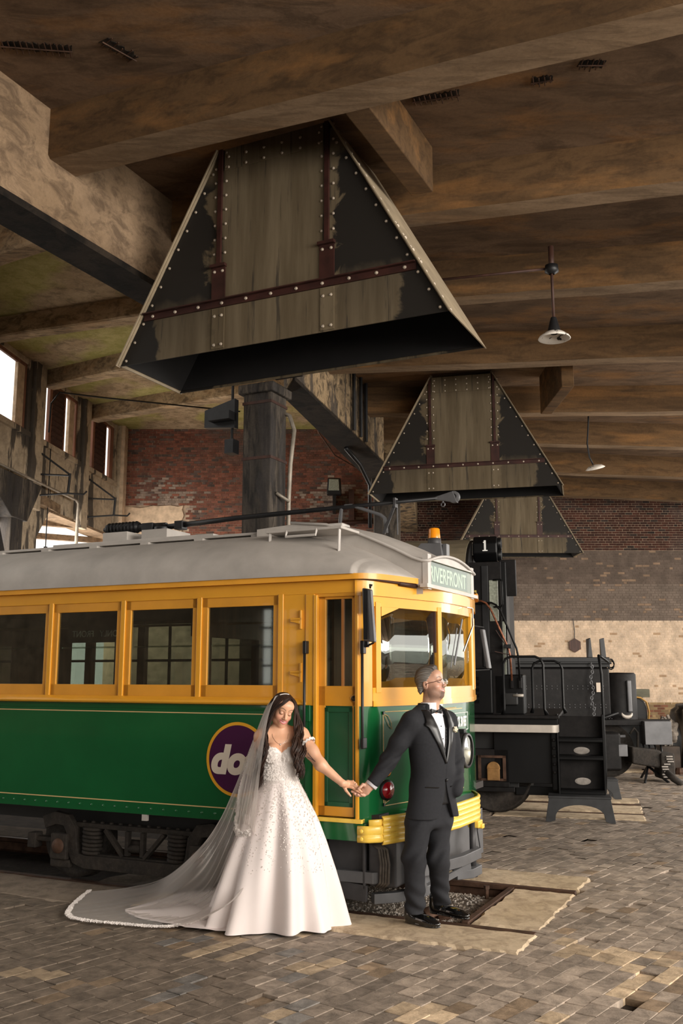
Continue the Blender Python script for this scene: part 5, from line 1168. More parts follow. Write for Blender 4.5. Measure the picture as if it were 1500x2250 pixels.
mb=MB(); mb.lathe((3.0,17.3,.48),[(0,.1),(.1,.1),(.4,.06),(.46,.1),(.48,.0),(.48,-.05),(0,-.05)],40,ax=(0,-1,0)); mb.build('wheel',m_truck,td,inv=iv,smooth=True)
mb=MB(); mb.lathe((5.35,18.1,1.02),[(.50,-.08),(.50,.08)],2,ax=(0,1,0)); 
mb=MB(); pts=[(4.9,.9),(5.85,.9),(5.85,1.18),(5.80,1.30),(5.70,1.37),(5.3,1.42),(4.9,1.44)]; mb.prism(pts,18.5,19.2,'y'); tag(mb.build('rounded_tank',m_lblk,bevel=.02),'dark rounded tank end with yellow edge behind the tender','tank')
mb=MB(); mb.tube([(5.78,18.45,.4),(5.87,18.45,1.1),(5.83,18.45,1.28),(5.72,18.45,1.36),(5.3,18.45,1.41)],.018,6); tag(mb.build('yellow_rail',simple('dull_yellow_paint',(.32,.17,.03),.6),smooth=True),'thin yellow curved rail beside the rounded tank','rail')
# chains on the tender corner
mb=MB(); rr=random.Random(9)
for k in range(26):
    z=1.98-k*.045; x=4.36+.02*math.sin(k*.8); r=.022
    a=(1,0,0) if k%2 else (0,1,0)
    mb.tube([(x+(r*math.cos(t) if k%2 else 0),16.75+(0 if k%2 else r*math.cos(t)),z+.032*math.sin(t)) for t in np.linspace(0,6.28,7)],.008,4)
tag(mb.build('chain',m_mgrey),'steel chain hanging at the tender\'s corner','chain',kind='stuff')
mb=MB(); mb.box(4.42,4.54,16.70,16.73,1.50,1.66); tag(mb.build('paper_tag',simple('pale_paper',(.65,.55,.45),.8)),'small pale paper tag hung among the chains on the tender','tag')
# support trestle under coupler
mb=MB()
for a in((5.08,16.4),(5.52,16.5),(5.3,17.3)): mb.cyl((5.3,16.9,.24),(a[0],a[1],0),.022,n=6)
tag(mb.build('trestle',m_black),'small three-legged stand under the tender\'s coupler','stand')
mb=MB(); mb.tube([(5.42,16.3,.2),(5.50,16.2,.1),(5.60,16.1,.02)],[.05,.06,.05],8); tag(mb.build('hose_end',m_truck,smooth=True),'thick dark hose end lying beside the coupler stand','hose')
# ================================================================ STEP STOOLS
def stool(loc,w,h,d,lab,rz):
    r=thing('step_stool',lab,'stool',loc,rz,None)
    def pl(y):
        n=14; arc=[(w*.30*math.cos(math.pi*k/n)*-1*-1,0) for k in range(1)]
        pts=[(-w/2,0),(-w/2+.05,h),(w/2-.05,h),(w/2,0),(w/2-.06,0)]
        for k in range(n+1):
            a=math.pi*k/n; pts.append(((w/2-.12)*math.cos(a),(h-.075)*(max(math.sin(a),0)**.6)*.97 if 0<k<n else 0.02))
        pts+=[(-w/2+.06,0)]
        mb=MB(); mb.prism(pts,y-.012,y+.012,'y'); mb.build('side_plate',m_mst,r,bevel=.003)
    pl(-d/2); pl(d/2)
    mb=MB(); mb.box(-w/2+.04,w/2-.04,-d/2-.02,d/2+.02,h-.005,h+.02); mb.build('tread',m_mst,r,bevel=.005)
    return r
m_mst=simple('dark_grey_stool_paint',(.028,.029,.031),.5,.1,.3,8,.1,20)
p=atz(1198,1806); q=atz(1347,1811); stool(((p[0]+q[0])/2+.05,(p[1]+q[1])/2+.14,.005),.84,.29,.30,'dark grey arched step stool on the tan planks, nearer one',math.atan2(q[1]-p[1],q[0]-p[0]))
p=atz(1235,1757); q=atz(1366,1757); stool(((p[0]+q[0])/2,(p[1]+q[1])/2+.12,.005),.86,.27,.30,'dark grey arched step stool behind the nearer one, under the locomotive steps',-.1)
# ================================================================ RIGHT EDGE: covered object, rags
m_tarp=simple('black_tarpaulin',(.014,.013,.013),.45,0,.4,5,.4,8)
def tarp(a,b):
    th=2*math.pi*a; z=1.22*(1-b)
    r=.62+.05*math.sin(7*th+z*5)+.05*math.sin(3*th+2)+.10*b*math.sin(5*th+1)
    c,s=math.cos(th),math.sin(th); k=abs(c)**6+abs(s)**6; rr=r/(k**(1/6))
    if b<.06: rr*=.9
    return (7.07+rr*c,18.6+.9*rr*s,z+.02*math.sin(4*th))
mb=MB(); mb.grid(tarp,70,24,closeu=True); mb.add([tarp(k/70,0) for k in range(70)],[tuple(range(70))]); tag(mb.build('tarpaulin_bundle',m_tarp,smooth=True),'tall object under black tarpaulin at the right edge','tarpaulin')
def rag(a,b):
    th=2*math.pi*a; ph=math.pi*b; r=1+.22*math.sin(5*th+3*ph)+.16*math.sin(9*ph+4*th)+.12*math.sin(11*th)
    return (6.13+.155*r*math.sin(ph)*math.cos(th),18.25+.15*r*math.sin(ph)*math.sin(th),.74+.22*r*math.cos(ph))
mb=MB(); mb.grid(rag,60,34,closeu=True); tag(mb.build('rag_heap',simple('grey_brown_rags',(.20,.17,.14),.8,0,.6,9),smooth=True),'crumpled heap of grey brown rags on the shelf by the tarpaulin','rags')
mb=MB(); mb.box(5.93,6.30,18.1,18.4,0,.48); tag(mb.build('crate',simple('dark_crate',(.04,.028,.02),.8,0,.5,6),bevel=.02),'dark crate carrying the rag heap by the back wall','crate')
for k,(x,z,s) in enumerate(((5.9,.0,.1),(6.2,.0,.07),(5.62,0,.06))):
    mb=MB(); mb.lathe((x,17.9,0),[(s*1.4,0),(s*1.5,s*.6),(s,s*1.6),(.001,s*1.7)],9); tag(mb.build('scrap_block',m_rust,smooth=False),['large','middle-sized','smallest'][k]+' rusty scrap lump on the floor before the crate','scrap')
mb=MB(); mb.cyl((6.05,18.3,1.0),(6.05,18.3,1.03),.16,n=20); 
# wall that closes the building behind the camera, with tall paned windows
bw_=MB()
def BW(a,b,z): return (N1[0]*9.5+F1[0]*a+N1[0]*b, N1[1]*9.5+F1[1]*a+N1[1]*b, z)
bw_.T=BW; ops=[(-13.5,-12.2),(-10.2,-8.9),(-7,-5.7),(-3.8,-2.5)]; prev=-34
for a,b in ops: bw_.box(prev,a,0,.4,0,7.2); bw_.box(a,b,0,.4,0,1.0); bw_.box(a,b,0,.4,3.6,7.2); prev=b
bw_.box(prev,1.0,0,.4,0,7.2)
wbh=struct(bw_,'wall_behind',m_dk:=concrete('dark_rear_wall',(.13,.09,.06),(.22,.16,.11),(.04,.03,.02)))  # rear wall concrete in a darker tone
for a,b in ops:
    mb=MB(BW); 
    for k in range(1,3): x=a+(b-a)*k/3; mb.box(x-.03,x+.03,.1,.2,1,3.6)
    for k in range(1,5): z=1+2.6*k/5; mb.box(a,b,.1,.2,z-.03,z+.03)
    mb.build('glazing_bars',m_black,wbh)
mb=MB(); mb.add([(-14,-12,ZS+.1),(right,-12,ZS+.1),(right,-3.4,ZS+.1),(-14,-3.4,ZS+.1)],[(0,1,2,3)]); mb.build('rear_slab',m_slab,ceil,thick=.2)
mb=MB(); mb.add([(-16,-6,7.0),(G[0][0]+.1,-6,7.0),(-5.,9,7.0),(-16,9,7.0)],[(0,1,2,3)]); mb.build('rear_slab',m_slab,ceil,thick=.2)
# ================================================================ IMPLICIT SURFACE TOOLS (figures)
def smin(a,b,k):
    h=np.maximum(k-np.abs(a-b),0)/k; return np.minimum(a,b)-h*h*k*.25
def smax(a,b,k): return -smin(-a,-b,k)
def s_ell(p,c,r):
    q=(p-np.array(c))/np.array(r); n=np.linalg.norm(q,axis=1); m=np.linalg.norm(q/np.array(r),axis=1)+1e-9
    return n*(n-1)/m
def s_sph(p,c,r): return np.linalg.norm(p-np.array(c),axis=1)-r
def s_cap(p,a,b,ra,rb=None):
    rb=ra if rb is None else rb; a=np.array(a,float);b=np.array(b,float); d=b-a; L=float(d@d)+1e-12
    t=np.clip(((p-a)@d)/L,0,1); return np.linalg.norm(p-a-t[:,None]*d,axis=1)-(ra+(rb-ra)*t)
def s_chain(p,pts,rs,k=.02):
    f=None
    for i in range(len(pts)-1):
        g=s_cap(p,pts[i],pts[i+1],rs[i],rs[i+1]); f=g if f is None else smin(f,g,k)
    return f
def noise3(p,s=1.,seed=0):
    x,y,z=(p*s).T; o=seed*1.7
    return (np.sin(x*1.3+y*.7+o)*np.sin(y*1.7-z*.9+o*2)+np.sin(z*1.5+x*.8+o*3)*np.sin(x*2.1-y*1.1+o)*.7+np.sin(2.3*y+1.9*z+o)*.4)/2.1
def mesh_sdf(f,lo,hi,h):
    lo=np.array(lo,float);hi=np.array(hi,float); B=8
    n=(np.ceil((hi-lo)/h/B).astype(int))*B; nb=n//B
    ci=np.stack(np.meshgrid(*[np.arange(k) for k in nb],indexing='ij'),-1).reshape(-1,3)
    cc=lo+(ci+.5)*B*h; fc=f(cc); act=np.abs(fc)<B*h*1.25
    V=np.empty(tuple(n),np.float32)
    Vb=V.reshape(nb[0],B,nb[1],B,nb[2],B)
    Vb[:]=np.sign(fc).reshape(nb[0],1,nb[1],1,nb[2],1)
    g=np.stack(np.meshgrid(*[np.arange(B)]*3,indexing='ij'),-1).reshape(-1,3)
    ca=ci[act]
    for s in range(0,len(ca),400):
        c=ca[s:s+400]; idx=(c[:,None,:]*B+g[None]).reshape(-1,3); v=f(lo+idx*h)
        V[idx[:,0],idx[:,1],idx[:,2]]=v
    neg=V<0; cnt=np.zeros(tuple(n-1),np.int32); acc=np.zeros(tuple(n-1)+(3,),np.float64)
    sl=lambda o:tuple(slice(a,a+m-1) for a,m in zip(o,n))
    import itertools
    cor=list(itertools.product((0,1),repeat=3))
    for a in cor:
        for ax in range(3):
            if a[ax]: continue
            b=list(a); b[ax]=1
            va=V[sl(a)];vb=V[sl(b)]; cr=(va<0)!=(vb<0)
            if not cr.any(): continue
            t=np.where(cr,va/(va-vb+1e-12),0); pos=[np.where(cr,a[k]+(t if k==ax else 0),0) for k in range(3)]
            cnt+=cr
            for k in range(3): acc[...,k]+=pos[k]
    m=cnt>0; idm=-np.ones(tuple(n-1),np.int64); ii=np.argwhere(m); idm[m]=np.arange(len(ii))
    verts=lo+(ii+acc[m]/cnt[m][:,None])*h
    faces=[]
    for ax in range(3):
        b=[0,0,0]; b[ax]=1
        s0=tuple(slice(1 if k!=ax else 0,n[k]-1) for k in range(3)); s1=tuple(slice(s.start+b[k],s.stop+b[k]) for k,s in enumerate(s0))
        na=neg[s0]; nb2=neg[s1]; cr=np.argwhere(na!=nb2)
        if len(cr)==0: continue
        flip=na[tuple(cr.T)]; base=cr+np.array([s.start for s in s0]); u,v=[k for k in range(3) if k!=ax]
        if ax==1: u,v=v,u
        e=np.eye(3,dtype=int)
        q=[base-e[u]-e[v],base-e[v],base,base-e[u]]
        q=np.stack([idm[tuple(x.T)] for x in q],1); ok=(q>=0).all(1); q=q[ok]; fl=flip[ok]
        q[~fl]=q[~fl][:,::-1]; faces.append(q)
    return verts,np.concatenate(faces) if faces else np.zeros((0,4),int)
def sdf_obj(name,f,boxes,mat,parent=None,inv=None,color=None,mats=None,smooth_it=0):
    Vs=[];Fs=[];o=0
    for lo,hi,h in boxes:
        v,q=mesh_sdf(f,lo,hi,h); Vs.append(v);Fs.append(q+o);o+=len(v)
    v=np.concatenate(Vs);q=np.concatenate(Fs)
    me=bpy.data.meshes.new(name); me.vertices.add(len(v)); me.vertices.foreach_set('co',v.astype(np.float32).ravel())
    me.loops.add(len(q)*4); me.polygons.add(len(q)); me.loops.foreach_set('vertex_index',q.astype(np.int32).ravel())
    me.polygons.foreach_set('loop_start',np.arange(0,len(q)*4,4,dtype=np.int32)); me.update(calc_edges=True); me.validate()
    me.polygons.foreach_set('use_smooth',[True]*len(me.polygons))
    if color is not None:
        at=me.color_attributes.new('tint','FLOAT_COLOR','POINT'); c=color(v); c=np.concatenate([c,np.ones((len(c),1))],1); at.data.foreach_set('color',c.astype(np.float32).ravel())
    me.materials.append(mat); ob=bpy.data.objects.new(name,me); link(ob,parent,inv)
    if smooth_it: md=ob.modifiers.new('s','SMOOTH'); md.iterations=smooth_it; md.factor=.5
    return ob
def tint_mat(name,rough=.5,sub=0,subr=(1,.35,.2),coat=0,bump=0,bs=200,spec=.5,sheen=0,mul=None,noisevar=0):
    t=NT(name); a=t.N('Attribute'); a.attribute_name='tint'; c=a.outputs['Color']
    if noisevar: c=t.mix(1.0,c,t.ramp(t.noise(t.coord(),bs*.3,4,.6),[(.3,1-noisevar),(.7,1+noisevar)]),'MULTIPLY')
    t.col(c); t.set(rough=rough,coat=coat,spec=spec,sub=sub,sheen=sheen)
    if sub: t.b.inputs['Subsurface Radius'].default_value=subr; t.b.inputs['Subsurface Scale'].default_value=.006
    if bump: t.bump(t.noise(t.coord(),bs,3),bump,.001)
    return t.m
m_skin=tint_mat('skin',.42,.12,bump=.08,bs=260)
m_fab=simple('charcoal_suit_wool',(.0215,.022,.0255),.8,0,.10,60,.10,500,spec=.2)
m_satin=simple('black_satin',(.010,.0095,.010),.32,0,.1,20)
m_shirt=simple('white_dress_shirt',(.80,.79,.84),.6,0,.04,30)
m_patent=simple('black_patent_leather',(.006,.006,.006),.07,0,.1,10,coat=1)
m_gown=simple('ivory_pink_satin_tulle',(.80,.715,.69),.5,0,.03,3)
m_lace=simple('ivory_lace',(.84,.78,.74),.6)
def rotm(yaw=0,pitch=0,roll=0):
    # head local: x=person's left... columns are world axes of local x(right of viewer when facing), y(forward), z(up)
    return np.array(Matrix.Rotation(yaw,3,'Z')@Matrix.Rotation(pitch,3,'X')@Matrix.Rotation(roll,3,'Y'))
def head_fn(C,R,s,male):
    C=np.array(C)
    def loc(p): return ((p-C)@R)/s
    def f(p):
        q=loc(p); m=q.copy(); m[:,0]=np.abs(m[:,0])
        jw=1.06 if male else .96
        d=s_ell(q,(0,-.014,.040),(.076,.094,.080))
        d=smin(d,s_ell(q,(0,.026,-.020),(.060*jw,.062,.082)),.03)
        d=smin(d,s_ell(q,(0,.058,-.090),(.027*jw,.026,.022)),.035)
        d=smin(d,s_ell(m,(.040*jw,.012,-.062),(.022,.032,.026)),.035)
        d=smin(d,s_ell(m,(.036,.056,-.026),(.024,.022,.021)),.022)
        d=smin(d,s_cap(m,(.0,.083,.020),(.036,.072,.024),.009,.009),.014)
        d=smin(d,s_ell(q,(0,.06,.055),(.055,.035,.035)),.03)
        d=smax(d,-s_ell(m,(.031,.098,.004),(.018,.016,.012)),.014)
        d=smin(d,s_cap(q,(0,.084,.014),(0,.107,-.026),.0075,.0115),.010)
        d=smin(d,s_ell(m,(.012,.096,-.031),(.0085,.011,.0075)),.007)
        # eyelids over the eyeballs
        d=smin(d,s_sph(m,(.031,.0735,.003),.0150),.004)
        # muzzle and lips: a smiling curve
        d=smin(d,s_ell(q,(0,.075,-.058),(.030,.020,.022)),.018)
        ux=np.clip(q[:,0],-.026,.026); uz=-.0505+9.0*ux**2; uy=.094-12*ux**2
        lz=-.0665+16.*ux**2; ly=.091-13*ux**2
        dl=np.sqrt((q[:,0]-ux)**2+(q[:,1]-uy)**2+(q[:,2]-uz)**2)-(.0048-3.2*ux**2); dl2=np.sqrt((q[:,0]-ux)**2+(q[:,1]-ly)**2+(q[:,2]-lz)**2)-(.0056-4.*ux**2)
        mz=-.058+11*ux**2
        hole=np.sqrt(((q[:,0])/.0265)**2+((q[:,2]-mz)/.0075)**2+((q[:,1]-.098)/.022)**2)-1; hole*=.0065
        d=smax(d,-hole,.003)
        d=smin(d,dl,.004); d=smin(d,dl2,.004)
        # ears
        e=s_ell(m,(.078,-.010,-.004),(.008,.019,.031)); e=smax(e,-s_ell(m,(.087,-.006,.002),(.007,.010,.018)),.006)
        d=smin(d,e,.008)
        return d*s
    def col(v,skin,lip,brow,lash,beard=None,blush=None):
        q=loc(v); m=q.copy(); m[:,0]=np.abs(m[:,0]); n=noise3(v,160,1)*.5+.5
        c=np.tile(np.array(skin),(len(v),1))*(1+.05*noise3(v,60,2))[:,None]
        def mixc(w,cc): nonlocal c; w=np.clip(w,0,1)[:,None]; c=c*(1-w)+np.array(cc)*w
        if blush is not None: mixc(.5*np.exp(-((m[:,0]-.042)**2+(q[:,2]+.028)**2)/.0005)*(q[:,1]>.02),blush)
        if beard is not None:
            low=1/(1+np.exp((q[:,2]+.030+.25*np.maximum(0,m[:,0]-.02)-.6*np.maximum(0,m[:,0]-.045))/.006))*(q[:,1]>-.012)
            low=low/(1+np.exp((-.118-q[:,2]+.004*noise3(v,90,3))/.006)); low=low*(1-.75*np.exp(-((m[:,0]-.040)**2+(q[:,2]+.040)**2)/.0003))
            st=.55+.12*n; st=np.where((m[:,0]<.030)&(q[:,2]<-.036)&(q[:,1]>.06),.92,st); mixc(low*st,beard)
        ux=np.clip(q[:,0],-.026,.026); face=q[:,1]>.07
        du=np.hypot(q[:,2]-(-.0505+9*ux**2),(q[:,0]-ux)); dd=np.hypot(q[:,2]-(-.0665+16*ux**2),(q[:,0]-ux))
        mixc(((du<.0048)|(dd<.0062))*face*.95,lip)
        bz=.027+.012*np.sin(np.clip((m[:,0]-.010)/.042,0,1)*2.4)-(.0 if male else -.002); mixc(np.exp(-((q[:,2]-bz)/(.0042 if male else .0032))**2)*((m[:,0]>.010)&(m[:,0]<.052)&(q[:,1]>.05))*.9,brow)
        # lash line and lid
        lzz=(-.0015 if male else -.0035)-9*(m[:,0]-.031)**2*0+((m[:,0]-.031)**2)*(14 if male else 26)
        mixc(np.exp(-((q[:,2]-lzz)/.0026)**2)*((np.abs(m[:,0]-.031)<.0155)&(q[:,1]>.06)),lash)
        if not male: mixc(.45*np.exp(-((q[:,2]-.008)/.006)**2)*((np.abs(m[:,0]-.032)<.015)&(q[:,1]>.06)),(.30,.16,.12))
        return c
    def W(x,y,z): return C+s*(R@np.array((x,y,z)))
    return f,col,W,loc
# ================================================================ GROOM
YG=7.30
def PG(x,y,d=0.): return np.array(aty(x,y,YG+d))
groom=thing('person','person in a charcoal tuxedo with bow tie and glasses, looking right','person',atz(950,2035)[:2]+(0.,)); gi=rootinv(groom)
af=math.radians(38); gf=np.array((math.sin(af),-math.cos(af),0)); gl_=np.array((math.cos(af),math.sin(af),0))   # forward, his left
G0=np.array((PG(947,1640)[0],YG,0.))
def gloc(p): d=p-G0; return np.stack([d@gl_,d@gf,p[:,2]],1)
def gw(x,y,z): return G0+gl_*x+gf*y+np.array((0,0,z))
zt=[.60,.72,.80,.92,1.05,1.18,1.30,1.41,1.48,1.53,1.565,1.60]
ta=[.225,.238,.230,.206,.188,.192,.203,.206,.196,.158,.108,.078]
tb_=[.135,.140,.140,.136,.134,.140,.142,.132,.112,.090,.075,.066]
tc=[.0,.0,.0,.005,.012,.012,.008,.0,-.010,-.018,-.022,-.02]     # forward offset
def torso(q,off=0.):
    z=q[:,2]; a=np.interp(z,zt,ta)+off; b=np.interp(z,zt,tb_)+off; c=np.interp(z,zt,tc)
    k=np.sqrt((q[:,0]/a)**2+((q[:,1]-c)/b)**2); return (k-1)*np.minimum(a,b)*.9
shR=gw(-.190,-.01,1.455); shL=gw(.185,-.01,1.450)
elR=PG(853,1672,-.10); wrR=PG(818,1722,-.13)
elL=PG(1001,1672,.14); wrL=PG(1002,1735,-.02)
def f_jacket(p):
    q=gloc(p); d=torso(q); d=smax(d,.765-q[:,2]-.02*np.abs(q[:,0]),.006); d=smax(d,q[:,2]-1.575,.01)
    # shoulders and sleeves
    d=smin(d,s_cap(p,shR,gw(-.06,-.015,1.50),.062,.05),.05); d=smin(d,s_cap(p,shL,gw(.06,-.015,1.50),.062,.05),.05)
    w=.0034*np.sin(p[:,2]*95-p[:,0]*60+2.5*noise3(p,9,1))*(np.exp(-((p[:,2]-elR[2])/.07)**2)+.6*np.exp(-((p[:,2]-wrR[2]-.03)/.04)**2)+.5*np.exp(-((p[:,2]-1.38)/.05)**2))+.0035*noise3(p,17,3)
    sR=s_chain(p,[shR,shR*.45+elR*.55+np.array((-.004,-.01,0)),elR,wrR],[.076,.066,.062,.049],.03)+w
    sR=smax(sR,((p-wrR)@unit(wrR-elR)),.004)
    sL=s_chain(p,[shL,elL,wrL],[.074,.062,.056],.03)+w
    d=smin(d,sR,.028); d=smin(d,sL,.022)
    # opening V and front cutaway
    wd=.078*np.clip((q[:,2]-1.165)/.34,0,1.2); v=np.maximum(np.abs(q[:,0])-wd,-(q[:,1]-.02)); v=np.maximum(v,1.165-q[:,2]); d=smax(d,-v,.004)
    wc=.085*np.clip((1.02-q[:,2])/.26,0,1)**1.3; v=np.maximum(np.abs(q[:,0]-.012)-wc,-(q[:,1]-.03)); v=np.maximum(v,q[:,2]-1.02); d=smax(d,-v,.004)
    d=d+.0034*np.sin(q[:,2]*26+np.abs(q[:,0])*22+noise3(p,5,1)*2.)*np.clip((1.3-q[:,2])*4,0,1)
    # overlap seam line
    d=d+.004*np.exp(-((q[:,0]-.006)/.004)**2)*((q[:,1]>0)&(q[:,2]<1.165))
    return d
lo=np.minimum.reduce([G0-.35,wrR-.1]); lo[2]=.70; hi=G0+np.array((.38,.35,0)); hi[2]=1.64
jk=sdf_obj('tuxedo_jacket',f_jacket,[(lo,hi,.0052)],m_fab,groom,gi)
def f_vest(p):
    q=gloc(p); d=torso(q,-.012); d=smax(d,.86-q[:,2],.01); d=smax(d,q[:,2]-1.50,.01)
    wd=.062*np.clip((q[:,2]-1.20)/.30,0,1.2); v=np.maximum(np.abs(q[:,0])-wd,-(q[:,1]-.02)); v=np.maximum(v,1.20-q[:,2]); return smax(d,-v,.003)
l2=G0-np.array((.26,.26,0)); l2[2]=.84; h2=G0+np.array((.26,.26,0)); h2[2]=1.54
sdf_obj('waistcoat',f_vest,[(l2,h2,.006)],m_satin,groom,gi)
def f_shirt(p):
    q=gloc(p); d=torso(q,-.022); d=smax(d,.9-q[:,2],.01); return smax(d,q[:,2]-1.56,.01)
sdf_obj('shirt',f_shirt,[(l2,h2+np.array((0,0,.06)),.006)],m_shirt,groom,gi)
def tsurf(x,z,off):
    a=np.interp(z,zt,ta)+off; b=np.interp(z,zt,tb_)+off; c=np.interp(z,zt,tc); return gw(x,c+b*math.sqrt(max(0,1-(x/a)**2)),z)
# lapels
for s in(-1,1):
    def lap(a,b,s=s):
        z=1.155+.385*b; inner=.078*max(0,min(1.2,(z-1.165)/.34)); wdt=.012+.070*min(1,b/.72) if b<.72 else .082-.13*(b-.72)
        if .68<b<.76: wdt+=.010
        x=s*(inner-.004+wdt*a); return tuple(tsurf(x,z,.007+.006*math.sin(math.pi*a)+.004*b))
    mb=MB(); mb.grid(lap,9,32); mb.build('lapel',m_satin,groom,inv=gi,smooth=True,thick=.004)
# shirt collar
nk=gw(0,-.022,1.535)
HC=PG(944,1503,.0); HY=math.radians(-90+0)  # placeholder
def ring(c0,r0,c1,r1,n=28,tilt=.0,open_=0):
    mb=MB(); mb.grid(lambda a,b:tuple((1-b)*(c0+gl_*r0*math.cos(2*math.pi*a)+gf*r0*1.02*math.sin(2*math.pi*a))+b*(c1+gl_*r1*math.cos(2*math.pi*a)+gf*r1*1.02*math.sin(2*math.pi*a))),n,5,closeu=True); return mb
ring(gw(0,-.018,1.535),.076,gw(0,-.006,1.592),.064).build('shirt_collar',m_shirt,groom,inv=gi,smooth=True,thick=.006)
mb=ring(gw(0,-.022,1.525),.092,gw(0,-.024,1.585),.074); mb.f=[f for i,f in enumerate(mb.f) if not (3<(i%28)<10)]; mb.build('jacket_collar',m_fab,groom,inv=gi,smooth=True,thick=.008)
# bow tie
bt=gw(.0,.074,1.528)
for s in(-1,1):
    mb=MB(); p8=[]
    for (x,y,z) in((.004,0,-.007),(.055,-.006,-.021),(.055,-.022,-.021),(.004,-.012,-.007),(.004,0,.007),(.055,-.006,.021),(.055,-.022,.021),(.004,-.012,.007)): p8.append(tuple(bt+gl_*x*s+gf*y+np.array((0,0,z))))
    mb.hexa(p8); mb.build('bow_tie_wing',m_satin,groom,inv=gi,bevel=.006)
mb=MB(); mb.lathe(tuple(bt-np.array((0,0,.010))),[(.002,0),(.010,.004),(.010,.016),(.002,.020)],12); mb.build('bow_tie_knot',m_satin,groom,inv=gi,smooth=True)
for z in(1.42,1.33): mb=MB(); mb.dome(tuple(tsurf(.004,z,-.020)),tuple(gf),.005,.003,10); mb.build('shirt_stud',m_black,groom,inv=gi,smooth=True)
mb=MB(); mb.dome(tuple(tsurf(.014,1.035,.002)),tuple(gf),.011,.007,14); mb.build('jacket_button',m_satin,groom,inv=gi,smooth=True)
mb=MB(); mb.dome(tuple(tsurf(0,1.185,-.010)),tuple(gf),.006,.004,12); mb.build('waistcoat_button',m_satin,groom,inv=gi,smooth=True)
for s in(-1,1):
    mb=MB(); mb.tube([tuple(tsurf(s*x,.985+.006*(x-.06)/.1,.003)) for x in np.linspace(.06,.155,8)],.004,5); mb.build('pocket_welt',m_satin,groom,inv=gi)
# boutonniere
bc=tsurf(.125,1.395,.024); rr=random.Random(2)
m_pet=simple('cream_rose_petal',(.80,.72,.55),.6,0,.08,30); m_leaf=simple('boutonniere_leaf',(.10,.14,.04),.6)
def rose(a,b):
    th=2*math.pi*a; ph=math.pi*b; r=.019*(1+.16*math.sin(5*th+6*b)+.10*math.sin(9*ph)); return tuple(bc+gl_*r*math.sin(ph)*math.cos(th)+gf*r*.8*math.cos(ph)+np.array((0,0,r*math.sin(ph)*math.sin(th)*1.1)))
mb=MB(); mb.grid(rose,26,16,closeu=True); mb.build('boutonniere_rose',m_pet,groom,inv=gi,smooth=True)
mb=MB()
for k in range(5):
    t=rr.uniform(-2.8,-.6); d=gl_*math.cos(t)+np.array((0,0,math.sin(t))); e=gf*.01
    mb.add([tuple(bc-e),tuple(bc+d*.02+gl_*.006),tuple(bc+d*.036),tuple(bc+d*.02-gl_*.006)],[(0,1,2,3)])
mb.build('boutonniere_leaves',m_leaf,groom,inv=gi,thick=.001)
# trousers
hR=PG(920,1800,-.06);hL=PG(964,1800,.05); kR=PG(910,1885,-.09);kL=PG(962,1888,.03); aR=PG(912,1998,-.05);aL=PG(969,1978,.14)
def f_tr(p):
    q=gloc(p); d=torso(q,-.040); d=smax(d,q[:,2]-.98,.01); d=smax(d,.68-q[:,2],.05)
    w=.005*noise3(p,13,5)+.009*np.sin(p[:,2]*62+p[:,0]*34+2.5*noise3(p,6,2))*np.clip((.36-p[:,2])*5,0,1)+.007*np.sin(p[:,2]*45-p[:,0]*55+1.5*noise3(p,8,4))*np.exp(-((p[:,2]-.50)/.09)**2)+.006*np.sin(p[:,2]*50+np.abs(p[:,0]-G0[0])*60)*np.exp(-((p[:,2]-.74)/.05)**2)
    a=s_chain(p,[hR,kR,aR-np.array((0,0,.0))],[.100,.079,.070],.05)+w; b=s_chain(p,[hL,kL,aL],[.098,.076,.066],.05)+w
    # creases
    a=smax(a,(aR[2]-.025)-p[:,2],.004); b=smax(b,(aL[2]-.03)-p[:,2],.004)
    return smin(smin(a,b,.012),d,.03)
sdf_obj('trousers',f_tr,[((G0[0]-.30,YG-.28,.02),(G0[0]+.28,YG+.34,1.0),.0062)],m_fab,groom,gi)
# shoes
def shoe(h,t,nm,zg):
    h=np.array(h);t=np.array(t); d=unit(t-h); n=np.array((-d[1],d[0],0)); L=np.linalg.norm(t-h)
    def f(p):
        v=p-h; x=v@d; y=v@n; z=p[:,2]-zg; q=np.stack([x,y,z],1)
        a=s_ell(q,(.05,0,.045),(.060,.037,.052)); a=smin(a,s_ell(q,(L*.52,0,.036),(L*.34,.042,.040)),.03); a=smin(a,s_ell(q,(L-.075,0,.026),(.078,.040,.027)),.03)
        a=smin(a,s_cap(q,(.04,0,.04),(.035,0,.12),.040,.044),.03)
        a=smax(a,.012-z,.002)
        wv=np.interp(x,[0,.03,L*.35,L*.7,L-.04,L],[.022,.036,.034,.044,.036,.012]); sole=np.maximum.reduce([np.abs(y)-wv,z-.014,-z+.001,-x,x-L]); sole2=np.maximum.reduce([np.abs(y)-wv,z-.014,-z,-x,x-.07])
        return np.minimum(a,sole)
    return sdf_obj(nm,f,[(np.minimum(h,t)-np.array((.08,.08,-zg+.01)),np.maximum(h,t)+np.array((.08,.08,.15+zg)),.0035)],m_patent,groom,gi)
sR0=atz(893,2026,.014); sR1=atz(966,2040,.014); sL0=atz(947,2006,.014); sL1=atz(1030,2021,.014)
shoe(sR0,sR1,'shoe',.013); shoe(sL0,sL1,'shoe',.013)
for a,b in((sR0,sR1),(sL0,sL1)):
    a=np.array(a);b=np.array(b);d=unit(b-a);n=np.array((-d[1],d[0],0))
    for k in range(3):
        c=a+d*(.115+.022*k)+np.array((0,0,.092-.012*k)); mb=MB(); mb.cyl(tuple(c-n*.018),tuple(c+n*.018),.0028,n=6); mb.build('shoe_lace',m_satin,groom,inv=gi)
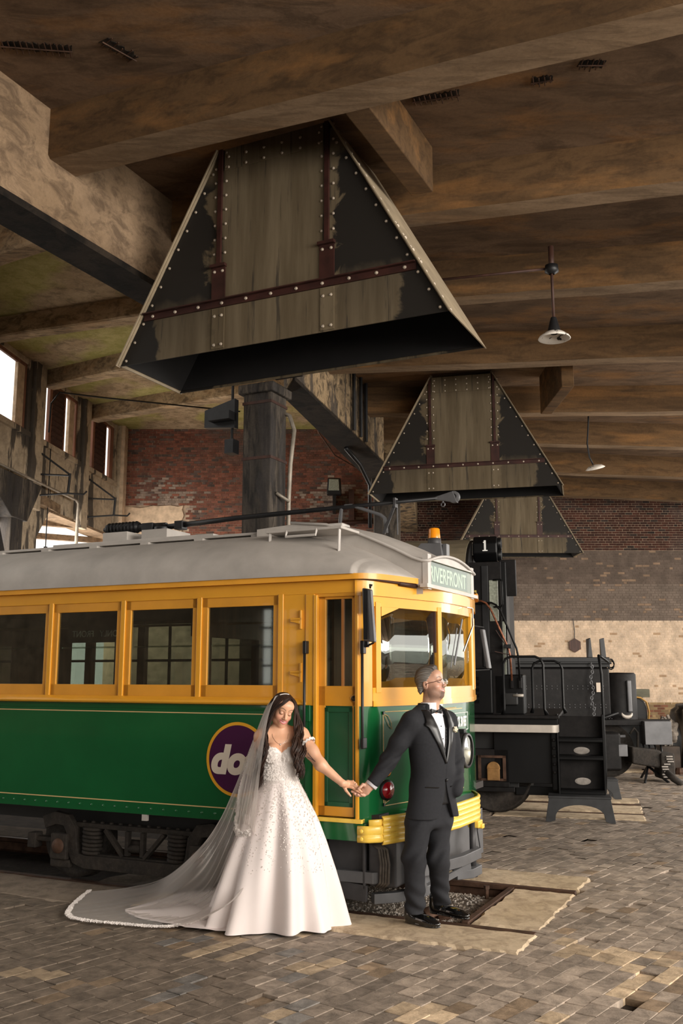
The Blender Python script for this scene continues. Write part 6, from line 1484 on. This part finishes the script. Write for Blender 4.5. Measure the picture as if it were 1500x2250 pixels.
# cuffs
cd_=unit(wrR-elR); mb=MB(); mb.lathe(tuple(wrR-cd_*.03),[(.047,0),(.045,.052),(.041,.054),(.040,.0)],24,ax=tuple(cd_)); mb.build('shirt_cuff',m_shirt,groom,inv=gi,smooth=True)
# ---- head, neck and hand: one continuous body mesh
yaw=math.radians(-180+62)   # forward (0,1,0) turned toward the right of the picture
Rg=rotm(yaw,math.radians(11),0); HC=PG(946,1504,.01)
hf,hcol,hW,hloc=head_fn(HC,Rg,1.05,True)
hand_g=[]
def HG(x,y,d): return PG(x,y,-.13+d)
palm=[(HG(818,1722,0),.029),(HG(810,1729,.0),.032),(HG(799,1737,0),.030)]
fing=[([HG(803,1727,-.012),HG(797,1724,-.03),HG(791,1730,-.042),HG(787,1733,-.046)],[.016,.012,.0105,.0095]),      # thumb over her fingers
 ([HG(801,1732,.0),HG(789,1741,.0),HG(780,1742,-.004),HG(773,1739,-.006)],[.013,.0105,.0098,.0088]),
 ([HG(801,1738,.0),HG(790,1746,-.006),HG(784,1748,-.016),HG(779,1744,-.026)],[.013,.0108,.0098,.0088]),
 ([HG(801,1742,-.002),HG(794,1748,-.012),HG(789,1748,-.024),HG(786,1746,-.034)],[.013,.0105,.0095,.0085]),
 ([HG(806,1743,-.004),HG(800,1748,-.014),HG(796,1747,-.026),HG(793,1745,-.034)],[.012,.0095,.0085,.0078])]
def f_gbody(p):
    d=hf(p)
    d=smin(d,s_cap(p,hW(0,-.018,-.055),gw(0,-.015,1.50),.050,.060),.03)
    d=smin(d,s_cap(p,hW(.0,.03,-.085),gw(0,.015,1.51),.030,.045),.03)
    d=smin(d,smax(smax(torso(gloc(p),-.045),.80-p[:,2],.05),p[:,2]-1.47,.04),.03); d=smin(d,s_chain(p,[gw(-.12,-.01,1.44),shR,elR,wrR],[.05,.05,.040,.030],.03),.02)
    h=s_cap(p,wrR-cd_*.05,palm[1][0],.030,.030); h=smin(h,s_cap(p,palm[1][0],palm[2][0],.031,.027),.02)
    h=smin(h,s_cap(p,HG(806,1725,-.008),HG(806,1741,-.004),.019,.018),.02)
    for a,b in fing: h=smin(h,s_chain(p,a,b,.004),.007)
    return smin(d,h,.008)
def c_g(v): 
    c=hcol(v,(.58,.33,.23),(.50,.22,.17),(.10,.07,.05),(.03,.02,.015),beard=(.13,.085,.065),blush=(.60,.27,.19))
    return c
gb=sdf_obj('body',f_gbody,[(HC-np.array((.15,.15,.17)),HC+np.array((.16,.15,.15)),.0026),((G0[0]-.42,YG-.30,.78),(G0[0]+.24,YG+.22,HC[2]-.10),.011),(palm[1][0]-np.array((.15,.12,.12)),palm[1][0]+np.array((.07,.09,.10)),.0026)],m_skin,groom,gi,color=c_g,smooth_it=1)
m_tooth=simple('teeth',(.86,.82,.76),.25); m_eye=simple('eye_white',(.70,.66,.62),.15); m_iris=simple('dark_iris',(.02,.013,.01),.1)
def face_bits(hW,R,s,root,inv,male):
    mb=MB(); mb.grid(lambda a,b:tuple(hW((a-.5)*.046,.0895-12*((a-.5)*.046)**2,-.0655+.0145*b+11*((a-.5)*.046)**2)),15,4); mb.build('teeth',m_tooth,root,inv=inv,smooth=True,thick=.001)
    for sx in(-1,1):
        if male:
            c=hW(sx*.031,.0755,.0005)
            mb=MB(); mb.lathe(tuple(c),[(.0001,-.0135),(.008,-.011),(.0135,0),(.008,.0112),(.0001,.0137)],16,ax=tuple(R@np.array((0,0,1.)))); 
face_bits(hW,Rg,1.05,groom,gi,True)
# eyes: a narrow almond between the lids
for sx in(-1,1):
    mb=MB(); mb.grid(lambda a,b:tuple(hW(sx*.031+(a-.5)*.020,.0893-16*((a-.5)*.02)**2,-.0005+(b-.5)*.0062*(1-(2*a-1)**2)-.0005)),9,4); mb.build('eye',m_eye,groom,inv=gi,smooth=True)
    mb=MB(); mb.dome(tuple(hW(sx*.031+.001,.0899,-.001)),tuple(Rg@np.array((0,1.,0))),.0036,.0012,10); mb.build('iris',m_iris,groom,inv=gi,smooth=True)
# hair
def f_ghair(p):
    q=hloc(p); m=q.copy(); m[:,0]=np.abs(m[:,0])
    d=s_ell(q,(0,-.016,.044),(.081,.097,.085)); d=smin(d,s_ell(q,(0,.030,.112),(.048,.046,.020)),.03); d=smin(d,s_ell(q,(0,-.02,.112),(.055,.06,.018)),.03)
    d=smin(d,s_ell(m,(.050,-.058,-.025),(.026,.028,.038)),.03)
    hl=.055+.10*np.clip(m[:,0]-.03,0,1)            # hairline height over the forehead
    keep=np.maximum(q[:,1]-(.062-.9*np.maximum(0,.088-q[:,2])),-1)   # slanting front limit
    d=smax(d,keep,.006)
    sb=np.maximum.reduce([q[:,1]-.030,-.02-q[:,2]])                 # sideburn
    low=np.where(q[:,1]>-.030,.016-q[:,2]+ (q[:,1]<.028)*(q[:,1]>.008)*-.034,-.075-q[:,2]); d=smax(d,low,.004)
    th=np.arctan2(q[:,0],q[:,2]-.03); d=d+.0020*np.sin(th*26+q[:,1]*8+1.5*noise3(q,22,2))+.0008*np.sin(th*70+q[:,1]*15+noise3(q,30,4))
    return d*1.05
def c_gh(v):
    q=hloc(v); th=np.arctan2(q[:,0],q[:,2]-.03); n=.5+.5*np.sin(th*44+q[:,1]*12+3*noise3(q,26,1)); side=np.clip((np.abs(q[:,0])-.045)/.03,0,1)
    k=np.clip(.0+.26*n*(.4+side)+.26*side,0,1)[:,None]; return np.array((.045,.035,.028))*(1-k)+np.array((.40,.37,.33))*k
sdf_obj('hair',f_ghair,[(HC-np.array((.15,.15,.12)),HC+np.array((.15,.15,.17)),.0027)],tint_mat('greying_hair',.5,spec=.4),groom,gi,color=c_gh)
# glasses
_t=NT('spectacle_lens'); _t.n.remove(_t.b); _a=_t.N('BsdfTransparent'); _g=_t.N('BsdfGlossy'); _g.inputs['Roughness'].default_value=.05; _m=_t.N('MixShader'); _m.inputs[0].default_value=.06; _t.L(_a.outputs[0],_m.inputs[1]); _t.L(_g.outputs[0],_m.inputs[2]); _t.L(_m.outputs[0],_t.o.inputs[0]); m_lens=_t.m
sq=lambda t:(math.copysign(abs(math.cos(t))**.6,math.cos(t)),math.copysign(abs(math.sin(t))**.7,math.sin(t)))
for sx in(-1,1):
    mb=MB(); pts=[tuple(hW(sx*.033+.0245*sq(t)[0],.110-.10*abs(.0235*sq(t)[0]+.033)*.35,.001+.0165*sq(t)[1])) for t in np.linspace(0,2*math.pi,25)]
    mb.tube(pts,.0010,6); mb.build('spectacle_rim',m_chrome,groom,inv=gi,smooth=True)
    mb=MB(); mb.tube([tuple(hW(sx*.033+.0250*sq(t)[0],.1108-.10*abs(.0235*sq(t)[0]+.033)*.35,.003+.0165*sq(t)[1])) for t in np.linspace(.35,math.pi-.35,14)],.0022,6); mb.build('brow_bar',m_rubber,groom,inv=gi,smooth=True)
    mb=MB(); mb.tube([tuple(hW(sx*.057,.103,.010)),tuple(hW(sx*.079,.085,.009)),tuple(hW(sx*.083,.01,.006)),tuple(hW(sx*.080,-.012,-.004))],.0021,6); mb.build('spectacle_temple',simple('dark_red_temple',(.05,.012,.01),.3),groom,inv=gi,smooth=True)
mb=MB(); mb.tube([tuple(hW(-.011,.112,.005)),tuple(hW(0,.117,.008)),tuple(hW(.011,.112,.005))],.0018,6); mb.build('spectacle_bridge',m_rubber,groom,inv=gi)
for sx in(-1,1):
    mb=MB(); mb.grid(lambda a,b:tuple(hW(sx*.033+.021*(2*a-1)*math.sqrt(max(0,1-(2*b-1)**2))*1,.1115,.001+.015*(2*b-1))),8,8); mb.build('lens',m_lens,groom,inv=gi,smooth=True)
# ================================================================ BRIDE
YB=7.22
def PB(x,y,d=0.): return np.array(aty(x,y,YB+d))
bride=thing('person','person in an ivory bridal gown with long dark hair, smiling down','person',atz(600,2045)[:2]+(0.,)); bi=rootinv(bride)
yb=math.radians(-180+22); Rb=rotm(yb,math.radians(-16),math.radians(-12)); HB=PB(619.5,1562,.0)
bf,bcol,bW,bloc=head_fn(HB,Rb,1.01,False)
ab=math.radians(10); bfw=np.array((math.sin(ab),-math.cos(ab),0)); blf=np.array((math.cos(ab),math.sin(ab),0))
B0=np.array((PB(614,1700)[0],YB,0.))
def bl_(p): d=p-B0; return np.stack([d@blf,d@bfw,p[:,2]],1)
def bw2(x,y,z): return B0+blf*x+bfw*y+np.array((0,0,z))
zb_=[.80,.90,.98,1.05,1.12,1.20,1.27,1.33,1.37]
ba=[.18,.165,.142,.126,.127,.138,.150,.150,.138]
bb=[.135,.13,.115,.108,.108,.112,.112,.10,.085]
def btorso(q,off=0):
    z=q[:,2]; a=np.interp(z,zb_,ba)+off; b=np.interp(z,zb_,bb)+off; xo=np.interp(z,[1.0,1.37],[0,-.0]); k=np.sqrt(((q[:,0]-xo)/a)**2+(q[:,1]/b)**2); return (k-1)*np.minimum(a,b)*.9
sl=bw2(.158,-.01,1.352); sr=bw2(-.132,.0,1.345)        # picture-right / picture-left shoulders
el=PB(704,1680,-.06); wr=PB(752,1721,-.09)
er=PB(572,1712,.04); wr2=PB(560,1770,-.0)
def HH(x,y,d): return np.array(aty(x,y,7.17+d))
fb_=[([HH(762,1727,0),HH(774,1731,-.012),HH(783,1737,-.022),HH(791,1742,-.024)],[.0125,.0098,.0085,.0072]),
 ([HH(763,1723,0),HH(778,1726,-.012),HH(787,1734,-.026),HH(794,1740,-.030)],[.0125,.0100,.0088,.0074]),
 ([HH(765,1720,.004),HH(778,1721,-.006),HH(785,1728,-.018),HH(790,1734,-.022)],[.012,.0095,.0082,.007]),
 ([HH(764,1718,.012),HH(775,1717,.004),HH(782,1723,-.004),HH(785,1729,-.006)],[.011,.0085,.0075,.0065]),
 ([HH(754,1726,-.004),HH(760,1737,-.016),HH(765,1743,-.022),HH(770,1749,-.024)],[.0125,.0102,.0085,.0065])]
def f_bbody(p):
    q=bl_(p); d=btorso(q,-.004); d=smax(d,q[:,2]-1.36,.05); d=smax(d,.95-q[:,2],.02)
    d=smin(d,s_ell(q,(0,-.01,1.335),(.155,.075,.060)),.03)
    d=smin(d,s_cap(p,bw2(.02,-.01,1.39),sl,.045,.052),.04); d=smin(d,s_cap(p,bw2(-.02,-.01,1.39),sr,.045,.052),.04)
    m=q.copy(); m[:,0]=np.abs(m[:,0]); d=smin(d,s_ell(m,(.059,.085,1.238),(.064,.062,.068)),.010)
    d=smin(d,s_cap(p,bW(0,-.028,-.05),bw2(0,-.012,1.375),.045,.052),.04)
    d=smin(d,bf(p),.012)
    arm=s_chain(p,[sl,sl*.45+el*.55+np.array((0,0,-.004)),el,wr],[.060,.050,.042,.025],.03); arm2=s_chain(p,[sr,er,wr2],[.056,.042,.026],.03)
    d=smin(d,arm,.035); d=smin(d,arm2,.035)
    h=s_cap(p,wr,HH(762,1723,0),.024,.023); h=smin(h,s_cap(p,HH(758,1726,0),HH(764,1719,.010),.020,.016),.018)
    for a,b in fb_: h=smin(h,s_chain(p,a,b,.004),.007)
    d=smin(d,h,.012)
    h2=s_chain(p,[wr2,PB(557,1790,-.02),PB(557,1808,-.03)],[.024,.024,.012],.02); return smin(d,h2,.015)
def c_b(v):
    c=bcol(v,(.74,.41,.26),(.55,.16,.16),(.08,.045,.03),(.012,.008,.007),blush=(.68,.28,.20))
    # small line tattoo on the upper arm
    for a,b in(((676,1655),(681,1662)),((681,1662),(690,1672)),((675,1664),(683,1668)),((683,1668),(692,1673))):
        A=PB(a[0],a[1],-.09);Bp=PB(b[0],b[1],-.09); d=Bp-A; dd=v-A; dd[:,1]=0; d2=d.copy(); d2[1]=0
        t=np.clip((dd@d2)/(d2@d2),0,1); w=(np.linalg.norm(dd-t[:,None]*d2,axis=1)<.0032)&(v[:,1]<YB-.02)&(v[:,0]>sl[0]); c[w]=(.16,.10,.09)
    return c
zc=HB[2]
sdf_obj('body',f_bbody,[((B0[0]-.24,YB-.25,1.05),(B0[0]+.26,YB+.17,HB[2]+.14),.0029),
  ((B0[0]+.22,YB-.25,1.0),(wr[0]-.02,YB+.12,1.50),.0036),((B0[0]-.24,YB-.2,.93),(B0[0]+.24,YB+.2,1.07),.006),((wr[0]-.04,7.04,wr[2]-.14),(wr[0]+.20,7.26,wr[2]+.08),.0024),((B0[0]-.30,YB-.2,.70),(B0[0]-.08,YB+.2,.95),.006)],m_skin,bride,bi,color=c_b,smooth_it=1)
mb=MB(); mb.grid(lambda a,b:tuple(bW((a-.5)*.044,.0900-12*((a-.5)*.044)**2,-.0655+.0150*b+11*((a-.5)*.044)**2)),15,4); mb.build('teeth',m_tooth,bride,inv=bi,smooth=True,thick=.001)
# bodice
def neck(q):
    ax=np.abs(q[:,0]); return 1.234+.060*np.clip(ax/.065,0,1)**.8-.05*np.clip((ax-.08)/.07,0,1)+.0*ax
def f_bod(p):
    q=bl_(p); d=btorso(q,.008); m=q.copy(); m[:,0]=np.abs(m[:,0]); d=smin(d,s_ell(m,(.061,.085,1.228),(.072,.068,.074)),.014)
    d=smax(d,q[:,2]-neck(q),.003); d=smax(d,.95-q[:,2],.01)
    return d+.0022*noise3(p,110,2)+.0012*noise3(p,260,5)
sdf_obj('bodice',f_bod,[((B0[0]-.24,YB-.24,.94),(B0[0]+.24,YB+.2,1.33),.0042)],m_lace,bride,bi)
# skirt
hem=[]  # radial profile
def skirt(a,b):
    th=2*math.pi*a; z=1.04*(1-b)+.012*b
    cx=np.interp(b,[0,.25,.5,.75,1],[PB(614,1700)[0],PB(615,1800)[0],PB(611,1900)[0],PB(607,1990)[0],PB(602,2040)[0]])
    rx=float(np.interp(z,[.012,.20,.40,.60,.72,.80,.93,1.0,1.04],[.475,.430,.380,.322,.280,.247,.190,.156,.137])); ry=float(np.interp(z,[.012,.3,.6,.85,1.04],[.275,.24,.195,.165,.128]))
    fold=(.5*math.sin(th*9+1.2*b)+.3*math.sin(th*14+2-b)+.3*math.sin(th*5+.6))*(.001+.082*b**1.15)
    c,s=math.cos(th),math.sin(th); cy=YB+.04*b
    kick=0
    if b>.82 and c>.3 and s<0: kick=.02*math.sin((b-.82)*17)
    x=cx+(rx+fold)*c; y=cy+(ry+fold)*s
    if c<0: x+=.06*b*b*c*.3
    return (x,y,max(.012,z+kick*.5+ (.012*math.sin(th*4) if b>.98 else 0)))
mb=MB(); mb.grid(skirt,170,70,closeu=True); mb.build('skirt',m_gown,bride,inv=bi,smooth=True)
# train on the floor
def train(a,b):
    px=np.interp(a,[0,.35,.7,1],[520,440,360,275]); y0=np.interp(a,[0,.35,.7,.9,1],[1950,1962,1975,1992,2003]); y1=np.interp(a,[0,.35,.7,.9,1],[2050,2047,2036,2022,2008])
    p=atz(px,y0+(y1-y0)*b,.012); h=.13*(1-a)**1.2*math.sin(math.pi*min(1,max(0,b)))+.018*abs(math.sin(9*a+5*b))*(1-a)+.01*math.sin(17*b+5*a)
    return (p[0],p[1],.022+max(0,h))
mb=MB(); mb.grid(train,50,30); mb.build('train',m_gown,bride,inv=bi,smooth=True)
# lace pieces: small petals scattered on bodice, skirt top and veil edge
def petals(mb,c,n,r,rr,k=5):
    n=unit(n); a=unit(np.cross(n,(0,0,1.) if abs(n[2])<.9 else (1.,0,0))); b=np.cross(n,a); o=rr.uniform(0,6.28)
    for i in range(k):
        t=o+i*2*math.pi/k; d=a*math.cos(t)+b*math.sin(t); e=-a*math.sin(t)+b*math.cos(t)
        mb.add([tuple(c),tuple(c+d*r*.55+e*r*.3+n*r*.15),tuple(c+d*r+n*r*.05),tuple(c+d*r*.55-e*r*.3+n*r*.15)],[(0,1,2,3)])
rr=random.Random(21); mb=MB()
for i in range(900):
    th=rr.uniform(math.pi*.98,math.pi*2.02); z=rr.uniform(1.0,1.27); 
    a=np.interp(z,zb_,ba)+.012; b=np.interp(z,zb_,bb)+.012; x,y=a*math.cos(th),-b*math.sin(th)
    if z>1.17 and abs(x)<.125: y=max(y,.085+.070*math.sqrt(max(0,1-((abs(x)-.063)/.08)**2-((z-1.222)/.078)**2))+.002)
    if z>1.222+.062*min(1,abs(x)/.065)**.8-.012: continue
    petals(mb,bw2(x,y,z),bfw*1.0+blf*x*3,rr.uniform(.004,.009),rr)
for i in range(1300):
    a=rr.uniform(.5,1.0); b=rr.random()**1.7*.62
    if rr.random()<.3: a=.5+.5*(round((a-.5)*2*9)/9+rr.uniform(-.02,.02))
    p=np.array(skirt(a,b)); c=np.array((B0[0],YB,p[2])); petals(mb,p+unit(p-c)*.003,p-c,rr.uniform(.004,.0085)*(1 if b<.3 else .8),rr)
mb.build('lace_flowers',m_lace,bride,inv=bi)['kind']='stuff'
# off-shoulder strap
mb=MB(); c=sl*.62+el*.38*.0+np.array(PB(684,1637,-.03))*.38; c=PB(676,1633,-.035); ax_=unit(el-sl)
mb.grid(lambda a,b:tuple(c+ax_*(-.010+.018*b+.004*math.sin(13*a*6.283))+(.059+.004*math.sin(2*math.pi*a*11+b*3))*(math.cos(2*math.pi*a)*unit(np.cross(ax_,(0,1,0)))+math.sin(2*math.pi*a)*np.cross(ax_,unit(np.cross(ax_,(0,1,0)))))),64,4,closeu=True); mb.build('shoulder_strap',m_lace,bride,inv=bi,smooth=True)
# necklace
mb=MB(); pts=[tuple(bw2(.060*math.cos(t)-.005,.055+.052*math.sin(t)*1.0,1.385-.075*math.sin(t)**1.2-.012)) for t in np.linspace(.05,math.pi-.05,22)]
mb.tube(pts,.0011,5); mb.build('necklace',m_chrome,bride,inv=bi,smooth=True)
mb=MB(); mb.lathe(pts[11],[(.001,-.012),(.005,-.006),(.004,.0),(.001,.004)],10); mb.build('pendant',m_chrome,bride,inv=bi,smooth=True)
mb=MB(); p=(fb_[2][0][1]*.6+fb_[2][0][2]*.4); mb.lathe(tuple(p+np.array((0,-.006,.0))),[(.0095,-.002),(.0105,0),(.0095,.002)],16,ax=tuple(unit(fb_[2][0][1]-fb_[2][0][0]))); mb.build('ring',m_chrome,bride,inv=bi,smooth=True)
# ---- hair: cap + long wavy locks
def f_bcap(p):
    q=bloc(p); d=s_ell(q,(0,-.020,.048),(.084,.100,.084)); part=.02
    lim=q[:,1]-(.040+.35*(q[:,2]-.03)-.30*np.abs(q[:,0]+.0)*0+.28*np.clip(q[:,2]-.05,0,1)-1.6*np.maximum(0,np.abs(q[:,0])-.050)); d=smax(d,lim,.006); d=smax(d,-.09-q[:,2],.01)
    th=np.arctan2(q[:,0]-.02,q[:,2]-.05); return (d+.0016*np.sin(th*40+noise3(q,30,1)*2))*1.01
m_hair=NT('dark_brown_hair'); _c=m_hair.coord((30,30,2)); m_hair.col(m_hair.ramp(m_hair.noise(_c,4,4,.6),[(.3,(.012,.006,.004)),(.75,(.058,.027,.017))])); m_hair=m_hair.set(rough=.45,spec=.35).m
sdf_obj('hair_cap',f_bcap,[(HB-np.array((.14,.15,.12)),HB+np.array((.14,.15,.15)),.0034)],m_hair,bride,bi)
def lerp(g,t):
    k=t*(len(g)-1); i=min(int(k),len(g)-2); f=k-i
    p0=g[max(i-1,0)];p1=g[i];p2=g[i+1];p3=g[min(i+2,len(g)-1)]
    return .5*((2*p1)+(-p0+p2)*f+(2*p0-5*p1+4*p2-p3)*f*f+(-p0+3*p1-3*p2+p3)*f**3)
T0=[bW(-.004,.052,.122),bW(-.01,.0,.135)]
def guide(l): return [np.array(x) for x in l]
Lf=guide([bW(-.022,.056,.118),bW(.030,.084,.078),PB(601,1566,-.105),PB(588,1605,-.10),PB(586,1640,-.15),PB(578,1680,-.15),PB(573,1715,-.13),PB(566,1735,-.10)])     # picture-left, front
Lb=guide([bW(-.01,-.02,.135),bW(.088,-.03,.07),PB(582,1580,.02),PB(572,1620,.02),PB(566,1660,-.02),PB(560,1695,-.04),PB(556,1725,-.05),PB(552,1745,-.04)])
Rf=guide([bW(-.024,.056,.116),bW(-.062,.045,.080),PB(647,1562,-.03),PB(648,1600,-.08),PB(643,1635,-.16),PB(645,1665,-.17),PB(652,1690,-.16),PB(656,1705,-.14)])
Rb_=guide([bW(0,-.02,.135),bW(-.085,-.01,.085),PB(656,1575,.01),PB(668,1612,.0),PB(668,1645,-.06),PB(666,1672,-.10),PB(664,1700,-.10),PB(660,1722,-.09)])
# (sign of head-local x: +x points to picture left because the head faces the camera)
mb=MB(); rr=random.Random(31)
for side,(A,Bq) in enumerate(((Lf,Lb),(Rf,Rb_))):
    for i in range(170):
        t=rr.random(); cl_=int(t*7); ph=cl_*1.9+side*2+rr.uniform(-.35,.35); lenf=rr.uniform(.80,1.0); dep=rr.uniform(-.014,.016); pts=[];rs=[]; n=38; fr=23+1.5*(cl_%3)+rr.uniform(-.5,.5); am=.011+.005*((cl_*7)%3)/2+rr.uniform(-.002,.002); sx=rr.uniform(-.014,.014)
        for k in range(n):
            s=k/(n-1)*lenf; p=lerp(A,s)*(1-t)+lerp(Bq,s)*t
            wv=am*min(1,max(0,s-.22)*4); p=p+np.array((wv*math.sin(fr*s+ph)+sx*s,wv*.8*math.cos(fr*s+ph)+dep*min(1,s*4),0))
            pts.append(p); rs.append((.0050*(1-.25*s))*min(1,.5+s*3)*(1 if s<lenf*.82 else max(.12,(lenf-s)/(lenf*.18))))
        mb.tube(pts,rs,4)
mb.build('long_wavy_hair',m_hair,bride,inv=bi,smooth=True,recalc=False)['kind']='stuff'
# ---- veil
m_veil=NT('sheer_tulle'); t=m_veil; t.n.remove(t.b)
tr_=t.N('BsdfTransparent'); df=t.N('BsdfDiffuse'); df.inputs[0].default_value=(.85,.80,.76,1); tl=t.N('BsdfTranslucent'); tl.inputs[0].default_value=(.8,.74,.70,1)
ad=t.N('MixShader'); ad.inputs[0].default_value=.4; t.L(df.outputs[0],ad.inputs[1]); t.L(tl.outputs[0],ad.inputs[2])
lw_=t.N('LayerWeight'); lw_.inputs[0].default_value=.35; fc=t.math('MULTIPLY_ADD',t.math('POWER',lw_.outputs['Facing'],1.6),.70,.25)
mx=t.N('MixShader'); t.L(fc,mx.inputs[0]); t.L(tr_.outputs[0],mx.inputs[1]); t.L(ad.outputs[0],mx.inputs[2]); t.L(mx.outputs[0],t.o.inputs[0]); m_veil=t.m
def gpt(x,y,h=.02): return np.array(atz(x,y,h))
VG=[
 [PB(617,1526,.02),PB(590,1545,.10),PB(566,1600,.12),PB(540,1665,.12),PB(512,1735,.10),PB(478,1806,.10),PB(432,1868,.12),gpt(360,1928,.14),gpt(280,1950,.05),gpt(192,1959,.02)],
 [PB(614,1527,.0),PB(588,1550,.05),PB(565,1610,.06),PB(541,1680,.06),PB(516,1755,.04),PB(482,1835,.02),PB(430,1905,.05),gpt(350,1965,.08),gpt(250,1985,.03),gpt(150,1998,.02)],
 [PB(611,1528,-.02),PB(588,1556,.0),PB(567,1620,.0),PB(548,1700,.0),PB(527,1780,-.02),PB(500,1860,-.03),gpt(450,1955,.20),gpt(370,1993,.06),gpt(270,2010,.025),gpt(160,2019,.02)],
 [PB(608,1529,-.04),PB(588,1565,-.04),PB(569,1630,-.05),PB(553,1715,-.06),PB(538,1800,-.10),gpt(515,1905,.34),gpt(475,1975,.16),gpt(410,2008,.06),gpt(330,2024,.03),gpt(262,2031,.02)],
 [PB(605,1530,-.05),PB(588,1572,-.07),PB(572,1640,-.10),PB(560,1725,-.11),PB(550,1805,-.14),gpt(532,1915,.32),gpt(505,1975,.20),gpt(460,2010,.12),gpt(410,2028,.05),gpt(372,2037,.02)],
 [PB(603,1532,-.06),PB(587,1580,-.09),PB(575,1650,-.13),PB(566,1735,-.14),PB(558,1815,-.17),gpt(545,1915,.38),gpt(525,1965,.30),gpt(500,1985,.24),gpt(478,1998,.18),gpt(455,2018,.06)]]
def veil(a,b):
    cols=[lerp(g,b) for g in VG]; p=lerp(cols,a)
    am=(.002+.020*min(1,b*2.2))*(1 if b<.8 else 1-.5*(b-.8)/.2); ph=2*math.pi*a
    w=am*(.55*math.sin(ph*9+b*1.5)+.45*math.sin(ph*17+1.3-b*2.2)+.35*math.sin(ph*5+2*b))
    p=p+np.array((w*.55,-w,.25*w)); p[2]=max(p[2],.014+.004*math.sin(30*a+20*b)); return tuple(p)
mb=MB(); mb.grid(veil,230,110); vo=mb.build('veil',m_veil,bride,inv=bi,smooth=True,recalc=False)
# shorter layer
def veil2(a,b):
    g0=[PB(612,1527,-.03),PB(588,1556,-.05),PB(566,1615,-.06),PB(544,1690,-.08),PB(528,1770,-.10),PB(519,1834,-.10)]
    g1=[PB(604,1530,-.07),PB(589,1575,-.13),PB(578,1640,-.19),PB(568,1710,-.19),PB(558,1780,-.20),PB(548,1838,-.20)]
    g2=[PB(608,1528,-.02),PB(584,1560,.02),PB(560,1620,.03),PB(538,1690,.02),PB(524,1740,.0),PB(521,1775,.0)]
    p=lerp([lerp(g2,b),lerp(g0,b),lerp(g1,b)],a); w=(.001+.012*b)*(math.sin(2*math.pi*a*6+b)+.6*math.sin(2*math.pi*a*11+2)); return tuple(p+np.array((w*.6,-w,0)))
mb=MB(); mb.grid(veil2,90,60); mb.build('veil_upper_layer',m_veil,bride,inv=bi,smooth=True,recalc=False)
# lace along the veil hems
mb=MB()
def lace_run(fn,n,w,jit,sz):
    for i in range(n):
        a=i/n; 
        for k in range(w):
            p=np.array(fn(min(1,max(0,a+rr.uniform(-.004,.004))),1-rr.random()**1.6*jit)); p=p+np.array((0,-.003,.006)); petals(mb,p,np.array((rr.uniform(-.4,.4),-.6,.9)),rr.uniform(.6,1.3)*sz,rr,rr.choice((4,5,6)))
lace_run(veil,230,3,.014,.013); lace_run(veil2,46,5,.06,.011)
for i in range(150):
    b=rr.uniform(.45,1); p=np.array(veil2(rr.uniform(0,.04),b))+np.array((0,-.004,0)); petals(mb,p,(0,-1.,0),rr.uniform(.006,.012),rr)
mb.build('lace_edging',m_lace,bride,inv=bi)['kind']='stuff'
mb=MB(); mb.tube([tuple(bW(x,.012,.1335-5.0*x*x)) for x in np.linspace(-.01,.06,9)],.0032,6); mb.build('veil_comb',m_lace,bride,inv=bi,smooth=True)
# ================================================================ groups of repeats
for _k,_g in (('smoke_hood','riveted smoke hoods over the tracks'),('pendant_lamp','white disc pendant lamps'),('step_stool','arched step stools by the locomotive'),('column','concrete columns'),('rail','track rails in the floor'),('wall_bracket','iron brackets on the left wall'),('scrap_block','rusty scrap lumps by the crate')):
    for _o in COL.objects:
        if _o.parent is None and _o.name.split('.')[0]==_k: _o['group']=_g
